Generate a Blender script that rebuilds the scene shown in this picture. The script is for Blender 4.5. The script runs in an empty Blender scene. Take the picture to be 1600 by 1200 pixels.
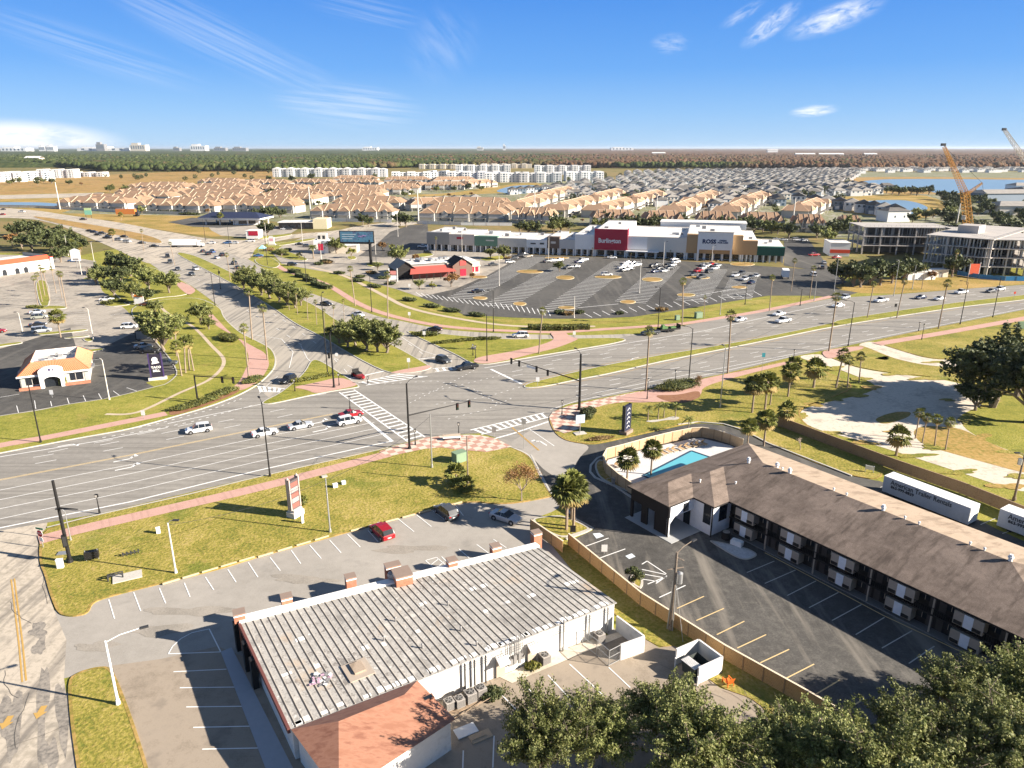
import bpy, math, random
import numpy as np
from mathutils import Vector, Matrix
R=math.radians; PI=math.pi
sc=bpy.context.scene; COL=sc.collection
random.seed(7)
H=50.0; F=1130.0; TH=math.atan(369/F); CT,ST=math.cos(TH),math.sin(TH)
def G(px,py,z=0.0):
    # ground (or height z) point seen at a pixel of the 1600x1200 survey photo
    d=py-600; k=(H-z)/(F*ST+d*CT)
    return ((px-800)*k,(F*CT-d*ST)*k)
def PR(x,y,z):
    fwd=y*CT-(z-H)*ST; up=y*ST+(z-H)*CT
    return 800+F*x/fwd, 600-F*up/fwd
def HT(px,py,pt):
    x,y=G(px,py); lo,hi=0,H*1.6
    for _ in range(40):
        m=(lo+hi)/2
        if PR(x,y,m)[1]>pt: lo=m
        else: hi=m
    return lo
# ---------------------------------------------------------------- materials
MATS={}
def _new(name):
    m=bpy.data.materials.new(name); m.use_nodes=True
    nt=m.node_tree; b=nt.nodes['Principled BSDF']; MATS[name]=m
    return m,nt,b
def _pos(nt,space):
    if space=='world':
        return nt.nodes.new('ShaderNodeNewGeometry').outputs['Position']
    return nt.nodes.new('ShaderNodeTexCoord').outputs['Object']
def _noise(nt,vec,scale,detail=4,rough=.55,stretch=None):
    n=nt.nodes.new('ShaderNodeTexNoise'); n.inputs['Scale'].default_value=scale
    n.inputs['Detail'].default_value=detail; n.inputs['Roughness'].default_value=rough
    if stretch:
        mp=nt.nodes.new('ShaderNodeMapping'); mp.inputs['Scale'].default_value=stretch[:3]
        if len(stretch)>3: mp.inputs['Rotation'].default_value=(0,0,stretch[3])
        nt.links.new(vec,mp.inputs['Vector']); vec=mp.outputs['Vector']
    nt.links.new(vec,n.inputs['Vector']); return n.outputs['Fac']
def _ramp(nt,fac,stops):
    r=nt.nodes.new('ShaderNodeValToRGB'); e=r.color_ramp.elements
    while len(e)<len(stops): e.new(.5)
    for i,(p,c) in enumerate(stops):
        e[i].position=p; e[i].color=(c[0],c[1],c[2],1)
    nt.links.new(fac,r.inputs['Fac']); return r.outputs['Color']
def _mix(nt,fac,a,b,mode='MIX'):
    m=nt.nodes.new('ShaderNodeMix'); m.data_type='RGBA'; m.blend_type=mode
    for s,v in ((m.inputs[0],fac),(m.inputs[6],a),(m.inputs[7],b)):
        if hasattr(v,'is_linked') or hasattr(v,'links'): nt.links.new(v,s)
        elif isinstance(v,(int,float)): s.default_value=v
        else: s.default_value=(v[0],v[1],v[2],1)
    return m.outputs[2]
def plain(name,c,rough=.7,metal=0,spec=.3,emit=0,alpha=None):
    m,nt,b=_new(name)
    pos=_pos(nt,'obj'); f=_noise(nt,pos,1.7,3)
    col=_mix(nt,f,[v*.9 for v in c],[min(1,v*1.1) for v in c])
    nt.links.new(col,b.inputs['Base Color'])
    b.inputs['Roughness'].default_value=rough; b.inputs['Metallic'].default_value=metal
    b.inputs['Specular IOR Level'].default_value=spec
    return m
def varied(name,stops,scales=((.05,.5),(1.3,.5)),rough=.85,space='world',spots=None,bump=0,stretch=None,spec=.2,lohi=(.40,.60),aniso=None):
    """colour ramp over a weighted sum of noises; spots=(scale,threshold,colour,amount)"""
    m,nt,b=_new(name); pos=_pos(nt,space); tot=None
    for s,w in scales:
        f=_noise(nt,pos,s,5,.6,stretch)
        mm=nt.nodes.new('ShaderNodeMath'); mm.operation='MULTIPLY_ADD'
        nt.links.new(f,mm.inputs[0]); mm.inputs[1].default_value=w
        if tot is None: mm.inputs[2].default_value=0
        else: nt.links.new(tot,mm.inputs[2])
        tot=mm.outputs[0]
    mr=nt.nodes.new('ShaderNodeMapRange'); sw=sum(w for s,w in scales)
    mr.inputs[1].default_value=lohi[0]*sw; mr.inputs[2].default_value=lohi[1]*sw
    nt.links.new(tot,mr.inputs[0])
    n=len(stops); col=_ramp(nt,mr.outputs[0],[(i/(n-1),c) for i,c in enumerate(stops)])
    if aniso: # streaks: (scale vec+rot, colour, lo, hi, amount)
        f=_noise(nt,pos,1,4,.6,aniso[0]); r=_ramp(nt,f,[(aniso[2],(0,0,0)),(aniso[3],(aniso[4],)*3)])
        col=_mix(nt,r,col,aniso[1])
    if spots:
        for sp in (spots if isinstance(spots,list) else [spots]):
            f=_noise(nt,pos,sp[0],4,.6); r=_ramp(nt,f,[(sp[1],(0,0,0)),(min(1,sp[1]+.12),(sp[3],)*3)])
            col=_mix(nt,r,col,sp[2])
    nt.links.new(col,b.inputs['Base Color'])
    b.inputs['Roughness'].default_value=rough; b.inputs['Specular IOR Level'].default_value=spec
    if bump:
        bp=nt.nodes.new('ShaderNodeBump'); bp.inputs['Strength'].default_value=bump; bp.inputs['Distance'].default_value=.3
        nt.links.new(tot,bp.inputs['Height']); nt.links.new(bp.outputs[0],b.inputs['Normal'])
    return m
def leafmat(name,c1,c2,c3,scale=.5,trans=.25):
    m,nt,b=_new(name); pos=_pos(nt,'obj')
    oi=nt.nodes.new('ShaderNodeObjectInfo')
    f=_noise(nt,pos,scale,2); f2=_noise(nt,pos,scale*9,1)
    col=_mix(nt,_ramp(nt,f,[(.35,(0,0,0)),(.65,(1,1,1))]),c1,c2)
    col=_mix(nt,_ramp(nt,f2,[(.45,(0,0,0)),(.7,(1,1,1))]),col,c3)
    hs=nt.nodes.new('ShaderNodeHueSaturation')
    mr=nt.nodes.new('ShaderNodeMapRange'); mr.inputs[3].default_value=.75; mr.inputs[4].default_value=1.3
    nt.links.new(oi.outputs['Random'],mr.inputs[0]); nt.links.new(mr.outputs[0],hs.inputs['Value'])
    nt.links.new(col,hs.inputs['Color'])
    nt.links.new(hs.outputs[0],b.inputs['Base Color']); b.inputs['Roughness'].default_value=.6
    b.inputs['Specular IOR Level'].default_value=.25
    t=nt.nodes.new('ShaderNodeBsdfTranslucent'); nt.links.new(hs.outputs[0],t.inputs['Color'])
    ms=nt.nodes.new('ShaderNodeMixShader'); ms.inputs[0].default_value=trans
    nt.links.new(b.outputs[0],ms.inputs[1]); nt.links.new(t.outputs[0],ms.inputs[2])
    nt.links.new(ms.outputs[0],nt.nodes['Material Output'].inputs['Surface'])
    return m
def glassmat(name,c,rough=.08):
    m,nt,b=_new(name); b.inputs['Base Color'].default_value=(*c,1); b.inputs['Roughness'].default_value=rough
    b.inputs['Specular IOR Level'].default_value=.6; return m
def watermat(name,c,wave=1.2,rough=.12):
    m,nt,b=_new(name); b.inputs['Base Color'].default_value=(*c,1); b.inputs['Roughness'].default_value=rough
    f=_noise(nt,_pos(nt,'world'),wave,3); bp=nt.nodes.new('ShaderNodeBump'); bp.inputs['Strength'].default_value=.25
    bp.inputs['Distance'].default_value=.05
    nt.links.new(f,bp.inputs['Height']); nt.links.new(bp.outputs[0],b.inputs['Normal']); return m
# ---------------------------------------------------------------- mesh builder
class MB:
    def __init__(s): s.v=[]; s.f=[]; s.m=[]; s.M=Matrix.Identity(4); s.mi=0
    def at(s,x=0,y=0,z=0,rz=0): s.M=Matrix.Translation((x,y,z))@Matrix.Rotation(rz,4,'Z'); return s
    def mat(s,i): s.mi=i; return s
    def pts(s,ps):
        b=len(s.v); s.v+=[tuple(s.M@Vector(p)) for p in ps]; return b
    def face(s,ids,mi=None): s.f.append(tuple(ids)); s.m.append(s.mi if mi is None else mi)
    def poly(s,ps,mi=None): b=s.pts(ps); s.face(range(b,b+len(ps)),mi); return s
    def box(s,x0,x1,y0,y1,z0,z1,mi=None):
        b=s.pts([(x0,y0,z0),(x1,y0,z0),(x1,y1,z0),(x0,y1,z0),(x0,y0,z1),(x1,y0,z1),(x1,y1,z1),(x0,y1,z1)])
        for q in ((0,3,2,1),(4,5,6,7),(0,1,5,4),(1,2,6,5),(2,3,7,6),(3,0,4,7)): s.face([b+i for i in q],mi)
        return s
    def cbox(s,cx,cy,cz,sx,sy,sz,mi=None): return s.box(cx-sx/2,cx+sx/2,cy-sy/2,cy+sy/2,cz-sz/2,cz+sz/2,mi)
    def prism(s,ps,z0,z1,mi=None,top=None,bottom=True):
        # ps counter-clockwise 2d outline
        a=sum(ps[i][0]*ps[(i+1)%len(ps)][1]-ps[(i+1)%len(ps)][0]*ps[i][1] for i in range(len(ps)))
        if a<0: ps=ps[::-1]
        n=len(ps); b=s.pts([(p[0],p[1],z0) for p in ps]+[(p[0],p[1],z1) for p in ps])
        for i in range(n): j=(i+1)%n; s.face((b+i,b+j,b+n+j,b+n+i),mi)
        s.face(range(b+n,b+2*n),mi if top is None else top)
        if bottom: s.face([b+i for i in range(n-1,-1,-1)],mi)
        return s
    def tube(s,p0,p1,r0,r1=None,n=8,mi=None,caps=True):
        r1=r0 if r1 is None else r1; p0=Vector(p0); p1=Vector(p1); d=(p1-p0)
        if d.length<1e-6: return s
        d.normalize(); u=d.orthogonal().normalized(); w=d.cross(u)
        ps=[]
        for p,r in ((p0,r0),(p1,r1)):
            for i in range(n):
                a=2*PI*i/n; ps.append(p+(u*math.cos(a)+w*math.sin(a))*r)
        b=s.pts(ps)
        for i in range(n): j=(i+1)%n; s.face((b+i,b+j,b+n+j,b+n+i),mi)
        if caps: s.face([b+i for i in range(n-1,-1,-1)],mi); s.face([b+n+i for i in range(n)],mi)
        return s
    def path(s,ps,rs,n=8,mi=None):
        for i in range(len(ps)-1):
            s.tube(ps[i],ps[i+1],rs[i] if isinstance(rs,(list,tuple)) else rs,rs[i+1] if isinstance(rs,(list,tuple)) else rs,n,mi)
        return s
    def blob(s,c,rx,ry,rz,n=8,m=5,mi=None,jit=0,rnd=random):
        b=len(s.v); ps=[]
        for j in range(m+1):
            t=PI*j/m
            for i in range(n):
                a=2*PI*i/n; k=1+rnd.uniform(-jit,jit)
                ps.append((c[0]+rx*k*math.sin(t)*math.cos(a),c[1]+ry*k*math.sin(t)*math.sin(a),c[2]+rz*k*math.cos(t)))
        s.pts(ps)
        for j in range(m):
            for i in range(n):
                q=(b+j*n+i,b+(j+1)*n+i,b+(j+1)*n+(i+1)%n,b+j*n+(i+1)%n); s.face(q,mi)
        return s
    def mesh(s,name,mats,smooth=False):
        me=bpy.data.meshes.new(name); me.from_pydata(s.v,[],s.f)
        for m in mats: me.materials.append(m)
        me.polygons.foreach_set('material_index',s.m)
        if smooth: me.polygons.foreach_set('use_smooth',[True]*len(s.f))
        me.update(); return me
    def obj(s,name,mats,parent=None,loc=(0,0,0),rz=0,smooth=False,tri=False):
        if not isinstance(mats,(list,tuple)): mats=[mats]
        me=s.mesh(name,mats,smooth)
        if tri:
            import bmesh
            bm=bmesh.new(); bm.from_mesh(me); bmesh.ops.triangulate(bm,faces=[f for f in bm.faces if len(f.verts)>4]); bm.to_mesh(me); bm.free()
        o=bpy.data.objects.new(name,me); COL.objects.link(o); o.parent=parent
        o.location=loc; o.rotation_euler=(0,0,rz); return o
def tag(o,label=None,cat=None,group=None,kind=None):
    if label: o['label']=label
    if cat: o['category']=cat
    if group: o['group']=group
    if kind: o['kind']=kind
    return o
def thing(name,label,cat,loc=(0,0,0),rz=0,group=None):
    o=bpy.data.objects.new(name,None); COL.objects.link(o); o.location=loc; o.rotation_euler=(0,0,rz)
    o.empty_display_size=.2
    return tag(o,label,cat,group)
KIDS={}
def kids(o):
    return [c for c in bpy.data.objects if c.parent==o]
def reg(o):  # remember the children once so that copying is fast
    def rec(x): KIDS[x.name]=[c for c in x.children]; [rec(c) for c in x.children]
    bpy.context.view_layer.update(); rec(o); return o
def dup(root,loc,rz=0,label=None,group=None,scale=None):
    def rec(o,par):
        c=o.copy(); COL.objects.link(c); c.parent=par
        for k in KIDS.get(o.name,()): rec(k,c)
        return c
    r=rec(root,None); r.location=loc; r.rotation_euler=(0,0,rz)
    if scale is not None: r.scale=(scale,)*3 if isinstance(scale,(int,float)) else scale
    if label: r['label']=label
    if group: r['group']=group
    return r
class Kind:
    """first placement uses the source itself, later ones are copies"""
    def __init__(s,root): s.r=reg(root); s.used=False
    def put(s,loc,rz=0,label=None,group=None,scale=None):
        if not s.used:
            s.used=True; r=s.r; r.location=loc; r.rotation_euler=(0,0,rz)
            if scale is not None: r.scale=(scale,)*3 if isinstance(scale,(int,float)) else scale
            if label: r['label']=label
            if group: r['group']=group
            return r
        return dup(s.r,loc,rz,label,group,scale)
def finish_kinds():
    for k in ALLKINDS:
        if not k.used:
            def rm(o):
                for c in KIDS.get(o.name,()): rm(c)
                bpy.data.objects.remove(o)
            rm(k.r)
ALLKINDS=[]
def K(root): k=Kind(root); ALLKINDS.append(k); return k
def text(body,size,mat,parent,loc,rot,name='lettering',ext=.02,bold=.0,align='CENTER',sx=1):
    c=bpy.data.curves.new(name,'FONT'); c.body=body; c.size=size; c.extrude=ext; c.offset=bold; c.align_x=align; c.align_y='CENTER'; c.resolution_u=2
    q=bpy.data.objects.new(name+'_src',c); COL.objects.link(q); bpy.context.view_layer.update()
    me=bpy.data.meshes.new_from_object(q.evaluated_get(bpy.context.evaluated_depsgraph_get())); bpy.data.objects.remove(q)
    me.materials.clear(); me.materials.append(mat)
    o=bpy.data.objects.new(name,me); COL.objects.link(o); o.parent=parent; o.location=loc; o.rotation_euler=rot; o.scale=(sx,1,1); return o
# ---------------------------------------------------------------- camera, world, sun
cam=bpy.data.cameras.new('camera'); co=bpy.data.objects.new('camera',cam); COL.objects.link(co)
cam.sensor_width=36; cam.lens=36*F/1600; cam.clip_start=.5; cam.clip_end=60000
co.location=(0,0,H); co.rotation_euler=(R(90)-TH,0,0); sc.camera=co
SUN_EL=R(24); SUN_AZ=math.atan2(-.225,.973)   # direction towards the sun, from +X
sl=bpy.data.lights.new('sun','SUN'); sl.energy=5.0; sl.angle=R(.53); sl.color=(1,.91,.79)
so=bpy.data.objects.new('sun',sl); COL.objects.link(so)
sd=Vector((math.cos(SUN_AZ)*math.cos(SUN_EL),math.sin(SUN_AZ)*math.cos(SUN_EL),math.sin(SUN_EL)))
so.rotation_euler=sd.to_track_quat('Z','Y').to_euler(); so.location=(0,0,200)
w=bpy.data.worlds.new('World'); sc.world=w; w.use_nodes=True; nt=w.node_tree
bg=nt.nodes['Background']
sky=nt.nodes.new('ShaderNodeTexSky'); sky.sky_type='NISHITA'; sky.sun_disc=False
sky.sun_elevation=SUN_EL; sky.sun_rotation=R(90)-SUN_AZ
SKYK=7.1; HAZE=.000028
sky.air_density=1.0; sky.dust_density=.15; sky.ozone_density=3.0; sky.altitude=0
tc=nt.nodes.new('ShaderNodeTexCoord'); sep=nt.nodes.new('ShaderNodeSeparateXYZ'); nt.links.new(tc.outputs['Generated'],sep.inputs[0])
def wmath(op,a,b=None,clamp=False):
    m=nt.nodes.new('ShaderNodeMath'); m.operation=op; m.use_clamp=clamp
    for i,v in enumerate((a,b)):
        if v is None: continue
        if hasattr(v,'links'): nt.links.new(v,m.inputs[i])
        else: m.inputs[i].default_value=v
    return m.outputs[0]
rr=nt.nodes.new('ShaderNodeValToRGB'); el0=wmath('DIVIDE',sep.outputs[2],1.0)
mr0=nt.nodes.new('ShaderNodeMapRange'); mr0.inputs[1].default_value=-.02; mr0.inputs[2].default_value=.5; nt.links.new(el0,mr0.inputs[0])
stops=[(0,(.42,.66,.93)),(.04,(.38,.63,.93)),(.12,(.25,.52,.93)),(.22,(.12,.38,.90)),(.37,(.062,.28,.83)),(.45,(.08,.19,.44)),(1,(.11,.17,.30))]
e=rr.color_ramp.elements
while len(e)<len(stops): e.new(.5)
for i,(p_,c_) in enumerate(stops): e[i].position=p_; e[i].color=(*[v*.5 for v in c_],1)
nt.links.new(mr0.outputs[0],rr.inputs['Fac'])
vm=nt.nodes.new('ShaderNodeVectorMath'); vm.operation='SCALE'; vm.inputs['Scale'].default_value=SKYK; nt.links.new(rr.outputs[0],vm.inputs[0])
skymix=_mix(nt,.93,sky.outputs[0],vm.outputs[0])
# clouds live on the sky at fixed bearings: azimuth/elevation in units of tan
az=wmath('DIVIDE',sep.outputs[0],sep.outputs[1]); el=wmath('DIVIDE',sep.outputs[2],sep.outputs[1])
cmb=nt.nodes.new('ShaderNodeCombineXYZ'); nt.links.new(az,cmb.inputs[0]); nt.links.new(el,cmb.inputs[1])
def cloud(cx,cy,rx,ry,rot,dens,scale,stretch,lo=.45,hi=.7):
    # ellipse mask times streaky noise
    x0=(cx-800)/F/1.0; mp=nt.nodes.new('ShaderNodeMapping'); mp.vector_type='TEXTURE'
    # convert picture position to bearing/elevation of the same direction
    d=(cx-800,F*CT-(600-cy)*-ST*-1,0)
    fwdx=cx-800; fy=F*CT-(cy-600)*ST; fz=-(F*ST+(cy-600)*CT)
    mp.inputs['Location'].default_value=(fwdx/fy,fz/fy,0); mp.inputs['Rotation'].default_value=(0,0,rot)
    mp.inputs['Scale'].default_value=(rx/F,ry/F,1)
    nt.links.new(cmb.outputs[0],mp.inputs['Vector'])
    ln=nt.nodes.new('ShaderNodeVectorMath'); ln.operation='LENGTH'; nt.links.new(mp.outputs[0],ln.inputs[0])
    mask=wmath('SUBTRACT',1.0,ln.outputs['Value'],True)
    m2=nt.nodes.new('ShaderNodeMapping'); m2.inputs['Scale'].default_value=stretch
    m2.inputs['Location'].default_value=(cx*.013,cy*.017,0)
    nt.links.new(mp.outputs[0],m2.inputs['Vector'])
    n=nt.nodes.new('ShaderNodeTexNoise'); n.inputs['Scale'].default_value=scale; n.inputs['Detail'].default_value=6; n.inputs['Roughness'].default_value=.6
    n.inputs['Distortion'].default_value=.4
    nt.links.new(m2.outputs[0],n.inputs['Vector'])
    mr=nt.nodes.new('ShaderNodeMapRange'); mr.inputs[1].default_value=lo; mr.inputs[2].default_value=hi; nt.links.new(n.outputs['Fac'],mr.inputs[0])
    ms=nt.nodes.new('ShaderNodeMapRange'); ms.interpolation_type='SMOOTHSTEP'; ms.inputs[2].default_value=.7; nt.links.new(mask,ms.inputs[0])
    f=wmath('MULTIPLY',mr.outputs[0],ms.outputs[0]); return wmath('MULTIPLY',f,dens)
CL=[cloud(1305,28,82,22,R(18),.85,2.4,(1,.8,1),.34,.68),cloud(1205,38,55,18,R(35),.65,2.4,(1,.8,1),.36,.68),cloud(1160,22,40,11,R(30),.35,1.8,(1,1,1),.35,.7),
 cloud(1272,173,42,10,R(5),.75,1.8,(1,1,1),.3,.6),cloud(1048,68,34,17,0,.32,1.5,(1,1.5,1),.35,.7),
 cloud(40,217,175,32,R(-3),1.0,2.0,(1,.7,1),.2,.45),
 cloud(135,75,200,34,R(-17),.22,1.3,(.6,4,1),.38,.75),cloud(330,55,200,40,R(-25),.28,1.4,(.6,4,1),.38,.75),
 cloud(545,165,130,38,R(-6),.36,1.3,(.6,5,1),.38,.7),cloud(690,70,60,70,R(-50),.14,1.4,(.6,3,1),.38,.75),
 cloud(420,100,160,36,R(-22),.2,1.4,(.6,4,1),.4,.75),cloud(570,15,110,26,R(-12),.16,1.4,(.6,4,1),.4,.75)]
tot=CL[0]
for c in CL[1:]: tot=wmath('MAXIMUM',tot,c)
front=wmath('GREATER_THAN',sep.outputs[1],0.0); tot=wmath('MULTIPLY',tot,front,True)
mx=_mix(nt,tot,skymix,(3.9,4.0,4.1))
nt.links.new(mx,bg.inputs['Color']); bg.inputs['Strength'].default_value=.10
sc.view_settings.view_transform='Standard'; sc.view_settings.look='None'; sc.view_settings.exposure=1.5; sc.view_settings.gamma=1
sc.render.engine='CYCLES'; sc.cycles.max_bounces=5; sc.cycles.diffuse_bounces=2; sc.cycles.glossy_bounces=2; sc.cycles.transparent_max_bounces=8
try: sc.cycles.use_denoising=True
except Exception: pass
# ================================================================ the ground
GRN=(.15,.165,.028); OLV=(.26,.215,.05); TAN=(.36,.26,.09); DRY=(.30,.19,.07)
m_land=varied('land',[(.20,.15,.06),(.16,.15,.045),(.27,.19,.08),(.13,.13,.04)],((.004,.5),(.03,.3),(.3,.2)))
m_grass=varied('grass',[(.15,.165,.03),(.25,.22,.04),(.35,.285,.07),(.44,.335,.12)],((.06,.4),(.4,.25),(2.6,.5)),spots=[(.11,.55,(.12,.16,.02),.6),(1.3,.60,(.30,.19,.07),.6),(5,.58,(.09,.09,.02),.6),(.35,.66,(.42,.33,.17),.5)],lohi=(.40,.60),bump=.8)
m_lawn=varied('lawn',[(.15,.165,.026),(.26,.25,.042),(.36,.31,.075)],((.09,.4),(.7,.3),(3.0,.5)),spots=[(.2,.58,(.36,.26,.08),.6),(5,.58,(.09,.12,.015),.55),(.6,.63,(.12,.15,.015),.5)],lohi=(.40,.60),bump=.6)
m_drygrass=varied('dry_grass',[(.22,.18,.04),(.36,.24,.07),(.46,.30,.11)],((.05,.5),(1.5,.5)),spots=[(.9,.56,(.17,.18,.03),.7),(5,.58,(.12,.09,.03),.5)],lohi=(.42,.58))
m_brown=varied('brown_field',[(.30,.18,.06),(.40,.25,.09),(.25,.17,.05)],((.01,.5),(.12,.5)),spots=[(.05,.56,(.15,.14,.04),.7),(.25,.6,(.10,.10,.03),.6)],lohi=(.42,.58))
m_road=varied('road_asphalt',[(.23,.213,.19),(.285,.264,.233),(.34,.315,.275)],((.05,.4),(1.0,.3),(7,.3)),aniso=((.018,.8,1,R(-32)),(.15,.138,.12),.47,.64,.5),spots=[(.16,.62,(.20,.185,.16),.4),(1.1,.69,(.10,.09,.08),.5)],lohi=(.38,.62))
m_roadN=varied('road_asphalt_branch',[(.33,.30,.255),(.42,.375,.31),(.37,.33,.28)],((.05,.5),(1.2,.25),(7,.25)),aniso=((.9,.025,1,R(-33)),(.20,.185,.165),.48,.64,.75))
m_road2=varied('aged_concrete_road',[(.38,.33,.26),(.52,.45,.36),(.45,.39,.31)],((.03,.5),(1.5,.5)),spots=[(.3,.56,(.23,.205,.17),.65),(1.4,.64,(.12,.11,.10),.6)],aniso=((.55,.05,1,R(-2)),(.15,.135,.12),.50,.66,.75))
m_lot=varied('grey_parking_asphalt',[(.29,.265,.23),(.35,.32,.28),(.40,.365,.32)],((.07,.5),(.8,.25),(6,.25)),spots=[(.22,.62,(.20,.185,.165),.5),(1.4,.68,(.13,.12,.105),.6)],lohi=(.38,.62))
m_lotS=varied('brown_parking_asphalt',[(.25,.205,.155),(.345,.285,.22),(.30,.25,.195)],((.1,.5),(.8,.25),(6,.25)),spots=[(.2,.58,(.16,.135,.11),.55),(1.3,.66,(.10,.09,.08),.6)],lohi=(.38,.62))
m_dark=varied('dark_parking_asphalt',[(.058,.055,.05),(.093,.087,.079),(.15,.14,.124)],((.08,.4),(1.0,.35),(5,.35)),aniso=((.35,.035,1,R(33)),(.27,.24,.20),.52,.68,.75),spots=[(.4,.60,(.19,.175,.15),.5),(1.6,.66,(.24,.22,.19),.6)],lohi=(.38,.62))
m_dark2=varied('sealed_parking_asphalt',[(.06,.057,.053),(.095,.09,.082),(.125,.118,.105)],((.03,.4),(.6,.3),(4,.3)),aniso=((.35,.02,1,R(30)),(.20,.185,.16),.52,.70,.4),spots=[(.10,.62,(.16,.148,.13),.5)])
m_light=varied('light_lot_asphalt',[(.27,.24,.20),(.40,.355,.295),(.34,.30,.25)],((.03,.5),(.8,.5)),spots=[(.07,.52,(.20,.18,.155),.75),(.6,.62,(.13,.12,.105),.5)],aniso=((.25,.03,1,R(60)),(.48,.42,.34),.52,.66,.6))
m_brick=varied('pink_paving',[(.44,.25,.20),(.54,.34,.28),(.48,.29,.235)],((.3,.5),(6,.5)))
m_path=varied('cream_path',[(.55,.45,.33),(.48,.38,.28)],((.2,.5),(3,.5)))
m_kerb=varied('kerb_concrete',[(.55,.52,.46),(.44,.41,.36)],((.5,.5),(5,.5)))
m_conc=varied('pale_concrete',[(.50,.43,.34),(.66,.58,.47),(.58,.50,.40)],((.08,.5),(1.2,.5)),spots=[(.25,.56,(.36,.31,.24),.6),(2.0,.60,(.30,.25,.18),.55),(.13,.64,(.27,.23,.10),.7),(.9,.66,(.20,.18,.08),.7)])
m_mulch=varied('bark_mulch',[(.22,.10,.06),(.30,.16,.09)],((1,.5),(8,.5)))
m_white=plain('line_paint_white',(.80,.79,.76)); m_yellow=plain('line_paint_yellow',(.50,.31,.09)); m_yel2=plain('line_paint_pale_yellow',(.70,.52,.26))
m_wornl=plain('line_paint_worn',(.52,.50,.46))
m_tan_kerb=plain('wheel_stop_yellow',(.60,.49,.29))
def gp(px,z=0): return [G(*p) for p in px]
SMOOTH={'branch_road','motel_driveway','driveway_apron','vacant_lot_concrete','vacant_lot_path','sidewalk','swale','vacant_lot_scrub','mulch_bed','lake_bank','lake_water','pond_bank','pond_water','pond_lawn','stone_bed','highway'}
def lerp(a,b,t): return (a[0]+(b[0]-a[0])*t,a[1]+(b[1]-a[1])*t)
def sheet(name,pts,mat,z,world=False,kind='structure',label=None,cat=None):
    p=pts if world else gp(pts)
    if name in SMOOTH: p=chaikin(p)
    a=sum(p[i][0]*p[(i+1)%len(p)][1]-p[(i+1)%len(p)][0]*p[i][1] for i in range(len(p)))
    if a<0: p=p[::-1]
    b=MB(); b.poly([(x,y,z) for x,y in p]); o=b.obj(name,mat,tri=True); tag(o,label,cat,None,kind); return o
def offset_ring(p,d):
    n=len(p); out=[]
    for i in range(n):
        a,b,c=Vector(p[i-1]),Vector(p[i]),Vector(p[(i+1)%n])
        e1=(b-a).normalized(); e2=(c-b).normalized(); n1=Vector((-e1.y,e1.x)); n2=Vector((-e2.y,e2.x))
        m=(n1+n2); m=m/max(.35,m.length) if m.length>1e-4 else n1
        k=d/max(.5,m.dot(n1)); out.append(tuple(b+m*k))
    return out
def chaikin(p,it=2,r=.22):
    for _ in range(it):
        q=[]
        for i in range(len(p)):
            a,b=p[i],p[(i+1)%len(p)]; q+=[lerp(a,b,r),lerp(a,b,1-r)]
        p=q
    return p
def slab(name,pts,mat,z=.14,kerb=.28,world=False,mk=None,label=None,cat=None,kind='structure',zb=0,loc=True):
    p=chaikin(pts if world else gp(pts))
    a=sum(p[i][0]*p[(i+1)%len(p)][1]-p[(i+1)%len(p)][0]*p[i][1] for i in range(len(p)))
    if a<0: p=p[::-1]
    cx=sum(q[0] for q in p)/len(p); cy=sum(q[1] for q in p)/len(p); p=[(x-cx,y-cy) for x,y in p]
    q=offset_ring(p,kerb); b=MB(); n=len(p)
    b.poly([(x,y,z-.02) for x,y in q],0)
    i0=b.pts([(x,y,zb) for x,y in p]+[(x,y,z) for x,y in p]+[(x,y,z) for x,y in q]+[(x,y,z-.02) for x,y in q])
    for i in range(n):
        j=(i+1)%n
        b.face((i0+i,i0+j,i0+n+j,i0+n+i),1); b.face((i0+n+i,i0+n+j,i0+2*n+j,i0+2*n+i),1)
    o=b.obj(name,[mat,mk or m_kerb],loc=(cx,cy,0),tri=True); tag(o,label,cat,None,kind); return o
def band(name,pts,w,mat,z,off=0):
    b=MB(); p=[Vector(q) for q in gp(pts)]
    if len(p)>2:
        o_=[p[0]]
        for i in range(len(p)-1):
            p0,p1,p2,p3=p[max(0,i-1)],p[i],p[i+1],p[min(len(p)-1,i+2)]
            for k in range(1,7):
                t=k/6; o_.append(.5*((2*p1)+(p2-p0)*t+(2*p0-5*p1+4*p2-p3)*t*t+(3*p1-p0-3*p2+p3)*t**3))
        p=o_
    L=[];Rr=[]
    for i,a in enumerate(p):
        e=((p[i+1] if i+1<len(p) else a)-(p[i-1] if i else a)).normalized(); n=Vector((-e.y,e.x)); L.append(a+n*(off+w/2)); Rr.append(a+n*(off-w/2))
    i0=b.pts([(q.x,q.y,z) for q in L]+[(q.x,q.y,z) for q in Rr]); n=len(p)
    for i in range(n-1): b.face((i0+n+i,i0+n+i+1,i0+i+1,i0+i))
    o=b.obj(name,mat); tag(o,kind='structure'); return o
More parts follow.
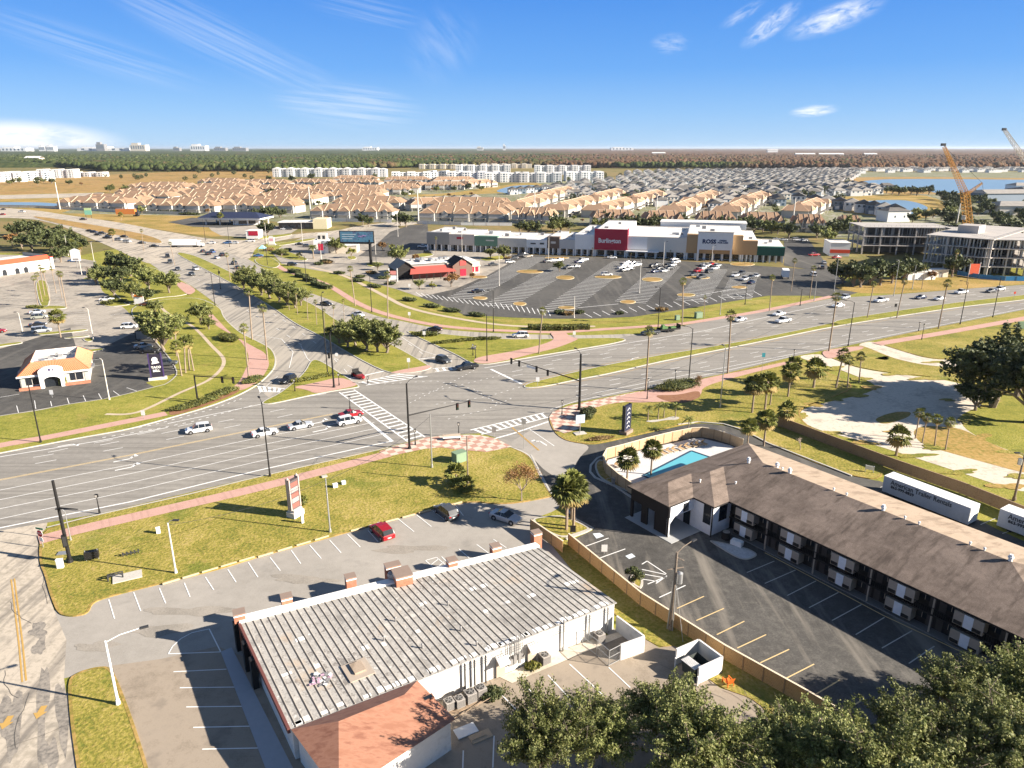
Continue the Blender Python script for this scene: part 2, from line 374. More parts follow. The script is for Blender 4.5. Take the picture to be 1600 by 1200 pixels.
def strip(b,pts,w,z,mi=0,dash=None,world=False,off=0):
    """painted line along a polyline; dash=(on,off)"""
    p=[Vector(q) for q in (pts if world else gp(pts))]
    if off:
        q=[]
        for i,a in enumerate(p):
            e=((p[i+1] if i+1<len(p) else a)-(p[i-1] if i else a)).normalized(); q.append(a+Vector((-e.y,e.x))*off)
        p=q
    pos=0
    for i in range(len(p)-1):
        a,c=p[i],p[i+1]; L=(c-a).length
        if L<1e-6: continue
        e=(c-a)/L; nn=Vector((-e.y,e.x))*w/2
        segs=[(0,L)] if not dash else []
        if dash:
            per=dash[0]+dash[1]; k=math.floor(pos/per)
            while k*per<pos+L:
                s0=max(k*per-pos,0); s1=min(k*per+dash[0]-pos,L)
                if s1>s0: segs.append((s0,s1))
                k+=1
        for s0,s1 in segs:
            u,v=a+e*s0,a+e*s1
            b.poly([(u.x-nn.x,u.y-nn.y,z),(v.x-nn.x,v.y-nn.y,z),(v.x+nn.x,v.y+nn.y,z),(u.x+nn.x,u.y+nn.y,z)],mi)
        pos+=L
    return b
def lerp(a,b,t): return (a[0]+(b[0]-a[0])*t,a[1]+(b[1]-a[1])*t)
S=60000
sheet('ground',[(-S,-2000),(S,-2000),(S,S),(-S,S)],m_land,-.05,True)
# mid-ground lawns and fields
sheet('verge_ground',[(-300,900),(-300,520),(-200,395),(0,395),(120,400),(250,375),(600,380),(900,440),(1300,430),(2000,400),(2000,560),(1700,900),(1700,1300),(-300,1300)],m_lawn,-.02)
sheet('brown_field_ground',[(-900,300),(-900,285),(0,277),(170,273),(330,266),(430,268),(430,288),(300,300),(160,301),(0,305)],m_brown,-.02)
sheet('brown_field_ground',[(-900,318),(-400,304),(0,304),(165,299),(280,318),(340,335),(430,352),(460,362),(330,370),(200,352),(0,322),(-900,330)],m_drygrass,-.01)
sheet('far_service_road',[(-900,316),(0,305),(160,301),(170,304),(100,309),(0,311),(-900,330)],m_road2,.04)
sheet('estate_ground',[(95,333),(200,298),(380,280),(560,284),(700,285),(800,300),(850,282),(970,280),(1010,270),(1600,268),(1900,275),(1900,370),(1300,372),(1200,350),(860,352),(560,345),(480,350),(330,338)],varied('estate_ground_mix',[(.30,.27,.22),(.16,.17,.06),(.36,.33,.29)],((.03,.5),(.3,.5)),lohi=(.4,.6)),.0)
# main road and branches
WEST=[(-330,-60),(-330,-95)]
d=(math.cos(R(30.5)),math.sin(R(30.5)))
def ext(p,L,a=30.5): return (p[0]+L*math.cos(R(a)),p[1]+L*math.sin(R(a)))
south=gp([(0,829),(155,803),(400,745),(590,702),(664,684),(700,679),(750,677),(800,690),(857,655),(862,645),(885,632),(1010,608),(1135,583),(1245,556),(1325,540),(1470,510),(1600,484)])
north=gp([(1600,445),(1540,449),(1400,460),(1300,466),(1200,486),(1082,506),(1000,522),(900,540),(800,562),(757,569),(662,585),(605,588),(560,600),(500,615),(425,625),(400,605),(370,620),(325,637),(262,655),(200,672),(125,685),(62,697),(0,709)])
sheet('main_road',[ext(south[0],-120,25)]+south+[ext(south[-1],420),ext(north[0],420)]+north+[ext(north[-1],-120,25)],m_road,.02,True)
sheet('branch_road',[(400,604),(417,590),(430,575),(432,560),(425,545),(400,532),(375,520),(350,497),(345,480),(307,452),(285,437),(262,430),(242,417),(225,405),(312,392),(350,391),(387,404),(410,418),(440,440),(480,456),(540,477),(595,496),(625,501),(670,511),(712,517),(800,522),(900,524),(950,523),(1000,521),(1000,540),(860,572),(757,585),(662,600),(605,620),(500,640),(400,640)],m_roadN,.004)
sheet('highway',[(-500,318),(0,324),(60,329),(104,336),(150,342),(200,350),(250,360),(280,365),(330,374),(400,376),(455,366),(525,361),(562,352),(640,345),(660,350),(575,358),(530,366),(457,372),(400,384),(390,410),(350,391),(312,396),(277,396),(242,419),(172,385),(135,370),(95,352),(52,342),(0,340),(-500,335)],m_road2,.03)
slab('highway_median',[(45,337),(90,342),(150,352),(200,361),(225,366),(250,374),(256,381),(225,378),(187,368),(125,357),(70,345)],m_brown)
sheet('side_street',[(-300,880),(-150,862),(0,829),(75,812),(72,826),(60,838),(60,852),(62,882),(72,900),(78,930),(85,955),(104,1000),(100,1060),(110,1130),(120,1200),(135,1340),(-400,1340)],m_road2,.012)
sheet('retail_car_park',[(80,955),(145,942),(175,932),(255,912),(345,888),(400,872),(517,840),(620,811),(725,782),(790,783),(868,772),(880,790),(862,800),(830,812),(905,905),(980,1010),(900,960),(800,1100),(380,1120),(300,1100),(250,1080),(175,1042),(100,1060)],m_lot,.008)
sheet('rear_car_park',[(175,1040),(250,1030),(340,1010),(520,1080),(700,1060),(860,1010),(985,985),(1030,1012),(1055,1008),(1080,1040),(1125,1075),(1185,1095),(1215,1150),(1215,1340),(255,1340)],m_lotS,.014)
sheet('motel_driveway',[(790,697),(857,655),(868,675),(885,690),(925,696),(960,689),(1060,666),(1090,661),(1130,664),(1160,674),(1200,694),(1330,745),(1400,770),(1330,800),(1150,720),(1000,720),(930,745),(985,800),(930,828),(895,815),(877,787),(862,772),(845,742),(830,712)],m_dark2,.010)
sheet('driveway_apron',[(757,700),(800,672),(857,650),(868,675),(885,690),(925,696),(905,715),(895,735),(900,745),(880,752),(850,735),(830,712),(800,697)],m_lot,.0165)
sheet('motel_car_park',[(885,790),(928,828),(880,850),(1000,945),(1262,1104),(1400,1210),(1700,1450),(2100,1300),(1900,1120),(1600,990),(1135,790),(985,770),(940,735),(900,745)],m_dark,.022)
sheet('rear_motel_car_park',[(1250,715),(1330,744),(1375,752),(1500,797),(1560,828),(1700,890),(1900,960),(1900,1100),(1600,980),(1400,850),(1250,760)],m_dark2,.018)
sheet('fast_food_car_park',[(-250,700),(-100,668),(0,650),(60,642),(100,633),(170,623),(242,605),(228,598),(281,581),(235,525),(197,484),(160,455),(150,430),(150,408),(100,400),(0,398),(-250,398)],m_light,.006)
sheet('fast_food_car_park_overlay',[(-120,560),(0,545),(110,512),(118,540),(150,548),(225,512),(237,527),(280,581),(228,598),(242,605),(170,623),(100,633),(0,650),(-120,672)],m_dark2,.012)
sheet('shopping_car_park',[(655,464),(710,452),(762,430),(792,413),(800,397),(905,401),(985,403),(1170,414),(1250,420),(1300,420),(1310,440),(1290,452),(1345,456),(1310,466),(1270,462),(1200,462),(1125,474),(1050,486),(990,495),(925,498),(862,498),(800,496),(725,492),(710,485)],m_dark2,.012)
sheet('restaurant_car_park',[(440,412),(470,418),(540,430),(620,452),(655,464),(710,452),(762,430),(792,413),(800,397),(745,388),(690,388),(640,365),(610,348),(562,353),(525,363),(470,372),(440,385),(425,395)],m_light,.008)
sheet('gas_station_forecourt',[(320,347),(420,352),(470,355),(455,364),(400,372),(345,368),(330,360)],m_light,.008)
sheet('vacant_lot_concrete',[(1246,642),(1285,630),(1355,615),(1372,604),(1350,592),(1300,573),(1240,557),(1285,552),(1330,573),(1385,583),(1470,592),(1530,607),(1560,615),(1545,628),(1520,640),(1500,648),(1504,668),(1540,690),(1620,720),(1620,778),(1500,738),(1420,712),(1350,690),(1260,667)],m_conc,.01)
sheet('vacant_lot_path',[(1335,540),(1362,532),(1400,546),(1450,561),(1500,563),(1560,580),(1560,592),(1500,575),(1440,570),(1390,558)],m_conc,.012)
# islands, medians, verges
slab('turning_island',[(630,516),(700,523),(790,531),(900,529),(972,528),(980,532),(955,538),(900,547),(840,557),(800,564),(757,571),(735,568),(715,556),(680,540),(650,526)],m_lawn)
slab('branch_median',[(605,584),(640,583),(662,580),(675,575),(670,571),(625,545),(590,528),(540,510),(485,472),(420,448),(375,433),(350,420),(307,400),(280,394),(275,397),(312,417),(360,442),(400,465),(427,482),(462,507),(500,525),(550,556)],m_lawn)
slab('slip_island',[(485,564),(477,580),(462,595),(437,615),(412,627),(408,632),(425,632),(492,617),(525,611),(560,606),(562,603),(550,595),(535,585),(507,567),(495,562)],m_lawn)
slab('central_median',[(817,604),(825,599),(887,584),(950,570),(1025,556),(1100,544),(1200,526),(1300,505),(1310,500),(1400,486),(1500,472),(1600,461),(1800,440),(1800,444),(1600,469),(1500,480),(1400,495),(1300,511),(1200,532),(1100,552),(1025,567),(950,585),(900,594),(850,605),(822,607)],m_lawn,mk=m_kerb)
slab('west_lawn',[(-150,738),(0,709),(62,697),(125,685),(200,672),(262,655),(325,637),(370,620),(400,604),(417,590),(430,575),(432,560),(425,545),(400,532),(375,520),(350,497),(345,480),(307,464),(240,470),(197,484),(235,525),(281,581),(262,600),(242,605),(170,623),(100,633),(60,642),(0,650),(-150,678)],m_lawn)
slab('shop_frontage_lawn',[(242,418),(262,431),(285,438),(305,452),(290,462),(240,466),(200,478),(190,470),(160,440),(165,425),(200,418)],m_lawn)
slab('south_lawn',[(72,826),(155,804),(300,771),(400,746),(590,703),(664,686),(700,681),(750,681),(798,698),(828,713),(843,742),(860,772),(868,776),(790,790),(725,783),(620,811),(517,840),(400,872),(345,890),(255,912),(175,932),(145,942),(138,960),(110,965),(90,960),(78,930),(70,900),(62,882),(61,852)],m_grass,z=.12,mk=m_drygrass)
band('kerb',[(74,825),(155,805),(300,772),(400,747),(590,704),(664,687),(700,682),(750,682),(798,699),(828,714),(843,742),(860,771)],.3,m_kerb,.128)
slab('side_street_verge',[(105,1062),(125,1050),(150,1043),(172,1042),(185,1065),(210,1130),(235,1210),(265,1340),(140,1340),(120,1200),(110,1130)],m_grass,z=.10,mk=m_drygrass)
slab('motel_sign_lawn',[(857,655),(861,646),(885,634),(1010,610),(1135,585),(1235,560),(1250,565),(1300,585),(1340,605),(1290,625),(1245,640),(1260,668),(1380,715),(1380,752),(1320,742),(1200,694),(1160,673),(1130,663),(1090,660),(1060,665),(960,688),(925,695),(885,690),(866,677)],m_grass,z=.10,mk=m_drygrass)
slab('vacant_lot_lawn',[(1283,553),(1330,541),(1348,540),(1395,560),(1440,572),(1500,577),(1560,592),(1620,610),(1560,612),(1470,590),(1385,582),(1330,572)],m_grass,z=.09,mk=m_drygrass)
slab('corner_lawn',[(1362,533),(1470,511),(1600,486),(1800,450),(1800,640),(1560,578),(1500,562),(1450,560),(1400,546)],m_grass,z=.09,mk=m_drygrass)
sheet('vacant_lot_scrub',[(1366,655),(1385,647),(1405,643),(1425,644),(1420,652),(1390,662),(1375,662)],m_drygrass,.03)
sheet('vacant_lot_scrub',[(1425,675),(1440,665),(1500,668),(1545,692),(1620,722),(1620,745),(1500,712),(1440,695)],m_drygrass,.03)
sheet('dry_verge',[(1302,446),(1340,437),(1400,432),(1470,428),(1600,437),(1700,430),(1600,444),(1500,452),(1400,459),(1345,458),(1310,452)],m_drygrass,.03)
# drainage swale, a darker band of wet grass beside the shopping car park
sheet('swale',[(500,430),(540,440),(600,462),(660,480),(720,494),(800,500),(925,502),(1000,499),(1125,478),(1200,466),(1280,462),(1280,466),(1200,473),(1125,484),(1000,503),(925,507),(800,506),(700,492),(640,478),(560,446)],m_grass,.012)
slab('sign_island',[(395,345+60),(420,400),(440,412),(430,420),(405,415)],m_lawn)
# ---------------------------------------------------------------- pavements
band('sidewalk',[(-150,728),(0,697),(75,684),(160,667),(260,647)],2.6,m_brick,.135)
sheet('sidewalk',[(325,495),(337,510),(375,530),(392,560),(375,597),(362,607),(375,612),(398,602),(412,588),(422,570),(415,552),(397,543),(362,523),(340,500),(327,486)],m_brick,.135)
band('sidewalk',[(61,845),(110,832),(220,806),(400,764),(520,733),(607,710)],2.6,m_brick,.125)
def pavers(name,pts,z,mat2):
    sheet(name,pts,m_paver,z)
m_paver,nt_,b_=_new('checkered_pavers')
mp=nt_.nodes.new('ShaderNodeMapping'); mp.inputs['Rotation'].default_value=(0,0,R(-32)); nt_.links.new(_pos(nt_,'world'),mp.inputs[0])
ck=nt_.nodes.new('ShaderNodeTexChecker'); ck.inputs['Scale'].default_value=.75; ck.inputs['Color1'].default_value=(.44,.20,.14,1); ck.inputs['Color2'].default_value=(.66,.56,.45,1)
nt_.links.new(mp.outputs[0],ck.inputs['Vector']); nt_.links.new(_mix(nt_,.3,ck.outputs['Color'],(.5,.4,.33)),b_.inputs['Base Color']); b_.inputs['Roughness'].default_value=.85
nt_.nodes[-1]
sheet('corner_plaza',[(592,706),(664,685),(695,681),(750,681),(775,686),(800,699),(762,707),(720,704),(690,700),(665,702),(607,714)],m_paver,.13)
sheet('corner_plaza',[(858,652),(863,645),(887,635),(958,620),(1000,612),(993,627),(950,632),(922,640),(908,655),(907,670),(882,678),(866,672)],m_paver,.113)
sheet('sidewalk',[(955,622),(1075,598),(1110,590),(1180,576),(1245,562),(1250,565),(1180,582),(1098,604),(1095,620),(1070,630),(1040,628),(993,630),(975,628)],m_brick,.117)
sheet('sidewalk',[(1283,550),(1300,546),(1345,541),(1352,545),(1320,552),(1305,560),(1290,560)],m_brick,.112)
band('sidewalk',[(1370,538),(1460,523),(1545,508),(1620,494),(1760,466)],3.0,m_brick,.108)
band('sidewalk',[(405,400),(430,413),(450,424),(507,443),(560,474),(607,492),(675,507),(740,514),(800,517),(870,519),(950,514),(1025,509),(1065,506),(1130,496),(1200,484),(1300,463)],2.6,m_brick,.022)
band('dirt_track',[(485,417),(540,432),(600,462),(637,480),(700,495),(800,509),(930,510)],1.8,m_path,.02)
sheet('sidewalk',[(858,519.5),(884,519.5),(889,526),(901,529),(904,531),(872,544),(830,554),(800,562),(757,570),(738,566),(745,559),(800,550),(845,540),(868,531)],m_brick,.152)
sheet('sidewalk',[(605,584),(640,583),(662,580),(675,575),(670,571),(655,574),(630,578)],m_brick,.15)
sheet('sidewalk',[(455,606),(492,599),(530,590),(550,596),(561,603),(525,610),(492,616),(480,610)],m_brick,.15)
sheet('mulch_bed',[(262,643),(300,636),(340,622),(372,605),(376,613),(325,634),(268,652)],m_mulch,.15)
sheet('mulch_bed',[(1040,628),(1070,631),(1096,621),(1092,610),(1060,618),(1020,618)],m_mulch,.12)
band('dirt_track',[(243,470),(262,490),(300,510),(330,540),(350,565),(330,592),(280,615),(215,645),(165,648)],.9,m_path,.135)
sheet('sidewalk',[(282,440),(300,448),(307,455),(296,462),(285,455),(275,445)],m_brick,.15)
# ---------------------------------------------------------------- road markings
mk=MB()
Z=.031; W_,Y_,P_=0,1,2
def L(pts,w=.15,mi=0,dash=None,z=Z,off=0): strip(mk,pts,w,z,mi,dash,off=off)
# west side of crossing
L([(-100,775),(0,750),(205,711),(400,671),(520,647)],.14,P_,off=.17); L([(-100,775),(0,750),(205,711),(400,671),(520,647)],.14,P_,off=-.17)
for a,c in (((0,766),(-100,790)),((0,781),(-100,806)),((0,795),(-100,821)),((0,810),(-100,836))): pass
L([(-100,788),(0,766),(205,726),(400,685),(560,655)],.14)
L([(-100,803),(0,781),(205,740),(400,697),(585,660)],.14)
L([(-100,818),(0,795),(205,754),(400,709),(585,670)],.14)
L([(-100,834),(0,811),(205,767),(400,722),(610,676)],.14)
L([(-100,848),(0,825),(205,784),(400,736),(590,694),(610,690)],.3)
L([(-100,733),(0,714),(155,689),(262,668)],.2)
L([(262,662),(345,645),(430,627),(510,615)],.2)
L([(75,707),(300,662)],.14,0,(3,4)); L([(-60,745),(70,722),(260,687),(480,643)],.14,0,(3,7)); L([(-60,732),(70,712),(260,676),(480,632)],.14,0,(3,7))
L([(160,678),(240,664),(330,640),(380,622)],.2,0,(.6,.9)); L([(160,684),(240,671),(300,659),(400,632)],.2,0,(.6,.9))
# stop bar & crosswalk west
L([(566,651),(613,690)],.6); 
def ladder(a0,a1,b0,b1,n,w=.5,edge=True):
    A0,A1,B0,B1=(Vector(G(*q)) for q in (a0,a1,b0,b1))
    if edge:
        for u,v in ((A0,A1),(B0,B1)): strip(mk,[u,v],.3,Z,0,world=True)
    for i in range(n):
        t=(i+.5)/n; u=A0.lerp(A1,t); v=B0.lerp(B1,t); strip(mk,[u,v],w,Z+.002,0,world=True)
ladder((530,613),(637,690),(553,609),(664,683),18)
ladder((735,672),(850,645),(752,679),(857,652),12,.55)
ladder((560,598),(625,584),(572,602),(668,588),7)
ladder((676,576),(740,571),(680,581),(742,574),6,.6)
ladder((400,603),(450,608),(405,612),(445,613),6,.6)
L([(545,592),(600,580)],.5); L([(640,563),(700,556)],.4)
# east side
L([(757,575),(800,568),(900,550),(1000,533),(1100,517),(1200,495),(1300,474)],.2)
L([(800,581),(1000,542),(1200,506),(1400,473),(1600,452)],.14,0,(3,6)); L([(800,588),(1000,549),(1200,512),(1400,478),(1600,456)],.14,0,(3,6))
L([(815,573),(1000,538),(1200,500),(1400,468),(1600,449)],.14,0,(3,6))
L([(767,577),(815,600)],.6)
L([(900,620),(1000,600),(1200,561),(1400,522),(1600,482)],.15)
L([(900,604),(1000,586),(1200,547),(1400,509),(1600,474)],.14,0,(3,6)); L([(900,612),(1000,593),(1200,554),(1400,515),(1600,478)],.14,0,(3,6))
L([(860,640),(900,627),(1000,606),(1130,580),(1240,556)],.15)
L([(822,609),(900,597),(950,588),(1025,570),(1100,555),(1200,535),(1300,514),(1400,498),(1500,483),(1600,472)],.15,Y_)
L([(817,602),(825,597),(887,582),(950,568),(1025,554),(1100,542),(1200,524)],.15,Y_)
# guide dots through the crossing
for pts in ([(600,600),(680,595),(740,608),(780,632)],[(640,630),(720,590),(742,578)],[(830,600),(760,620),(680,632)],[(700,655),(760,640),(800,622)],[(790,585),(700,606),(640,620)]):
    L(pts,.15,0,(.5,1.2))
# branch road
L([(395,523),(440,530),(458,550),(452,575)],.15); L([(470,540),(480,560),(515,592)],.15); L([(522,559),(560,580),(580,594)],.15,0,(3,5))
L([(290,406),(330,428),(380,460),(450,505),(510,548),(545,585)],.15,0,(3,7)); L([(270,412),(310,437),(360,470),(420,505),(480,545)],.15,0,(3,7))
L([(628,527),(660,548),(688,557)],.15); L([(600,515),(640,538),(670,560)],.15,0,(3,6))
L([(345,397),(400,422),(470,458),(540,490),(600,520)],.15,0,(3,7))
L([(405,615),(420,600),(434,588)],.12)
# south leg
L([(800,668),(842,704)],.15,Y_,off=.1); L([(800,668),(842,704)],.15,Y_,off=-.1); L([(828,671),(866,697)],.15); L([(757,690),(800,678),(857,659)],.4)
def arrow(px,ang,s=1,mi=0,turn=-1):
    x,y=G(*px); M=mk.M; mk.at(x,y,0,ang); z=Z+.003
    mk.poly([(-1.6*s,-.12*s,z),(.5*s,-.12*s,z),(.5*s,.12*s,z),(-1.6*s,.12*s,z)],mi)
    if turn:
        mk.poly([(.5*s,-.12*s,z),(1.1*s,.7*turn*s+.1,z),(.95*s,.95*turn*s,z),(.3*s,.12*s,z)] if turn>0 else [(.5*s,.12*s,z),(.3*s,-.12*s,z),(.9*s,.8*turn*s,z),(1.15*s,.6*turn*s,z)],mi)
        mk.poly([(.55*s,.55*turn*s,z),(1.5*s,.45*turn*s,z),(1.2*s,1.35*turn*s,z)][::turn],mi)
    else: mk.poly([(.5*s,-.55*s,z),(1.7*s,0,z),(.5*s,.55*s,z)],mi)
    mk.M=M
for p in ((198,718),(201,731),(500,660),(505,672)): arrow(p,R(33),1.25,0,1)
arrow((108,695),R(32),1.1,0,-1); arrow((846,691),R(120),1.1,0,1); arrow((990,560),R(212),1.1,0,1)
for q in ((11,1128),(64,1112)): x_,y_=G(*q); mk.at(x_,y_,0,R(-80)); mk.poly([(-.75,-.28,Z),(.1,-.28,Z),(.1,-.6,Z),(.95,0,Z),(.1,.6,Z),(.1,.28,Z),(-.75,.28,Z)],Y_); mk.at()
L([(20,905),(27,960),(33,1010),(38,1065)],.16,Y_,off=.16); L([(20,905),(27,960),(33,1010),(38,1065)],.16,Y_,off=-.16)
# highway markings
L([(0,328),(60,333),(150,346),(250,364)],.15,0,(3,8)); L([(120,360),(187,373),(240,388)],.15,0,(3,8))
tag(mk.obj('road_marking',[m_white,m_yellow,m_yel2]),kind='structure')
# ---- parking stall lines
st=MB()
def stall(p0,p1,v,n,w=.11,mi=0,skip=(),z=.036,ends=True):
    """n+1 lines from p0 to p1 (pixels), each along vector v (pixels of the other end of first and last line)"""
    A0,A1=Vector(G(*p0)),Vector(G(*p1)); B0,B1=Vector(G(*v[0])),Vector(G(*v[1]))
    for i in range(n+1):
        if i in skip: continue
        t=i/n if n else 0; strip(st,[A0.lerp(A1,t),B0.lerp(B1,t)],w,z,mi,world=True)
# north row of the shop car park
top=[(170,937),(209,926),(249,919),(288,911),(321,902),(356,890),(388,879),(422,871),(455,860),(484,852),(515,844),(543,835),(575,829),(622,811),(651,805),(677,799),(712,790)]
bot=[(179,967),(220,955),(259,943),(297,933),(334,922),(369,910),(403,902),(438,892),(470,881),(502,873),(533,864),(563,855),(591,847),(647,831),(674,823),(700,816),(724,806)]
for a,c in zip(top,bot): strip(st,[a,c],.12,.036)
for a,c in (((717,858),(733,872)),((745,851),(764,865)),((771,843),(791,856)),((690,870),(700,880))): strip(st,[a,c],.12,.036)
for a,c in (((271,1050),(354,1046)),((281,1075),(367,1074)),((291,1105),(381,1104)),((302,1137),(395,1135)),((316,1171),(412,1169)),((330,1210),(430,1206))): strip(st,[a,c],.12,.036)
arc=[(263,1022),(270,1010),(283,998),(300,989),(327,983)]
strip(st,arc+[(345,1019),(263,1022)],.12,.036)
for a,c in (((820,1071),(871,1121)),((856,1055),(905,1108)),((890,1038),(943,1087)),((951,1043),(985,1075)),((785,1087),(832,1135)),((772,1150),(770,1200)),((724,1173),(722,1230))): strip(st,[a,c],.12,.036)
strip(st,[(665,876),(682,871),(696,883),(680,890),(665,876)],.12,.036); strip(st,[(672,884),(686,873)],.12,.036); strip(st,[(680,889),(694,878)],.12,.036)
# motel stalls against the fence
for a,c in (((912,855),(951,841)),((938,872),(977,858)),((1025,912),(1042,900)),((1030,934),(1071,915))): strip(st,[a,c],.14,.04,2)
for i,(a,c) in enumerate((((1058,951),(1100,932)),((1088,970),(1131,951)),((1120,992),(1163,971)),((1152,1013),(1197,992)),((1188,1036),(1233,1015)),((1225,1062),(1272,1038)),((1275,1085),(1312,1063)),((1315,1115),(1350,1092)))): strip(st,[a,c],.13,.04,1 if i>=0 else 0)
for a,c in (((1167,895),(1210,877)),((1195,912),(1243,891)),((1230,931),(1275,908)),((1264,950),(1310,926)),((1300,970),(1346,945)),((1337,992),(1382,965)),((1378,1013),(1425,986)),((1420,1037),(1460,1010))): strip(st,[a,c],.12,.04,3)
strip(st,[(1195,864),(1245,890),(1320,930),(1380,962),(1440,990),(1600,1065)],.16,.042,1)
for a,c in (((1003,882),(1011,877)),((1011,877),(1041,897)),((1003,890),(1040,898)),((1003,897),(1037,903)),((1002,905),(1028,909)),((1012,913),(1042,901))): strip(st,[a,c],.14,.04,0)
for q in ([(926,834),(937,833),(944,838),(932,842)],[(977,869),(987,865),(993,870),(983,874)]):
    st.poly([(*G(*p),.041) for p in q][::-1],4)
# behind the motel
for a,c in (((1375,762),(1390,756)),((1405,775),(1420,767)),((1435,785),(1448,778)),((1465,797),(1475,792)),((1490,808),(1522,796)),((1532,820),(1556,810)),((1566,834),(1590,826))): strip(st,[a,c],.12,.04,3)
# fast-food lot
for a,c in (((26,634),(29,645)),((54,626),(56,639)),((79,627),(81,635)),((105,622),(108,631)),((130,618),(134,627)),((154,615),(159,624)),((177,611),(188,619)),((198,606),(216,612))): strip(st,[a,c],.12,.036)
strip(st,[(0,621),(30,616)],.15,.036)
for i in range(9): strip(st,[(101+i*2.5*1.0,487+i*3.0),(110+i*2.5+22,485+i*3.0)],.12,.036) if i<8 else 0
for i in range(8): strip(st,[(167+i*5,488+i*5),(190+i*5.5,483+i*5.5)],.12,.036)
for i in range(6): strip(st,[(245+i*5,556-i*4+i*8),(270+i*3,553+i*5)],.12,.036)
for i in range(9): strip(st,[(70+i*2,440+i*4.5),(84+i*2.5,439+i*4.5)],.12,.036)
for i in range(7): strip(st,[(130+i*5,555+i*9),(150+i*6,552+i*9)],.12,.036) if i<3 else 0
# the shopping car park: double rows of stalls running away from the camera
rows=[((722,466),(838,402)),((778,478),(905,404)),((868,486),(975,409)),((985,472),(1045,415)),((1080,470),(1118,420)),((1150,466),(1165,425))]
def dirv(a,b): return (Vector(G(*b))-Vector(G(*a))).normalized()
LOT_ROWS=[]
for a,c in rows:
    A=Vector(G(*a)); C=Vector(G(*c)); e=(C-A).normalized(); n=Vector((-e.y,e.x)); Lg=(C-A).length
    k=int(Lg/2.8); LOT_ROWS.append((A,e,n,Lg))
    for i in range(k+1):
        p=A+e*i*2.8; strip(st,[p-n*5.3,p+n*5.3],.32,.036,0,world=True)
for i in range(26):
    t=i/25; a=lerp((660,464),(860,494),t); strip(st,[a,(a[0]-10+t*6,a[1]+(-7 if t<.6 else -9))],.24,.036)
for i in range(20):
    t=i/19; a=lerp((925,496),(1190,462),t); strip(st,[a,(a[0]-12,a[1]-6.5)],.24,.036)
strip(st,[(903,481),(966,475)],.3,.036); strip(st,[(1088,462),(1150,451)],.3,.036)
tag(st.obj('parking_line',[m_white,m_yel2,m_white,m_wornl,plain('bay_symbol_blue_white',(.62,.68,.72))]),kind='structure')
# concrete islands in the shopping car park
for k,(x,y,rx,ry) in enumerate([(812,475,11,3.5),(828,424.5,22,3.5),(883,434,15,4),(950,433,22,3.2),(1019,437,17,4),(981,472,13,3.5),(1072,461,15,3.2),(1090,434,20,2.5),(1155,449,13,2.5),(885,481,14,3),(750,466,12,3),(1010,402,20,2),(1058,404,16,2),(1110,407,16,2),(1160,413,20,3.5),(748,433,14,2.5),(905,396,30,1.5),(870,403,20,1.8)]):
    slab('parking_island',[(x+rx*math.cos(a),y+ry*math.sin(a)*.85) for a in [i*PI/5 for i in range(10)]],m_brown,mk=m_tan_kerb)
# wheel stops along the south lawn
ws=MB()
def stops(p0,p1,n):
    A,B=Vector(G(*p0)),Vector(G(*p1)); 
    for i in range(n):
        c=A.lerp(B,(i+.5)/n); e=(B-A).normalized(); ws.at(c.x,c.y,.0,math.atan2(e.y,e.x)); ws.box(-.95,.95,-.09,.09,.10,.26)
stops((252,915),(400,871),5); stops((400,873),(517,838),4); stops((545,832),(725,785),7)
tag(ws.obj('parking_kerb',m_tan_kerb),kind='structure')
# kerb faces of the motel entrance
def kerb(pts,w=.2,h=.16,mat=None,name='kerb'):
    p=gp(pts); b=MB()
    for i in range(len(p)-1):
        a,c=Vector(p[i]),Vector(p[i+1]); e=(c-a); Ln=e.length; b.at(a.x,a.y,0,math.atan2(e.y,e.x)); b.box(-.05,Ln+.05,-w/2,w/2,0,h+.001*(i%3))
    return tag(b.obj(name,mat or m_kerb),kind='structure')
kerb([(830,712),(845,742),(860,770),(877,787),(900,812),(926,826),(915,832),(885,843)],.3)
kerb([(1060,664),(1090,660),(1130,663),(1160,672),(1200,693),(1330,744)],.3,.18)
kerb([(987,778),(960,760),(930,747),(922,738),(923,728),(933,717),(943,713)],.35,.18)
slab('planting_strip',[(928,727),(936,718),(946,722),(960,735),(985,757),(990,772),(965,762),(935,747)],m_drygrass)
slab('palm_island',[(832,810),(870,806),(885,808),(925,826),(912,832),(880,842),(855,832),(835,818)],m_grass,z=.13)
slab('planting_island',[(985,900),(995,898),(1005,905),(1005,915),(1000,922),(985,912)],m_grass)
slab('fence_side_grass',[(832,815),(850,828),(885,846),(1000,942),(1262,1102),(1300,1135),(1230,1155),(1185,1095),(1125,1075),(1080,1040),(1058,1008),(1033,1012),(1010,1000),(985,985),(905,902)],m_grass,z=.06,kerb=.05,mk=m_drygrass)
sheet('walkway_concrete',[(345,1019),(362,1012),(455,1195),(480,1240),(430,1240)],plain('smooth_concrete',(.38,.40,.43)),.05)
sheet('walkway_concrete',[(800,1068),(830,1055),(960,1000),(990,988),(975,985),(880,1015),(780,1058)],m_conc,.05)

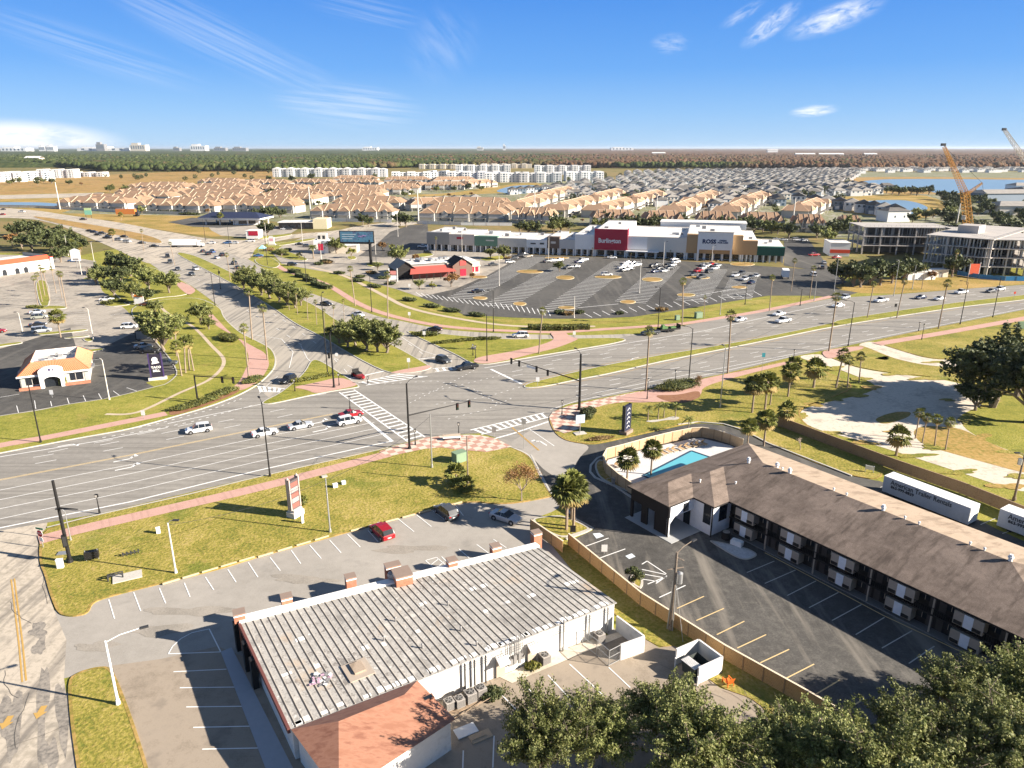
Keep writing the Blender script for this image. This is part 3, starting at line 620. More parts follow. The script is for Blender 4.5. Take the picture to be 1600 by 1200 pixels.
# islands of the left and upper car parks
for pts in ([(54,438),(75,438),(80,478),(62,482)],[(55,521),(137,514),(138,517),(60,525)],[(127,548),(162,544),(165,547),(131,552)],[(128,530),(142,527),(151,532),(135,535)],[(-40,545),(0,538),(35,534),(36,537),(0,542),(-40,550)],[(100,528),(140,524),(140,526),(100,530)],[(430,381),(489,372),(496,374),(434,385)],[(400,370),(457,365),(455,368),(400,375)],[(417,386),(450,393),(482,404),(478,408),(445,405),(425,396)],[(568,412),(588,409),(596,414),(578,418)],[(540,401),(556,400),(558,405),(545,406)],[(640,398),(672,395),(680,399),(655,403)],[(745,404),(792,398),(796,404),(760,409)],[(150,470),(205,472),(203,477),(165,480)],[(40,478),(105,478),(104,483),(42,484)]):
    slab('parking_island',pts,m_lawn)
sheet('forecourt_asphalt',[(262,347),(300,340),(330,342),(400,346),(400,352),(340,356),(300,354)],m_dark2,.014)
sheet('shop_street_asphalt',[(640,352),(668,350),(672,395),(600,402),(560,400),(590,380),(610,362)],m_dark2,.012)
sheet('service_lane_asphalt',[(1225,372),(1262,372),(1300,425),(1345,455),(1290,452),(1260,420),(1225,415)],m_dark2,.014)
def ragged(name,px,py,rx,ry,mat,z,seed,n=22):
    r_=random.Random(seed); ph=[r_.uniform(0,6.28) for _ in range(4)]
    pts=[]
    for i in range(n):
        a=2*PI*i/n; k=1+.28*math.sin(2*a+ph[0])+.2*math.sin(3*a+ph[1])+.15*math.sin(5*a+ph[2])+r_.uniform(-.08,.08); pts.append((px+rx*k*math.cos(a),py+ry*k*math.sin(a)))
    sheet(name,pts,mat,z)
rr0=random.Random(8)
for i,(x,y,rx,ry) in enumerate(((1272,632,16,3),(1300,624,14,3),(1335,617,18,4),(1362,606,12,4),(1345,592,14,3),(1305,576,14,3),(1270,565,10,3),(1400,585,20,2.5),(1450,592,24,3),(1520,610,18,5),(1545,630,16,6),(1510,655,12,7),(1530,684,16,6),(1585,706,20,5),(1290,676,26,3),(1350,692,22,3),(1430,712,26,4),(1500,738,26,4),(1575,760,26,5),(1440,640,8,2),(1480,625,12,2),(1400,675,14,2.5),(1460,700,20,4),(1590,745,20,4),(1380,560,12,2),(1460,566,14,2),(1255,650,8,4))):
    ragged('scrub_grass',x,y,rx,ry,m_grass if i%3 else m_drygrass,.034+.0015*i if i>11 else .1+.0015*i,i)
for i,(x,y,rx,ry) in enumerate(((300,955,60,8),(250,985,40,9),(470,905,50,6),(640,858,50,6),(150,1010,30,8))): ragged('asphalt_patch',x,y,rx,ry,varied('asphalt_patch_%d'%i,[(.25,.225,.19),(.36,.32,.27)],((.3,.5),(5,.5))),.0245+.001*i,60+i)

m_streak=varied('dark_streak',[(.17,.155,.135),(.27,.24,.205),(.34,.30,.25)],((.5,.4),(2.5,.6)))  # ragged darker streaks on the side street
for i,(x,y,rx,ry) in enumerate(((18,1130,14,62),(66,1110,9,70),(98,1120,9,62),(62,1010,10,14),(60,985,16,10),(78,1180,12,30))): ragged('dark_streak',x,y,rx,ry,m_streak,.0165+.001*i,80+i)
bb=MB(); P_=[Vector(q) for q in gp([(61,845),(110,832),(220,806),(400,764),(520,733),(607,710)])]; pos_=0
for i in range(len(P_)-1):
    a,c=P_[i],P_[i+1]; e=(c-a); L_=e.length; e/=L_; k=0
    while k<L_:
        for dk in (0,.9):
            if k+dk+.3>L_: continue
            u=a+e*(k+dk); n=Vector((-e.y,e.x))*1.29; v=u+e*.28; bb.poly([(u.x-n.x,u.y-n.y,.131),(v.x-n.x,v.y-n.y,.131),(v.x+n.x,v.y+n.y,.131),(u.x+n.x,u.y+n.y,.131)])
        k+=3.8
tag(bb.obj('sidewalk_band',varied('dark_pink_paving',[(.45,.27,.22),(.50,.31,.25)],((.3,.5),(6,.5)))),kind='structure')
# crack lines and sealed joints
cr=MB(); rc=random.Random(17)
for _ in range(24):
    x0,y0=rc.choice([(rc.uniform(120,800),rc.uniform(870,1000)),(rc.uniform(880,1250),rc.uniform(850,1080)),(rc.uniform(700,1150),rc.uniform(1030,1180)),(rc.uniform(0,110),rc.uniform(850,1190))])
    p=Vector(G(x0,y0)); a=rc.choice([R(33),R(-57)])+rc.uniform(-.3,.3); pts=[tuple(p)]
    for k in range(7): a+=rc.uniform(-.35,.35); p=p+Vector((math.cos(a),math.sin(a)))*rc.uniform(.5,1.3); pts.append(tuple(p))
    strip(cr,pts,.035,.044,0,world=True)
tag(cr.obj('asphalt_crack',plain('crack_tar',(.12,.11,.095))),kind='structure')
# ================================================================ near buildings
m_wwall=varied('white_painted_wall',[(.62,.60,.56),(.74,.72,.68),(.70,.68,.64)],((.3,.5),(2,.5)),space='obj',spots=[(.9,.66,(.42,.36,.30),.35)],rough=.8)
m_ribroof=varied('weathered_white_roof_panel',[(.25,.235,.215),(.35,.33,.30),(.46,.435,.395),(.23,.21,.19)],((.14,.4),(1.1,.3),(5,.3)),space='obj',spots=[(.8,.58,(.62,.58,.52),.75),(2.4,.62,(.78,.75,.71),.9),(1.7,.65,(.10,.06,.045),.8),(.22,.60,(.50,.37,.25),.6)],lohi=(.40,.60))
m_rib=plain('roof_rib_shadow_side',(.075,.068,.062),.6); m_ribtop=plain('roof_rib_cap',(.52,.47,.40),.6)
m_whitetrim=plain('white_roof_coating',(.84,.83,.80),.6)
m_black=plain('black_paint',(.018,.017,.017),.5); m_char=plain('charcoal_wall',(.022,.019,.018),.8)
m_redbrick=varied('red_brick',[(.38,.15,.09),(.48,.21,.13)],((2,.5),(9,.5)),space='obj')
m_cap=plain('brick_pillar_cap',(.27,.20,.16),.8)
m_orangemetal=varied('copper_brown_roof',[(.33,.155,.098),(.40,.20,.13),(.27,.12,.078)],((.3,.5),(2.5,.5)),space='obj',rough=.6,stretch=(.3,1,1,.5),spots=[(.5,.65,(.36,.13,.08),.5)])
m_glass=glassmat('dark_window_glass',(.02,.024,.03)); m_glassb=glassmat('blue_window_glass',(.05,.09,.13))
m_grey=plain('grey_metal',(.30,.29,.28),.5,.3); m_dgrey=plain('dark_grey_metal',(.06,.06,.062),.5,.3); m_galv=plain('galvanised_steel',(.45,.45,.44),.4,.6)
m_acgrey=plain('condenser_grey',(.36,.33,.30),.6); m_beige=plain('beige_trim',(.42,.35,.28),.7); m_greypanel=plain('grey_beige_panel',(.40,.335,.27),.8)
m_doorw=plain('white_door_paint',(.80,.82,.86),.6)
def shinglemat(name,c1,c2,c3):
    return varied(name,[c1,c2,c3],((.25,.4),(1.6,.2),(14,.4)),space='obj',spots=[(9,.58,tuple(v*.55 for v in c1),.5)],rough=.95,spec=.1,lohi=(.40,.60),aniso=((1.1,.10,1,R(25)),tuple(v*.62 for v in c1),.50,.64,.6))
m_shingle=shinglemat('brown_shingle',(.135,.105,.085),(.215,.168,.137),(.30,.235,.19))
m_shingle_lit=shinglemat('sunlit_tan_shingle',(.34,.26,.19),(.42,.33,.25),(.38,.29,.21))  # lighter shingle with the back slope's sunlight in its colour; tan on the hatch
# ---- the white building with the ribbed roof
NW,NE,SE,SW=[G(*p,3.5) for p in ((373,966),(838,850),(964,941),(455,1140))]
bA=thing('retail_building','low white building with stained ribbed metal roof and brick pillars along its front','building',(SW[0],SW[1],0))
ox,oy=SW
Q=[(p[0]-ox,p[1]-oy) for p in (NW,NE,SE,SW)]   # local
def bil(s,t):  # s along north edge, t from north to south
    a=lerp(Q[0],Q[1],s); c=lerp(Q[3],Q[2],s); return lerp(a,c,t)
b=MB(); inset=[bil(.004,.01),bil(.996,.01),bil(.996,.985),bil(.004,.985)]
b.prism(inset,0,3.36); b.obj('wall',m_wwall,bA)
b=MB(); b.prism([bil(0,0),bil(1,0),bil(1,1),bil(0,1)],3.362,3.44,0)
NR=46
for i in range(NR+1):
    s=.012+i/NR*.976; a=Vector(bil(s,.055)); c=Vector(bil(s,.992)); e=(c-a); Ln=e.length
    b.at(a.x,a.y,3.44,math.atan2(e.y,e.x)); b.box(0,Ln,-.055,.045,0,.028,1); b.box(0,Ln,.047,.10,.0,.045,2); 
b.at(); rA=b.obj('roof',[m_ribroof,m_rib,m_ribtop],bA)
b=MB(); b.prism([bil(-.004,-.012),bil(1.0,-.012),bil(1.0,.05),bil(-.004,.05)],3.1,3.66,0); b.obj('parapet',m_whitetrim,bA)
b=MB(); a=bil(0,.05);c=bil(0,.99); b.prism([(a[0]-.25,a[1]-.1),(a[0]-.02,a[1]),(c[0]-.02,c[1]),(c[0]-.25,c[1]-.1)],3.0,3.5,0); b.obj('fascia',plain('maroon_fascia',(.16,.06,.05)),bA)
b=MB(); rs=random.Random(3)
for i in range(70):   # coating patches along the south eave
    s=rs.random(); t=rs.choice([.955,.965,.97,.60,.62,.35]) if i>30 else .965; x,y=bil(s,t); b.at(x,y,3.442+.001*(i%5),R(33)); b.box(-rs.uniform(.2,.5),rs.uniform(.2,.5),-.25,rs.uniform(.1,.35),0,.02)
b.obj('coating_patch',m_whitetrim,rA)['kind']='stuff'
def pillar(px,py,w=1.1,d=1.0,top=4.45,z0=0):
    x,y=G(px,py,top); b=MB(); b.at(x-ox,y-oy,0,R(25)); b.box(-w/2,w/2,-d/2,d/2,z0,top-.35,0); b.box(-w/2-.02,w/2+.02,-d/2-.02,d/2+.02,top-.35,top-.2,1); b.box(-w/2,w/2,-d/2,d/2,top-.2,top-.08,0); o=b.obj('brick_pillar',[m_redbrick,m_whitetrim],bA); b=MB(); b.at(x-ox,y-oy,0,R(25)); b.box(-w/2-.06,w/2+.06,-d/2-.06,d/2+.06,top-.08,top,0); b.obj('cap',m_cap,o); return o
for p in ((373,955),(447,930),(547,899),(706,873),(774,851),(838,830)): pillar(*p)
pillar(613,881,1.7,1.0); pillar(628,893,1.9,2.0,4.7,3.3)
# shop windows and dark piers on the west front
for t0,t1 in ((.05,.20),(.25,.36)):
    a=Vector(bil(0,t0)); c=Vector(bil(0,t1)); e=c-a; b=MB(); b.at(a.x,a.y,0,math.atan2(e.y,e.x)); b.box(0,e.length,-.12,.05,.35,2.6,0); b.box(0,e.length,-.14,-.12,1.5,1.58,1); b.box(0,.08,-.14,-.1,.35,2.6,1); b.obj('shop_window',[m_glass,m_black],bA)
for t in (.02,.225,.385):
    a=Vector(bil(-.012,t)); b=MB(); b.at(a.x,a.y,0,R(-57)); b.box(-.35,.35,-.25,.3,0,3.36); b.obj('pier',m_black,bA)
# south wall: pipes, meters, doors, awnings
def southpt(px,py,z): 
    x,y=G(px,py,z); return x-ox,y-oy
a=Vector(Q[3]); c=Vector(Q[2]); e=(c-a); SL=e.length; SA=math.atan2(e.y,e.x)
def onS(s): p=a+e*s; return p
for k,s in enumerate((.47,.50,.535,.80,.895,.965)):
    p=onS(s); b=MB(); b.at(p.x,p.y,0,SA); b.box(-.06,.06,-.12,.04,.1,3.3 if k!=3 else 3.9); b.obj('downpipe',m_dgrey if k<3 else m_galv,bA)
for k,s in enumerate((.585,.69)):
    p=onS(s); b=MB(); b.at(p.x,p.y,0,SA); b.box(-.5,.5,.0,.07,.1,2.1,0); b.box(-.62,.62,-.9,-.8,2.0,2.06,1)
    for i in range(9): b.poly([(-.62+i*.14,.05,2.6),(-.62+i*.14,-.9,2.1),(-.55+i*.14,-.9,2.1),(-.55+i*.14,.05,2.6)],1 if i%2 else 2)
    b.poly([(-.62,.05,2.58),(.62,.05,2.58),(.62,-.9,2.08),(-.62,-.9,2.08)][::-1],1); b.obj('door_awning',[m_beige,m_whitetrim,m_grey],bA)
for k,(s,z,wd,h) in enumerate(((.615,1.0,.5,.7),(.63,1.1,.35,.9),(.645,.9,.3,1.2),(.655,1.3,.35,.6),(.60,1.6,.3,.4))):
    p=onS(s); b=MB(); b.at(p.x,p.y,0,SA); b.box(-wd/2,wd/2,-.2,.02,z,z+h); b.tube((0,-.1,z+h),(0,-.1,3.5),.03); b.obj('meter_box',m_grey,bA)
p=onS(.635); b=MB(); b.at(p.x,p.y,0,SA); 
for i in range(5): b.tube((-.5+i*.25,-.1,2.2),(-.5+i*.25,-.1,4.3-.3*(i%2)),.035)
b.tube((-.5,-.1,4.0),(.5,-.1,4.0),.03); b.obj('conduit',m_grey,bA)
b=MB(); p=onS(.46); q=onS(.99); 
for i in range(3): b.tube((p.x,p.y-.15,2.6+i*.25),(q.x,q.y-.15,2.5+i*.3),.02,n=5)
b.obj('cable_run',m_dgrey,bA)
# roof kit
x,y=southpt(560,1045,3.5); b=MB(); b.at(x,y,3.46,R(33)); b.box(-1.3,1.1,-1.4,1.2,0,.10,0); b.box(-.6,.5,-.7,.8,.10,.28,1); b.obj('roof_hatch',[m_beige,m_shingle_lit],rA)
x,y=southpt(615,902,3.7); b=MB(); b.at(x,y,3.6,R(25)); b.blob((0,0,.45),.75,.6,.55,10,6); b.obj('roof_dish',m_grey,rA)
x,y=southpt(502,1062,3.5); b=MB(); rs=random.Random(5)
for i in range(38):
    b.at(x+rs.uniform(-.75,.75),y+rs.uniform(-.75,.75),3.47+.004*i,rs.uniform(0,3)); b.box(-.17,.17,-.12,.12,0,.03,i%3)
b.obj('painted_patch',[m_whitetrim,plain('pink_paper',(.55,.36,.45)),m_grey],rA)
for px,py in ((660,1012),(720,985),(745,1008),(618,970),(700,945),(600,1000)):
    x,y=southpt(px,py,3.5); b=MB(); b.at(x,y,3.45); b.tube((0,0,0),(0,0,.45),.09,.09); b.tube((0,0,.45),(0,0,.55),.14,.05); b.obj('vent_pipe',m_grey,rA)
# annex with the copper coloured hip roof
E=[G(455,1142,3.35),G(652,1062,3.6),G(712,1126,3.1)]
e0,e1,e2=[Vector((p[0]-ox,p[1]-oy)) for p in E]; e3=e0+(e2-e1)*1.42
r1=Vector(southpt(529,1127,4.55)); r2=Vector(southpt(632,1086,4.45)); z=3.25
an=MB(); v=[(e0.x,e0.y,3.5),(e1.x,e1.y,3.5),(e2.x,e2.y,z),(e3.x,e3.y,z),(r1.x,r1.y,4.55),(r2.x,r2.y,4.5)]
i0=an.pts(v)
for f in ((0,4,5,1),(0,3,4),(3,2,5,4),(2,1,5)): an.face([i0+i for i in f][::-1])
an.face([i0,i0+1,i0+2,i0+3]); hipo=an.obj('hip_roof',m_orangemetal,bA)
cn=(e0+e1+e2+e3)/4; b=MB(); b.prism([tuple(cn+(q-cn)*k) for q,k in ((e0,.93),(e1,.93),(e2,.93),(e3,.93))],0,3.24); b.obj('annex_wall',m_wwall,bA)
x,y=southpt(669,1091,3.8); b=MB(); b.at(x,y,3.78,R(33)); b.box(-.5,.5,-.3,.3,0,.14,0); b.box(-.4,.4,-.2,.2,.14,.16,1); b.obj('skylight',[m_orangemetal,m_glass],hipo)
# ---- condensers
def condenser():
    t=thing('air_conditioner','grey box air conditioner','air conditioner')
    b=MB(); b.cbox(0,0,.5,.85,.85,.86,0)
    for i in range(9):
        for sx in (-1,1): b.cbox(sx*.43,0,.15+i*.085,.02,.8,.03,1); b.cbox(0,sx*.43,.15+i*.085,.8,.02,.03,1)
    b.obj('casing',[m_acgrey,m_dgrey],t)
    b=MB(); b.tube((0,0,.93),(0,0,.96),.34,.34,16,0)
    for i in range(5): a=i*PI/2.5; b.tube((0,0,.97),(.3*math.cos(a),.3*math.sin(a),.97),.03,.05,4,1)
    b.obj('fan',[m_black,m_grey],t)
    b=MB()
    for r in (.12,.22,.33): 
        n=14
        for i in range(n): a0=2*PI*i/n; a1=2*PI*(i+1)/n; b.tube((r*math.cos(a0),r*math.sin(a0),1.0),(r*math.cos(a1),r*math.sin(a1),1.0),.008,n=4,caps=False)
    b.obj('fan_guard',m_grey,t); return t
kc=K(condenser())
for px,py,rz,sc_,lb in ((702,1110,.55,1,'grey air conditioner on the stand nearest the orange roof'),(718,1106,.55,1,'air conditioner with rusty orange fan, second along the stand behind the white building'),(735,1098,.55,1.15,'tall beige air conditioner, third along the stand behind the white building'),(751,1090,.55,1.1,'air conditioner at the end of the stand beside the bush'),(851,1036,.55,1.1,'lone grey air conditioner beside the striped door awning'),(936,1002,.55,1.1,'grey air conditioner inside the white walled yard')):
    x,y=G(px,py); kc.put((x,y,.25 if px<760 else .05),rz,lb,'air conditioners behind the white building',sc_)
t=thing('equipment_stand','wooden frame stand carrying the air conditioners','stand',(*G(727,1103),0),.55)
b=MB(); b.cbox(0,0,.18,4.4,1.1,.08); 
for i in range(5): b.cbox(-2.1+i*1.05,-.5,.09,.08,.08,.18); b.cbox(-2.1+i*1.05,.5,.09,.08,.08,.18)
b.tube((-2,-.9,.02),(2.2,-.9,.6),.04); b.tube((2.2,-.9,0),(2.2,-.9,.7),.04); b.obj('frame',plain('weathered_wood',(.34,.25,.17)),t)
t=thing('scrap_board','broken white board lying on brown asphalt behind the annex','board',(*G(728,1143),0),.5)
b=MB(); b.cbox(0,0,.1,2.0,1.2,.08); b.obj('panel',m_whitetrim,t); b=MB(); b.cbox(.9,-1.2,.06,2.0,1.0,.1); b.cbox(.7,-1.3,.16,1.4,.1,.08); b.obj('crate_frame',plain('raw_wood',(.48,.36,.24)),t)
# ---- yard with low white wall and mesh gate
def wallseg(b,p,q,h,w=.2):
    p=Vector(p);q=Vector(q); e=q-p; M=b.M; b.at(p.x,p.y,0,math.atan2(e.y,e.x)); b.box(-.001,e.length,-w/2,w/2,0,h); b.M=M
yA=thing('yard_enclosure','white walled service yard with chain-link gate against the white building','enclosure',(*G(1006,1020),0)); ax,ay=G(1006,1020)
def ly(px,py,z=0): x,y=G(px,py,z); return (x-ax,y-ay)
b=MB(); wallseg(b,ly(964,962,1.9),ly(1006,993,1.9),1.9); b.obj('side_wall',m_wwall,yA); b=MB(); wallseg(b,ly(1007,994,1.9),ly(970,1007,1.9),1.9,.22); b.obj('front_wall',m_wwall,yA)
def meshfence(parent,p,q,h,name='mesh_panel'):
    p=Vector(p);q=Vector(q);e=q-p; b=MB(); b.at(p.x,p.y,0,math.atan2(e.y,e.x)); Ln=e.length
    b.tube((0,0,h),(Ln,0,h),.035); b.tube((0,0,.1),(Ln,0,.1),.03); b.tube((0,0,0),(0,0,h),.04); b.tube((Ln,0,0),(Ln,0,h),.04); b.tube((0,0,h*.55),(Ln,0,h*.55),.025)
    n=int(Ln/.16)
    for i in range(n): 
        x=i*.16; b.tube((x,0,.1),(min(x+h*.5,Ln),0,min(h,.1+(min(x+h*.5,Ln)-x)*2)),.007,n=3,caps=False); b.tube((x,0,h),(min(x+h*.5,Ln),0,max(.1,h-(min(x+h*.5,Ln)-x)*2)),.007,n=3,caps=False)
    return b.obj(name,m_galv,parent)
meshfence(yA,ly(970,1031),ly(951,1041),1.9,'gate'); meshfence(yA,ly(951,1041),ly(932,1024),1.9); meshfence(yA,ly(932,1024),ly(910,1008),1.9)
# ---- dumpster enclosure
dA=thing('bin_enclosure','small white three-sided concrete block bin enclosure','enclosure',(*G(1092,1075),0)); ax,ay=G(1092,1075)
P1=ly(1057,1014,1.9);P2=ly(1092,999,1.9);P3=ly(1129,1026,1.9);P4=ly(1092,1043,1.9)
b=MB(); wallseg(b,P1,P2,1.9); wallseg(b,P2,P3,1.9,.21); wallseg(b,P3,P4,1.9); b.obj('block_wall',m_wwall,dA)
for px in (P1,P4): b=MB(); b.tube((px[0]-.1,px[1]-.35,0),(px[0]-.1,px[1]-.35,1.1),.08); b.obj('bollard',m_whitetrim,dA)
t=thing('rubbish_bin','dark metal rubbish skip with ribbed white lid inside the bin enclosure','skip',(*G(1085,1050),0),R(33))
b=MB(); b.poly([(-1,-.7,.15),(1,-.7,.15),(1.1,-.9,1.25),(-1.1,-.9,1.25)]); b.poly([(1,.7,.15),(-1,.7,.15),(-1.1,.8,1.4),(1.1,.8,1.4)]); b.poly([(-1,.7,.15),(-1,-.7,.15),(-1.1,-.9,1.25),(-1.1,.8,1.4)]); b.poly([(1,-.7,.15),(1,.7,.15),(1.1,.8,1.4),(1.1,-.9,1.25)]); b.poly([(-1,-.7,.2),(-1,.7,.2),(1,.7,.2),(1,-.7,.2)][::-1])
for x in (-1,-.3,.3,1): b.cbox(x,-.82,.7,.08,.06,1.0)
b.cbox(0,0,.075,1.6,1.2,.15); b.obj('body',plain('dark_green_steel',(.05,.06,.055)),t)
b=MB(); b.box(-1.15,-.05,-.95,.85,1.36,1.41,0)
for i in range(7): b.box(-1.12+i*.15,-1.05+i*.15,-.95,.85,1.41,1.45,1)
b.obj('lid',[m_grey,m_whitetrim],t)
# ---- orange chair
t=thing('garden_chair','orange plastic garden chair on dry grass beside the bin enclosure','chair',(*G(1137,1069),0),R(200))
mo=plain('orange_plastic',(.75,.17,.03),.4)
b=MB(); b.poly([(-.35,-.35,.42),(.35,-.35,.42),(.3,.35,.30),(-.3,.35,.30)]); b.poly([(-.35,-.35,.40),(-.3,.35,.28),(.3,.35,.28),(.35,-.35,.40)]); b.obj('seat',mo,t)
b=MB(); b.M=Matrix.Translation((0,.35,.3))@Matrix.Rotation(R(-20),4,'X'); 
for i in range(5): b.cbox(-.26+i*.13,0,.42,.1,.03,.84)
b.obj('backrest',mo,t)
for x in (-.36,.36):
    b=MB(); b.cbox(x,-.05,.6,.1,.8,.03); b.cbox(x,-.4,.3,.06,.06,.6); b.obj('armrest',mo,t)
    for y in (-.35,.45): b=MB(); b.cbox(x*.92,y,.2,.06,.06,.4); b.obj('leg',mo,t)
# ---- timber slat fences
m_slat=varied('cedar_slats',[(.60,.35,.14),(.70,.43,.19),(.50,.29,.12)],((.4,.5),(3,.5)),space='obj',rough=.7)
m_slatd=varied('weathered_boards',[(.30,.19,.10),(.38,.25,.14),(.25,.155,.085)],((.4,.5),(3,.5)),space='obj')
m_slatl=varied('pale_boards',[(.44,.31,.18),(.54,.39,.235)],((.4,.5),(3,.5)),space='obj')
m_fcap=plain('sunlit_pale_cap',(.80,.66,.48)); m_fcapd=plain('brown_fence_cap',(.34,.23,.14))  # pale tan cap colour lightened to carry the strong sun along the top
def fence(name,label,pts,h,mat,capmat,step=2.4,slats=True,world=False):
    p=[Vector(q) for q in (pts if world else gp(pts))]; o0=p[0]; t=thing(name,label,'fence',(o0.x,o0.y,0)); npan=0
    for i in range(len(p)-1):
        a,c=p[i]-o0,p[i+1]-o0; e=c-a; n=max(1,round(e.length/step)); an=math.atan2(e.y,e.x); w_=e.length/n
        b=MB(); 
        if slats:
            k=int(h/.15)
            for j in range(k): b.box(0,w_,-.012,.012,.05+j*h/k,.05+j*h/k+.105)
            b.box(0,w_,.014,.03,.1,h-.1,2)
        else: b.box(0,w_,-.015,.015,.03,h)
        b.box(0,w_,-.10,.10,h+.002,h+.06,1)
        pm=b.mesh('panel',[mat,capmat,m_slatd]); b=MB(); b.box(-.06,.06,-.06,.055,0,h+.001); qm=b.mesh('post',[m_slatd])
        for j in range(n):
            q=a+e*(j/n)
            for me,nm in ((pm,'panel'),(qm,'post')):
                o=bpy.data.objects.new(nm,me); COL.objects.link(o); o.parent=t; o.location=(q.x,q.y,0); o.rotation_euler=(0,0,an)
    return t
fence('slat_fence','honey coloured horizontal slat fence between the white building and the hotel car park',[(888,852),(1000,946),(1130,1030),(1258,1103),(1300,1128)],1.75,m_slat,m_fcap)
fence('slat_fence','short honey coloured slat fence by the palms at the parking entrance',[(829,829),(879,864)],1.75,m_slat,m_fcap)
fence('board_fence','long brown board fence between the hotel and the vacant lot',[(1205,665),(1222,668),(1290,694),(1400,736),(1500,771),(1600,812),(1750,875)],1.9,m_slatd,m_fcapd,slats=False)
fence('pool_fence','curved pale timber fence around the swimming pool',[(990,775),(965,757),(946,740),(942,728),(948,717),(975,710),(1010,700),(1050,690),(1080,684),(1096,683),(1115,686),(1140,694),(1160,702)],1.9,m_slatl,m_fcap,1.9,slats=False)
# ---- pool terrace
sheet('pool_deck',[(985,770),(960,752),(948,738),(945,728),(950,719),(1010,702),(1080,686),(1096,685),(1140,696),(1185,715),(1150,740),(1040,780)],varied('pool_deck_concrete',[(.56,.54,.52),(.66,.64,.62)],((.5,.5),(4,.5))),.06)
pl=thing('swimming_pool','turquoise swimming pool behind the fence','swimming pool',(*G(1060,725),0)); px0,py0=G(1060,725)
PO=[(1007,744),(1081,706),(1110,716),(1035,757)]
pp=[Vector((G(*q)[0]-px0,G(*q)[1]-py0)) for q in PO]
b=MB(); b.poly([(q.x,q.y,.085) for q in pp][::-1]); b.obj('water',watermat('pool_water',(.13,.46,.54),2.5,.08),pl)
b=MB(); c_=sum(pp,Vector((0,0)))/4
for i in range(4):
    a=pp[i]; d=pp[(i+1)%4]; e=d-a; b.at(a.x,a.y,0,math.atan2(e.y,e.x)); b.box(-.2,e.length+.2,-.0,.35,.06,.13+.002*i)
b.obj('coping',plain('dark_blue_tile',(.03,.07,.12)),pl)
def lounger():
    t=thing('lounge_chair','white reclining lounge chair','lounge chair')
    b=MB(); b.box(-.32,.32,-.2,1.2,.28,.33); b.obj('seat',m_slatl,t)
    b=MB(); b.M=Matrix.Translation((0,-.2,.3))@Matrix.Rotation(R(-40),4,'X'); b.box(-.32,.32,-.03,.03,0,.8); b.obj('backrest',m_slatl,t)
    for x in (-.28,.28):
        for y in (-.1,1.1): b=MB(); b.cbox(x,y,.14,.05,.05,.28); b.obj('leg',m_whitetrim,t)
    return t
kl=K(lounger())
wh=['closest to the palms','second from the palms','third from the palms','fourth from the palms','fifth from the palms','sixth from the palms','by the orange boards','in the far corner','last one by the shaded fence']
for i,(px,py) in enumerate(((1034,709),(1042,706),(1051,704),(1062,702),(1071,699),(1080,697),(1088,695),(1097,694),(963,728))):
    x,y=G(px,py); kl.put((x,y,.06),R(-150),'pale reclining pool chair along the fence, '+(wh[i] if i<8 else 'alone at the near curve'),'pool chairs along the timber fence')
t=thing('pool_gate_cabinet','small grey gas meter and pipe hoop at the kerb by the pool fence','meter',(*G(958,757),0)); b=MB(); b.cbox(0,0,.5,.5,.4,1.0); b.obj('cabinet',m_grey,t); b=MB(); b.path([(-1,0,0),(-1,0,1.0),(.9,.9,1.0)],.03); b.obj('hoop',m_galv,t)
# ---- the hotel
MO=G(1044,840); MA=R(-54.5)
mt=thing('hotel_building','two-storey black and white hotel with long brown hipped shingle roof','building',(MO[0],MO[1],0),MA)
E0=4.7; s_=.26
def rf(u,v,k): return (u,v,E0+s_*k)
A_=rf(-7.8,-.3,0);B_=rf(0,-.3,0);C_=rf(0,4.5,0);D_=rf(3.6,4.5,0);F_=rf(3.6,7.5,0);G_=rf(43,7.5,0);H_=rf(43,26.5,0);I_=rf(-7.8,26.5,0)
a1=rf(-3.9,3.6,3.9);a2=rf(-3.9,8.4,3.9);c1=rf(-2.1,10.2,5.7);c2=rf(-2.1,13.2,5.7);d1=rf(1.7,17,9.5);d2=rf(33.5,17,9.5)
b=MB()
for f in ((A_,B_,a1),(B_,C_,a2,a1),(C_,D_,c1,a2),(D_,F_,c2,c1),(F_,G_,d2,d1,c2),(G_,H_,d2),(A_,a1,a2,c1,c2,d1,I_)): b.poly(f,0)
b.poly((H_,I_,d1,d2),1)  # back slope gets the lighter shingle, its sunlight painted in
out=[A_,B_,C_,D_,F_,G_,H_,I_]; b.prism([(q[0],q[1]) for q in out],E0-.22,E0-.004,2)
mroof=b.obj('roof',[m_shingle,m_shingle_lit,m_char],mt,tri=True)
b=MB()
b.prism([(3.0,8.9),(42.4,8.9),(42.4,25.9),(-7.2,25.9),(-7.2,8.9)],0,E0-.22,0); b.obj('main_wall',m_char,mt)
b=MB(); b.box(-7.2,3.0,4.95,8.9,0,E0-.22); b.box(3.0,3.02,5.0,8.85,0,E0-.22); b.obj('lobby_wall',plain('white_stucco',(.78,.78,.80)),mt)
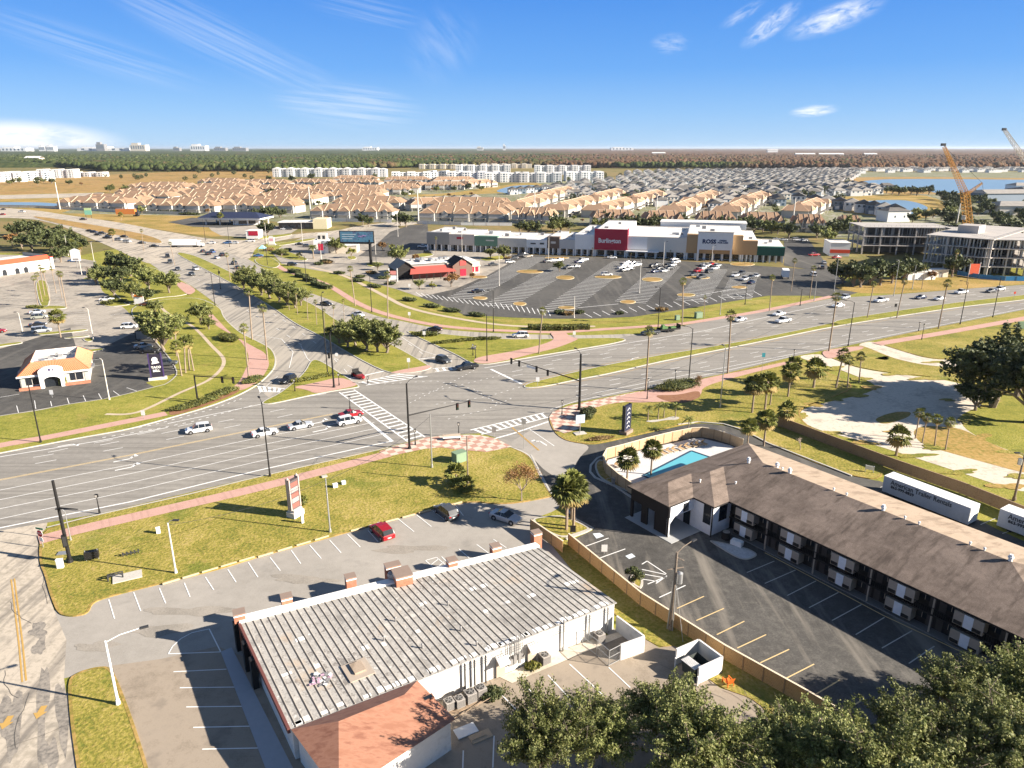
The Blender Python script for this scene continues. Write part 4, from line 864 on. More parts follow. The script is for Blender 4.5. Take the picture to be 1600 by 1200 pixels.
# covered entrance: front wall with openings, upper storey
b=MB()
us=[(-7.3,-6.9),(-5.2,-4.1),(-2.7,-.3)]
for u0,u1 in us: b.box(u0,u1,0,.3,0,2.75)
b.box(-7.3,-.3,0,.3,2.75,E0-.22); b.box(-7.3,-7.0,.3,4.95,2.75,E0-.22); b.box(-7.3,-7.0,3.9,4.95,0,2.75); b.obj('porch_wall',m_char,mt)
b=MB(); b.box(-.45,-.15,.302,4.948,2.75,E0-.22); b.box(-.45,-.15,-.0,.3,0,2.75); b.poly([(-.14,.3,2.75),(-.14,1.2,2.75),(-.14,.3,1.9)]); b.obj('porch_side_wall',plain('white_stucco_porch',(.78,.78,.80)),mt)
b=MB(); b.box(-7.0,-.45,.3,4.95,2.6,2.75); b.obj('porch_ceiling',m_wwall,mt)
b=MB(); b.box(-7.4,1.4,-.9,4.9,.0,.08); b.obj('porch_floor',plain('porch_concrete',(.42,.42,.41)),mt)
for (u,v,w_,h_,z_,ax_) in ((-1.2,4.9,1.0,2.3,0,'u'),(2.2,4.9,1.1,2.6,1.6,'u'),(3.03,7.2,1.5,2.4,1.8,'v'),(-4.2,4.9,1.6,2.2,0,'u'),(-.12,3.3,.9,1.1,3.0,'v')):
    b=MB()
    if ax_=='u': b.box(u-w_/2,u+w_/2,v-.05,v+.06,z_,z_+h_,0); b.box(u-w_/2-.06,u+w_/2+.06,v-.03,v+.04,z_-.06,z_+h_+.06,1)
    else: b.box(u-.03,u+.05,v-w_/2,v+w_/2,z_,z_+h_,0); b.box(u-.02,u+.03,v-w_/2-.06,v+w_/2+.06,z_-.06,z_+h_+.06,1)
    b.obj('window' if z_>0 else 'door',[m_glass,m_char],mt)
for u,v in ((-.1,-.1),(3.25,4.7),(3.2,8.8)): b=MB(); b.box(u-.07,u+.07,v-.07,v+.07,0,E0-.22); b.obj('downpipe',m_black,mt)
# gallery: floor, rail, panels, posts
b=MB(); b.box(3.7,42.4,7.7,8.9,2.22,2.4,0); b.obj('gallery_floor',m_char,mt)
b=MB(); b.box(3.7,42.4,7.7,7.74,3.15,3.22,0)
for i in range(int(38.5/.22)): b.box(3.8+i*.22,3.83+i*.22,7.71,7.73,2.4,3.15,0)
b.obj('railing',m_black,mt)
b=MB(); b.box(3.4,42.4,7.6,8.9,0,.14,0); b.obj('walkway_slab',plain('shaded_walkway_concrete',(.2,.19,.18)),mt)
for i in range(6):
    u=6.1+i*6.95
    for z0 in (.14,2.4):
        b=MB(); b.box(u-1.45,u+1.45,7.66,8.895,z0+.30,z0+1.85,0); bay=b.obj('room_bay',m_greypanel,mt)
        b=MB(); b.box(u-.45,u+.45,7.62,7.659,z0+.33,z0+1.82,0); b.obj('door',m_doorw,bay)
        for q in (-.95,.85): b=MB(); b.box(u+q-.40,u+q+.40,7.56,7.66,z0+.42,z0+.78,0); b.obj('wall_vent',m_black,bay)
        for q in (2.1,-2.1):
            b=MB(); b.box(u+q-.5,u+q+.5,8.84,8.899,z0+.7,z0+1.9,0); b.box(u+q-.03,u+q+.03,8.82,8.84,z0+.7,z0+1.9,1); b.obj('window',[m_glass,m_beige],mt)
        b=MB(); b.box(u+3.35,u+3.5,7.76,7.9,z0,z0+2.1,0); b.obj('post',m_beige,mt)
        for q in (2.9,3.95):
            b=MB(); b.box(u+q-.35,u+q+.35,8.85,8.9,z0,z0+1.95,0); b.obj('door',plain('dark_door',(.07,.06,.055)) if 'dark_door' not in MATS else MATS['dark_door'],mt)
# ridge vents, fans
def onroof(px,py,k): return G(px,py,k)
def rvent(u,v,big):
    z=E0+s_*(9.5-abs(v-17)); b=MB()
    if big: b.tube((0,0,0),(0,0,.45),.22,.2,12); b.tube((0,0,.45),(0,0,.6),.3,.3,12); b.tube((0,0,.62),(0,0,.85),.24,.18,12)
    else: b.tube((0,0,0),(0,0,.32),.1,.1,8); b.blob((0,0,.38),.16,.16,.13,8,4)
    return b,z
ca,sa=math.cos(MA),math.sin(MA)
for i,(u,v,big) in enumerate(((.0,16.0,1),(3.6,17.6,1),(4.6,17.4,0),(5.9,17.2,1),(12.5,17.2,0),(14.3,17.2,0),(19.2,17.1,1),(21.9,17.1,0),(23.6,17.1,0),(29.3,17.1,0),(30.8,17.1,0),(33.4,17.1,1),(1.8,11,0),(-1.5,7.5,0),(-.5,14.5,0))):
    b,z=rvent(u,v,big); 
    if v<16: z=E0+s_*min(5.7,8)-.6
    b.obj('roof_fan' if big else 'roof_vent',m_whitetrim,mroof,loc=(u,v,z-.08))
x,y=G(1153,858); tag(slab('gravel_bed',[(1112,845),(1168,857),(1186,868),(1168,876),(1150,872),(1108,846)],varied('white_gravel',[(.45,.45,.45),(.62,.62,.62)],((3,.5),(14,.5)),),z=.12,kerb=.2),kind='structure')
t=thing('wire_planter','dark round wire cage planter on the gravel bed beside the hotel','planter',(*G(1134,842),0)); b=MB(); b.tube((0,0,.1),(0,0,1.1),.62,.62,14); b.obj('cage',m_char,t); b=MB(); b.tube((0,0,1.1),(0,0,1.14),.5,.5,14); b.obj('lid',m_grey,t)
t=thing('concrete_planter','white concrete block on the gravel bed by the hotel wall','block',(*G(1151,852),0),R(-40)); b=MB(); b.cbox(0,0,.4,1.5,.9,.6); b.cbox(0,0,.75,1.2,.7,.12); b.obj('block',m_whitetrim,t)
# ---- trailers
def trailer(loc,rz,label,L=12.5,txt=True):
    t=thing('storage_trailer',label,'trailer',loc,rz,'white storage trailers behind the hotel')
    mw=MATS.get('trailer_white') or varied('trailer_white',[(.72,.71,.69),(.80,.79,.77)],((.4,.5),(3,.5)),space='obj',spots=[(1.2,.66,(.5,.44,.38),.4)])
    b=MB(); b.box(0,L,0,2.5,.35,2.9)
    for i in range(int(L/.6)): b.box(.3+i*.6,.33+i*.6,-.012,0,.4,2.85)
    b.obj('box_body',mw,t)
    b=MB(); b.box(L,L+.04,.1,1.22,.45,2.8); b.box(L,L+.04,1.28,2.4,.45,2.8); b.box(L+.04,L+.07,.55,.6,.45,2.8); b.box(L+.04,L+.07,1.85,1.9,.45,2.8); b.obj('rear_door',mw,t)
    for x in (L-2.2,L-1.1,1.6):
        for y in (.25,2.25): b=MB(); b.tube((x,y-.12,.42),(x,y+.12,.42),.42,.42,14); b.obj('wheel',m_black,t)
    if txt:
        text('American Trailer Rentals',1.02,m_dgrey,t,(5.6,-.03,2.25),(R(90),0,0),'lettering',.005,.012,sx=.86)
        text('863-999-8829',.62,m_dgrey,t,(3.0,-.03,1.55),(R(90),0,0),'lettering',.005,.02)
    return t
x,y=G(1377,770); trailer((x,y,0),R(-57),'long white storage trailer reading American Trailer Rentals, left of the pair')
x,y=G(1556,824); trailer((x,y,0),R(-57),'white storage trailer cut off by the edge of the picture, right of the pair')
t=thing('info_sign','small white two-post notice board on grass near the trailer','sign',(*G(1358,738),0),R(-30)); b=MB(); b.cbox(0,0,.8,1.2,.06,.7); b.obj('board',m_whitetrim,t); b=MB(); b.cbox(-.6,0,.6,.1,.1,1.2); b.cbox(.6,0,.6,.1,.1,1.2); b.obj('posts',m_whitetrim,t)
# ================================================================ vegetation
m_bark=varied('bark',[(.17,.13,.10),(.26,.21,.16),(.12,.09,.07)],((1,.5),(7,.5)),space='obj'); m_palmtrunk=varied('palm_trunk',[(.24,.18,.13),(.34,.27,.20)],((2,.5),(9,.5)),space='obj')
m_twig=plain('pale_twig',(.34,.27,.21),.9)
m_leaf=leafmat('oak_leaves',(.085,.11,.030),(.17,.19,.05),(.36,.35,.14),.35,.22)
m_leafd=leafmat('dark_leaves',(.042,.058,.022),(.08,.098,.034),(.145,.15,.06),.35,.12)
m_leafy=leafmat('yellow_green_leaves',(.15,.17,.03),(.24,.24,.05),(.33,.29,.08),.5)
m_leafr=leafmat('autumn_leaves',(.26,.13,.05),(.33,.19,.08),(.20,.13,.05),.5)
m_palm=leafmat('palm_fronds',(.08,.10,.02),(.15,.16,.035),(.23,.22,.065),.9,.15)
m_palmy=leafmat('dry_fronds',(.34,.24,.09),(.42,.30,.12),(.26,.22,.07),.9)
m_hedge=leafmat('hedge_leaves',(.06,.075,.02),(.12,.13,.03),(.22,.20,.05),1.2,.1)
m_hedger=leafmat('reddish_shrub',(.22,.13,.06),(.30,.19,.08),(.16,.14,.05),1.2,.1)
NR_=np.random.RandomState
def leafmesh(name,P,size,rs,mat,up=.35,aspect=.55):
    """P: Nx3 leaf centres -> rhombus faces"""
    n=len(P); a=rs.normal(size=(n,3)); a/=np.linalg.norm(a,axis=1)[:,None]
    nr=rs.normal(size=(n,3)); nr[:,2]=np.abs(nr[:,2])+up; b=np.cross(nr,a); b/=np.linalg.norm(b,axis=1)[:,None]+1e-9
    a=np.cross(b,nr); a/=np.linalg.norm(a,axis=1)[:,None]+1e-9
    s=(size*rs.uniform(.6,1.4,n))[:,None]
    V=np.stack([P+a*s,P+b*s*aspect,P-a*s,P-b*s*aspect],1).reshape(-1,3)
    me=bpy.data.meshes.new(name); me.vertices.add(4*n); me.vertices.foreach_set('co',V.astype(np.float32).ravel())
    me.loops.add(4*n); me.loops.foreach_set('vertex_index',np.arange(4*n,dtype=np.int32))
    me.polygons.add(n); me.polygons.foreach_set('loop_start',np.arange(0,4*n,4,dtype=np.int32))
    try: me.polygons.foreach_set('loop_total',np.full(n,4,dtype=np.int32))
    except Exception: pass
    me.materials.append(mat); me.update(calc_edges=True); me.validate(); return me
def clumps(rs,n,R_,Hc,z0,flat=1,inner=.45):
    d=rs.normal(size=(n,3)); d/=np.linalg.norm(d,axis=1)[:,None]; d[:,2]=np.where(d[:,2]<-.35,-d[:,2]*.5,d[:,2])
    r=rs.uniform(inner,1,n)**.6; lob=1+.22*np.sin(np.arctan2(d[:,1],d[:,0])*3+rs.uniform(0,6))+.12*rs.normal(size=n)
    C=d*(r*lob)[:,None]*np.array([R_,R_,Hc/2]); C[:,2]+=z0+Hc/2; return C
def oak(name,seed,R_,Hh,trunk_h,nleaf,size,mat,ncl=34,twigs=0,clr=.24,inner=.45,spray=False):
    rs=NR_(seed); t=thing(name,'tree','tree'); Hc=Hh-trunk_h; C=clumps(rs,ncl,R_*.86,Hc*.9,trunk_h,inner=inner)
    k=rs.randint(0,ncl,nleaf); sg=R_*clr*rs.uniform(.6,1.3,ncl)
    g=rs.normal(size=(nleaf,3)); gl=np.linalg.norm(g,axis=1)[:,None]; g=g/gl*np.minimum(gl,1.9)
    P=C[k]+g*(sg[k])[:,None]*np.array([.62,.62,.45])
    if spray: q0=np.array([0,0,trunk_h+.25*Hc]); tq=rs.uniform(.5,1.16,nleaf)[:,None]; P=q0+(C[k]-q0)*tq+g*(sg[k])[:,None]*(1.25-tq*.75)
    P[:,2]=np.maximum(P[:,2],trunk_h*.75)
    cr=bpy.data.objects.new('crown',leafmesh('crown',P,size,rs,mat)); COL.objects.link(cr); cr.parent=t
    b=MB(); rt=R_*.055+.05; b.path([(0,0,-.1),(.08*R_*rs.uniform(-1,1),.05*R_,trunk_h*.6),(.1*R_*rs.uniform(-1,1),0,trunk_h+.2*Hc)],[rt*1.25,rt,rt*.7],7)
    for i in range(min(ncl,9+twigs)):
        c=C[i]; m_=(c[0]*.45,c[1]*.45,trunk_h+.25*(c[2]-trunk_h)+.1*Hc); b.path([(0,0,trunk_h*.7),m_,tuple(c)],[rt*.55,rt*.34,rt*.1],5)
        if twigs:
            for j in range(5):
                q=c+rs.normal(size=3)*sg[i]*.9; b.tube(tuple(c),tuple(q),rt*.09,.01,4)
    b.obj('trunk',m_bark,t); return t
def fanleaf(b,o,az,el,L,w,mi,n=7,droop=.35):
    """stalk then a folded fan of narrow blades"""
    u=Vector((math.cos(az)*math.cos(el),math.sin(az)*math.cos(el),math.sin(el))); s_=Vector((-math.sin(az),math.cos(az),0)); up=u.cross(s_)*-1
    c=Vector(o)+u*L*.42
    for i in range(n):
        a=(i/(n-1)-.5)*2.5; d=(u*math.cos(a)+s_*math.sin(a)); tip=c+d*L*.58*(1-.12*abs(a)); tip.z-=droop*L*(.35+.25*abs(a)); md=c+d*L*.34; md.z-=.03*L
        sd=(s_*math.cos(a)-u*math.sin(a))*w
        b.poly([tuple(c),tuple(md-sd),tuple(tip),tuple(md+sd)],mi)
def sabal(name,seed,Hh,R_,nf=34,nb=7,tr=.17,lean=0,skirt=.18):
    rnd=random.Random(seed); t=thing(name,'palm','palm tree'); b=MB(); hz=Hh-R_*.55
    b.path([(0,0,-.1),(lean*.4,0,hz*.5),(lean,0,hz)],[tr*1.15,tr*.95,tr],7); b.obj('trunk',m_palmtrunk,t)
    b=MB(); o=(lean,0,hz)
    for i in range(nf):
        az=i*2.399+rnd.uniform(-.3,.3); el=R(85)-R(150)*((i+.5)/nf)**1.05+rnd.uniform(-.1,.1)
        mi=1 if (i>nf*(1-skirt)) else 0; fanleaf(b,o,az,el,R_*rnd.uniform(.85,1.12),R_*.075,mi,nb,.30 if el>-.5 else .12)
    b.obj('crown',[m_palm,m_palmy],t); return t
def pinnate(name,seed,Hh,R_,nf=14,tr=.1,lp=9):
    rnd=random.Random(seed); t=thing(name,'palm','palm tree'); b=MB(); hz=Hh-R_*.3
    b.path([(0,0,-.1),(0,0,hz*.5),(0,0,hz)],[tr*1.3,tr,tr*.8],6); b.obj('trunk',m_palmtrunk,t); b=MB()
    for i in range(nf):
        az=i*2.399; el=R(70)-R(80)*(i/nf); u=Vector((math.cos(az),math.sin(az),0)); s_=Vector((-math.sin(az),math.cos(az),0)); prev=None
        for j in range(lp+1):
            k=j/lp; p=Vector((0,0,hz))+u*R_*k*math.cos(el*.6)+Vector((0,0,R_*(math.sin(el)*k-.75*k*k)))
            if prev is not None:
                w_=R_*.30*math.sin(PI*min(1,k*.9+.1))
                for sg in (-1,1):
                    tip=p+s_*sg*w_+u*w_*.4-Vector((0,0,w_*.35)); b.poly([tuple(prev),tuple(p),tuple(tip)],0)
            prev=p
    b.obj('crown',[m_palm],t); return t
def bush(name,seed,rx,ry,h,nleaf,size,mat,box=False,label='shrub'):
    rs=NR_(seed); 
    if box: P=rs.uniform(-1,1,(nleaf,3)); ax_=rs.randint(0,3,nleaf); P[np.arange(nleaf),ax_]=np.sign(P[np.arange(nleaf),ax_])*rs.uniform(.85,1.02,nleaf); P=np.sign(P)*np.abs(P)**.9
    else:
        P=rs.normal(size=(nleaf,3)); P/=np.linalg.norm(P,axis=1)[:,None]; P*=rs.uniform(.75,1.05,nleaf)[:,None]*(1+.1*np.sin(P[:,:1]*7+seed)+.08*np.cos(P[:,1:2]*9))
    P=P*np.array([rx,ry,h/2]); P[:,2]=np.maximum(P[:,2]+h/2,.02)
    t=thing(name,label,'shrub'); o=bpy.data.objects.new('foliage',leafmesh('foliage',P,size,rs,mat,.3)); COL.objects.link(o); o.parent=t
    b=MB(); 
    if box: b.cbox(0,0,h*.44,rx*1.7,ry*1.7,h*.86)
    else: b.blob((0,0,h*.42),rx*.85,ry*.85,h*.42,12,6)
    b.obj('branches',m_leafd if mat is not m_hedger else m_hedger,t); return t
def bare(name,seed,Hh,R_,leafn=0,leafmat_=None):
    rnd=random.Random(seed); rs=NR_(seed); t=thing(name,'tree','tree'); b=MB(); tips=[]
    def br(p,d,L,r,dep):
        q=p+d*L; b.tube(tuple(p),tuple(q),r,r*.6,5 if dep<2 else 3,caps=False)
        if dep>=4: tips.append(q); return
        for i in range(3 if dep else 5):
            nd=(d+Vector((rnd.uniform(-1,1),rnd.uniform(-1,1),rnd.uniform(-.15,.6)))*.75).normalized(); br(q,nd,L*rnd.uniform(.6,.8),r*.6,dep+1)
    br(Vector((0,0,-.1)),Vector((0,0,1)),Hh*.24,R_*.045,0); b.obj('trunk',m_twig,t)
    if leafn:
        T=np.array([tuple(q) for q in tips]); P=T[rs.randint(0,len(T),leafn)]+rs.normal(size=(leafn,3))*R_*.12; P=P[P[:,2]>Hh*.42]
        o=bpy.data.objects.new('crown',leafmesh('crown',P,.11,rs,leafmat_)); COL.objects.link(o); o.parent=t
    return t
ORD=['leftmost','second from the left','third from the left','fourth from the left','fifth from the left','sixth from the left','seventh from the left','eighth from the left','ninth from the left','tenth from the left','eleventh from the left','twelfth from the left','thirteenth from the left','fourteenth from the left','fifteenth from the left','sixteenth from the left','seventeenth from the left','eighteenth from the left','nineteenth from the left','twentieth from the left']
def ordl(base,i,n): 
    if n==1: return base
    if i==n-1: return base+', rightmost'
    return base+', '+(ORD[i] if i<len(ORD) else 'number %d from the left'%(i+1))
RZ=random.Random(11)
def row(kinds,pts,base,group,h0=None):
    """pts: (px,py[,scale]) sorted left to right"""
    pts=sorted(pts,key=lambda q:q[0])
    for i,q in enumerate(pts):
        x,y=G(q[0],q[1]); k=kinds[i%len(kinds)]; s=q[2] if len(q)>2 else 1
        k.put((x,y,0),RZ.uniform(0,6.28),ordl(base,i,len(pts)),group,s*RZ.uniform(.94,1.06))
# source plants
big=[K(oak('oak_tree',s,5.8,8.6,2.0,30000,.125,m_leaf,150,40,.085,.3,True)) for s in (1,2,3)]
mid=[K(oak('oak_tree',10+s,5.1,8.3,1.9,4600,.33,m_leaf,56,4,.14,.3,True)) for s in range(3)]
far=[K(oak('broadleaf_tree',20+s,5.0,8.0,1.4,1300,.58,m_leafd,30,0,.18,.35,True)) for s in range(3)]
farl=[K(oak('broadleaf_tree',30+s,4.4,7.5,1.2,1100,.56,m_leaf,28,0,.18,.35,True)) for s in range(2)]
grand=[K(oak('oak_tree',40,9.5,15,3.2,17000,.40,m_leafd,90,14,.12,.3,True))]
yel=[K(oak('young_tree',50,2.6,5.5,1.3,900,.35,m_leafy,16))]; aut=[K(oak('autumn_tree',51,3.2,6.0,1.2,1200,.34,m_leafr,18))]
sab=[K(sabal('sabal_palm',s,6.4,2.3,46,8,.17,0,.3)) for s in (1,2)]; sabs=[K(sabal('sabal_palm',5,4.3,2.1,skirt=.3))]; sabl=[K(sabal('sabal_palm',7,7.5,1.6,26,6,.15,.6))]
wash=[K(sabal('fan_palm',s,12.5,1.35,22,5,.16,l_)) for s,l_ in ((21,.5),(22,-.3),(23,.9))]
date=K(pinnate('date_palm',3,6.5,3.0,26,.3)); coco=K(pinnate('small_palm',4,3.2,1.5,12,.09))
row(sab,[(885,828,1.15),(896,824,1.08),(893,812,1.1)],'sabal palm in the trio at the hotel entrance','sabal palms at the hotel entrance')
row(sab,[(979,762,.95)],'tall sabal palm standing outside the pool fence in front of the roof tip','palms by the pool')
row(sab,[(1017,742,.85)],'sabal palm inside the pool fence at the near end of the pool','palms by the pool')
row(sab,[(1167,702,.85),(1193,697,.95)],'dark sabal palm behind the hotel roof peak','palms behind the hotel')
row(sabs,[(1227,668,1.15)],'bushy sabal palm at the end of the brown board fence','palms behind the hotel')
row(sabs,[(1400,712,1.1)],'stout sabal palm beside the brown board fence above the trailer','palms of the vacant lot')
row(sabl,[(1430,685,.75),(1441,692,.75),(1460,697,.82),(1477,703,.78)],'slim palm in the line of four on the vacant lot','palms of the vacant lot')
row(sab,[(1175,645,1.15),(1195,640,1.1),(1203,633,.85),(1231,620,1.05),(1237,600,.95)],'sabal palm in the clump beside the hotel lawn','sabal palms along the vacant lot')
row(sabs,[(1271,606,1.35)],'fat sabal palm standing alone between the palm clump and the vacant lot drive','sabal palms along the vacant lot')
row(sabl,[(1306,606,1.15),(1324,606,.95),(1342,598,.95)],'sabal palm in the trio by the pale drive','sabal palms along the vacant lot')
for i,(px,py) in enumerate(((1012,658),(1028,656),(1037,653),(1055,653))):
    coco.put((*G(px,py),0),i,ordl('small young palm in the white stone bed on the hotel lawn',i,4),'young palms in the stone bed')
coco.put((*G(1075,676),0),2,'small young palm by the far kerb of the hotel driveway')
sheet('stone_bed',[(1007,659),(1020,661),(1040,657),(1058,657),(1063,653),(1050,651),(1035,656),(1020,657)],m_kerb,.13)
row([K(bare('bare_tree',8,7.6,3.0,2600,m_leafr))],[(815,783)],'slender half-bare tree with coppery leaves on the lawn by the driveway',None)
row([K(bare('bare_shrub',9,3.4,2.2))],[(1250,703)],'leafless pale shrub on the grass behind the hotel',None)
row([K(sabal('palmetto',12,2.9,2.2,34,8,.12,0,.05))],[(713,757,1.0),(729,768,.8)],'dark palmetto bush at the foot of the wooden pole','palmettos on the south lawn')
big[1].put((*G(846,1222),0),1.0,'live oak at the bottom edge nearest the copper-brown roof','live oaks in the front',(.74,.74,1.06))
row(big,[(935,1195,.8),(1035,1160,.72),(1085,1230,.95),(1210,1215,.75)],'live oak at the bottom edge over the brown car park','live oaks in the front')
row(big,[(1290,1235,.9),(1370,1290,1.05),(1435,1225,.95),(1490,1130,.8),(1590,1130,.9),(1560,1240,1.1)],'live oak in front of the hotel car park','live oaks in the front')
row([K(oak('small_tree',60,1.35,2.4,.5,1500,.13,m_leafd,16))],[(991,912)],'small round tree in the kerbed island of the hotel car park',None)
row(mid,[(381,452,.9),(395,456,.95),(408,462,1.0),(422,466,1.0),(436,472,1.0),(448,478,.95),(462,482,.85),(388,447,.95),(416,458,1.0),(470,478,.8)],'oak in the dense row on the branch road median','oaks on the branch road median')
row(mid,[(531,537,.8),(543,543,.9),(556,540,.85),(572,548,1.0),(590,551,1.0),(604,552,.95),(560,528,.8),(585,535,.85)],'oak in the cluster at the crossing end of the median','oaks at the end of the median')
row(wash,[(452,485,.55),(465,492,.58),(481,500,.6),(495,508,.6),(508,518,.55),(521,512,.5),(538,500,.5)],'short fan palm in the line beside the median oaks','fan palms on the median')
for (px,py,pt,lb) in ((418,563,475,'tall thin fan palm on the kerb left of the branch road'),(555,478,416,'tall fan palm by the path behind the median'),(606,497,425,'tall fan palm beside the path left of the car park corner'),(842,553,480,'tall fan palm on the turning island'),(1009,611,511,'very tall fan palm beside the checkered paving'),(1137,583,485,'very tall fan palm by the kerb right of the round hedge'),(1066,508,434,'tall fan palm by the far pavement near the green cabinet'),(1295,549,457,'tall fan palm at the mouth of the vacant lot drive'),(1466,514,437,'tall fan palm on the near kerb at the second drive'),(1202,486,430,'slim fan palm at the far corner of the shopping car park'),(1265,466,415,'fan palm on the car park corner grass'),(1236,455,404,'fan palm beside the dark tarmac of the car park exit'),(1487,434,390,'fan palm before the concrete building frame'),(394,531,450,'tall fan palm on the bend left of the branch road'),(389,592,506,'fan palm beside the pink pavement at the bend'),(225,392,358,'fan palm at the highway junction beside the brown median'),(273,414,378,'fan palm at the tip of the branch road median'),(1440,452,415,'leaning fan palm on the dry verge'),(1100,497,462,'thin pale palm trunk by the green cabinet'),(1510,445,405,'thin fan palm before the scaffolded corner'),(1355,497,440,'tall fan palm on the central strip'),(1401,497,436,'tall fan palm by the far pick-up trucks'),(360,438,395,'small fan palm on the branch road median'),(369,433,403,'small fan palm next to the median oaks')):
    h=HT(px,py,pt); k=wash[RZ.randrange(3)]; k.put((*G(px,py),0),RZ.uniform(0,6),lb,'tall fan palms along the roads',max(.3,h/12.6))
row([wash[0],wash[1]],[(60,482,.85),(66,472,.85),(78,470,.85),(97,466,.8),(104,481,.9),(70,462,.85),(88,458,.8)],'palm in the tall clump before the red-roofed restaurant','palms at the red-roofed restaurant')
row(sab,[(95,527,1.15)],'orange-skirted palm behind the tiled fast-food restaurant',None)
row(sabl,[(284,588,1.15),(290,583,1.2),(296,579,1.15),(303,580,1.05),(276,557,1.1)],'palm in the group beside the dark pylon sign','palms beside the dark pylon sign')
row(mid,[(243,535,1.1),(257,548,1.1),(268,530,1.0)],'oak above the parked cars beside the palm group','oaks beside the fast-food car park')
row(mid,[(315,507,.85)],'rounded oak on the lawn by the junction',None); row(mid,[(326,515,.5)],'small thin tree beside the pink pavement bend',None)
row(far,[(190,445,1.0),(205,432,1.25),(182,428,1.15),(178,462,.9)],'dark oak in the clump between the restaurants','dark oaks between the restaurants')
row(mid,[(265,458,1.0)],'oak standing alone on the lawn inside the driveway loop',None)
row([K(bare('bare_tree',18,6.5,3.0))],[(136,432)],'leafless grey tree in the restaurant car park',None)
row(far,[(25,372,1.2),(42,368,1.3),(60,372,1.3),(50,392,1.2),(72,385,1.3),(85,396,1.25),(92,380,1.2),(105,392,1.3),(112,402,1.0),(95,410,1.1),(125,394,1.0),(35,388,1.0)],'dark tree in the belt behind the red-roofed restaurant','dark trees behind the red-roofed restaurant')
row(aut,[(20,385,1.3)],'orange-leaved tree behind the red-roofed restaurant',None)
row(grand,[(1550,636,1.0),(1588,618,.9),(1607,660,1.1)],'great dark spreading tree at the edge of the vacant lot','great trees of the vacant lot'); row(far,[(1524,641,.8)],'dark tree under the spreading tree of the vacant lot',None)
row([K(bare('bare_tree',28,5,2.2,700,m_leafr))],[(1093,606,.8)],'thin leafless street tree beside the round hedge',None)
row(far,[(1316,444,1.15),(1332,448,1.2),(1345,449,1.35),(1358,446,1.3),(1375,446,1.2),(1393,443,1.3),(1412,441,1.25),(1430,436,1.0)],'oak in the dark belt on the dry verge','oaks on the dry verge'); row(far,[(1488,432,1.25)],'oak in front of the building frame',None)
row([farl[0],far[0]],[(1276,372,1.1),(1292,380,1.1),(1305,371,1.3),(1318,364,1.4),(1232,372,1.2),(1215,366,1.1),(1250,360,1.1)],'tree behind the car park exit','trees behind the car park exit')
row([far[0],farl[1],far[1]],[(812,363,.9),(826,366,1.2),(838,366,1.0),(868,360,1.3),(876,362,1.1),(888,362,.9),(950,358,1.1),(963,360,1.1),(976,358,1.1),(990,360,1.2),(1003,358,1.1),(1014,361,1.1),(1028,359,1.2),(1080,358,.9),(1096,360,1.0),(1140,362,1.2),(1152,364,1.2),(1164,362,1.2),(1178,366,1.3),(1192,362,1.2)],'tree in the belt between the shops and the orange-roofed houses','trees behind the shops')
row(far,[(403,342,1.0),(413,340,1.1),(425,341,1.2),(438,341,1.0)],'dark tree beyond the petrol station','dark trees beyond the petrol station')
for px,py,k,s,lb in ((418,368,far[0],1.1,'oak beside the crimson building on the cross street'),(567,352,far[1],1.0,'twin oak beside the cross street bend'),(576,354,far[2],.9,'smaller oak beside the cross street bend'),(625,353,far[0],1.2,'oak in front of the end townhouse'),(634,355,far[1],1.2,'large oak left of the long shops'),(622,414,mid[1],1.05,'tall airy tree behind the gabled restaurant'),(526,396,mid[0],1.0,'dark green tree beside the billboard'),(549,403,yel[0],1.0,'yellow-green tree below the billboard'),(705,448,aut[0],.95,'russet tree in front of the red awning'),(598,392,aut[0],.9,'brown thin tree right of the billboard'),(766,403,mid[2],.62,'round tree before the green shop front'),(787,405,mid[1],.8,'yellowish tree beside the lamp before the shops'),(874,424,mid[0],.55,'small tree on a yellow-kerbed island in the car park'),(1455,700-262,aut[0],.7,'brown tree on the dry verge')):
    k.put((*G(px,py),0),RZ.uniform(0,6),lb,None,s)
date.put((*G(490,404),0),0,'stout golden palm left of the square tower shop')
row(wash,[(681,396,.62),(925,401,.35),(985,408,.3),(1047,406,.36),(1108,411,.36),(1172,418,.4),(1162,419,.3)],'small palm in front of the long shops','small palms in front of the shops')
row(sab,[(177,378,1.1),(190,345,.9),(346,352,1.2),(115,398,1.1),(126,400,1.0)],'palm near the highway junction','palms near the highway junction')
row([farl[0],aut[0]],[(265,309,1.4),(172,301,1.3),(200,302,1.2),(210,300,1.2),(230,296,1.2),(247,294,1.0),(190,299,1.0),(290,296,1.0),(448,322,1.2),(462,326,1.0),(325,334,.8),(222,334,.9)],'reddish tree among the orange-roofed houses','reddish trees among the orange-roofed houses')
# park belt at right behind the frame
pts=[]
rr_=random.Random(4)
for i in range(46):
    x=rr_.uniform(1475,1620); y=rr_.uniform(322,372); pts.append((x,y,rr_.uniform(.8,1.35)))
row(far,pts,'dark tree in the belt behind the concrete frame','dark trees behind the concrete frame')
row(far,[(1385+i*9.5,303+(i%3)*1.5,1.1+.2*(i%3)) for i in range(8)]+[(1470+i*8,312+(i*7)%12,1.3) for i in range(9)],'round tree on the bank between the two lakes','trees between the lakes')
row([far[1],farl[1]],[(1432,340,1.1),(1446,344,1.0),(1458,341,1.2),(1470,345,1.1),(1482,338,1.2),(1425,350,1.0)],'tree beyond the concrete frame by the round pond','trees by the round pond')
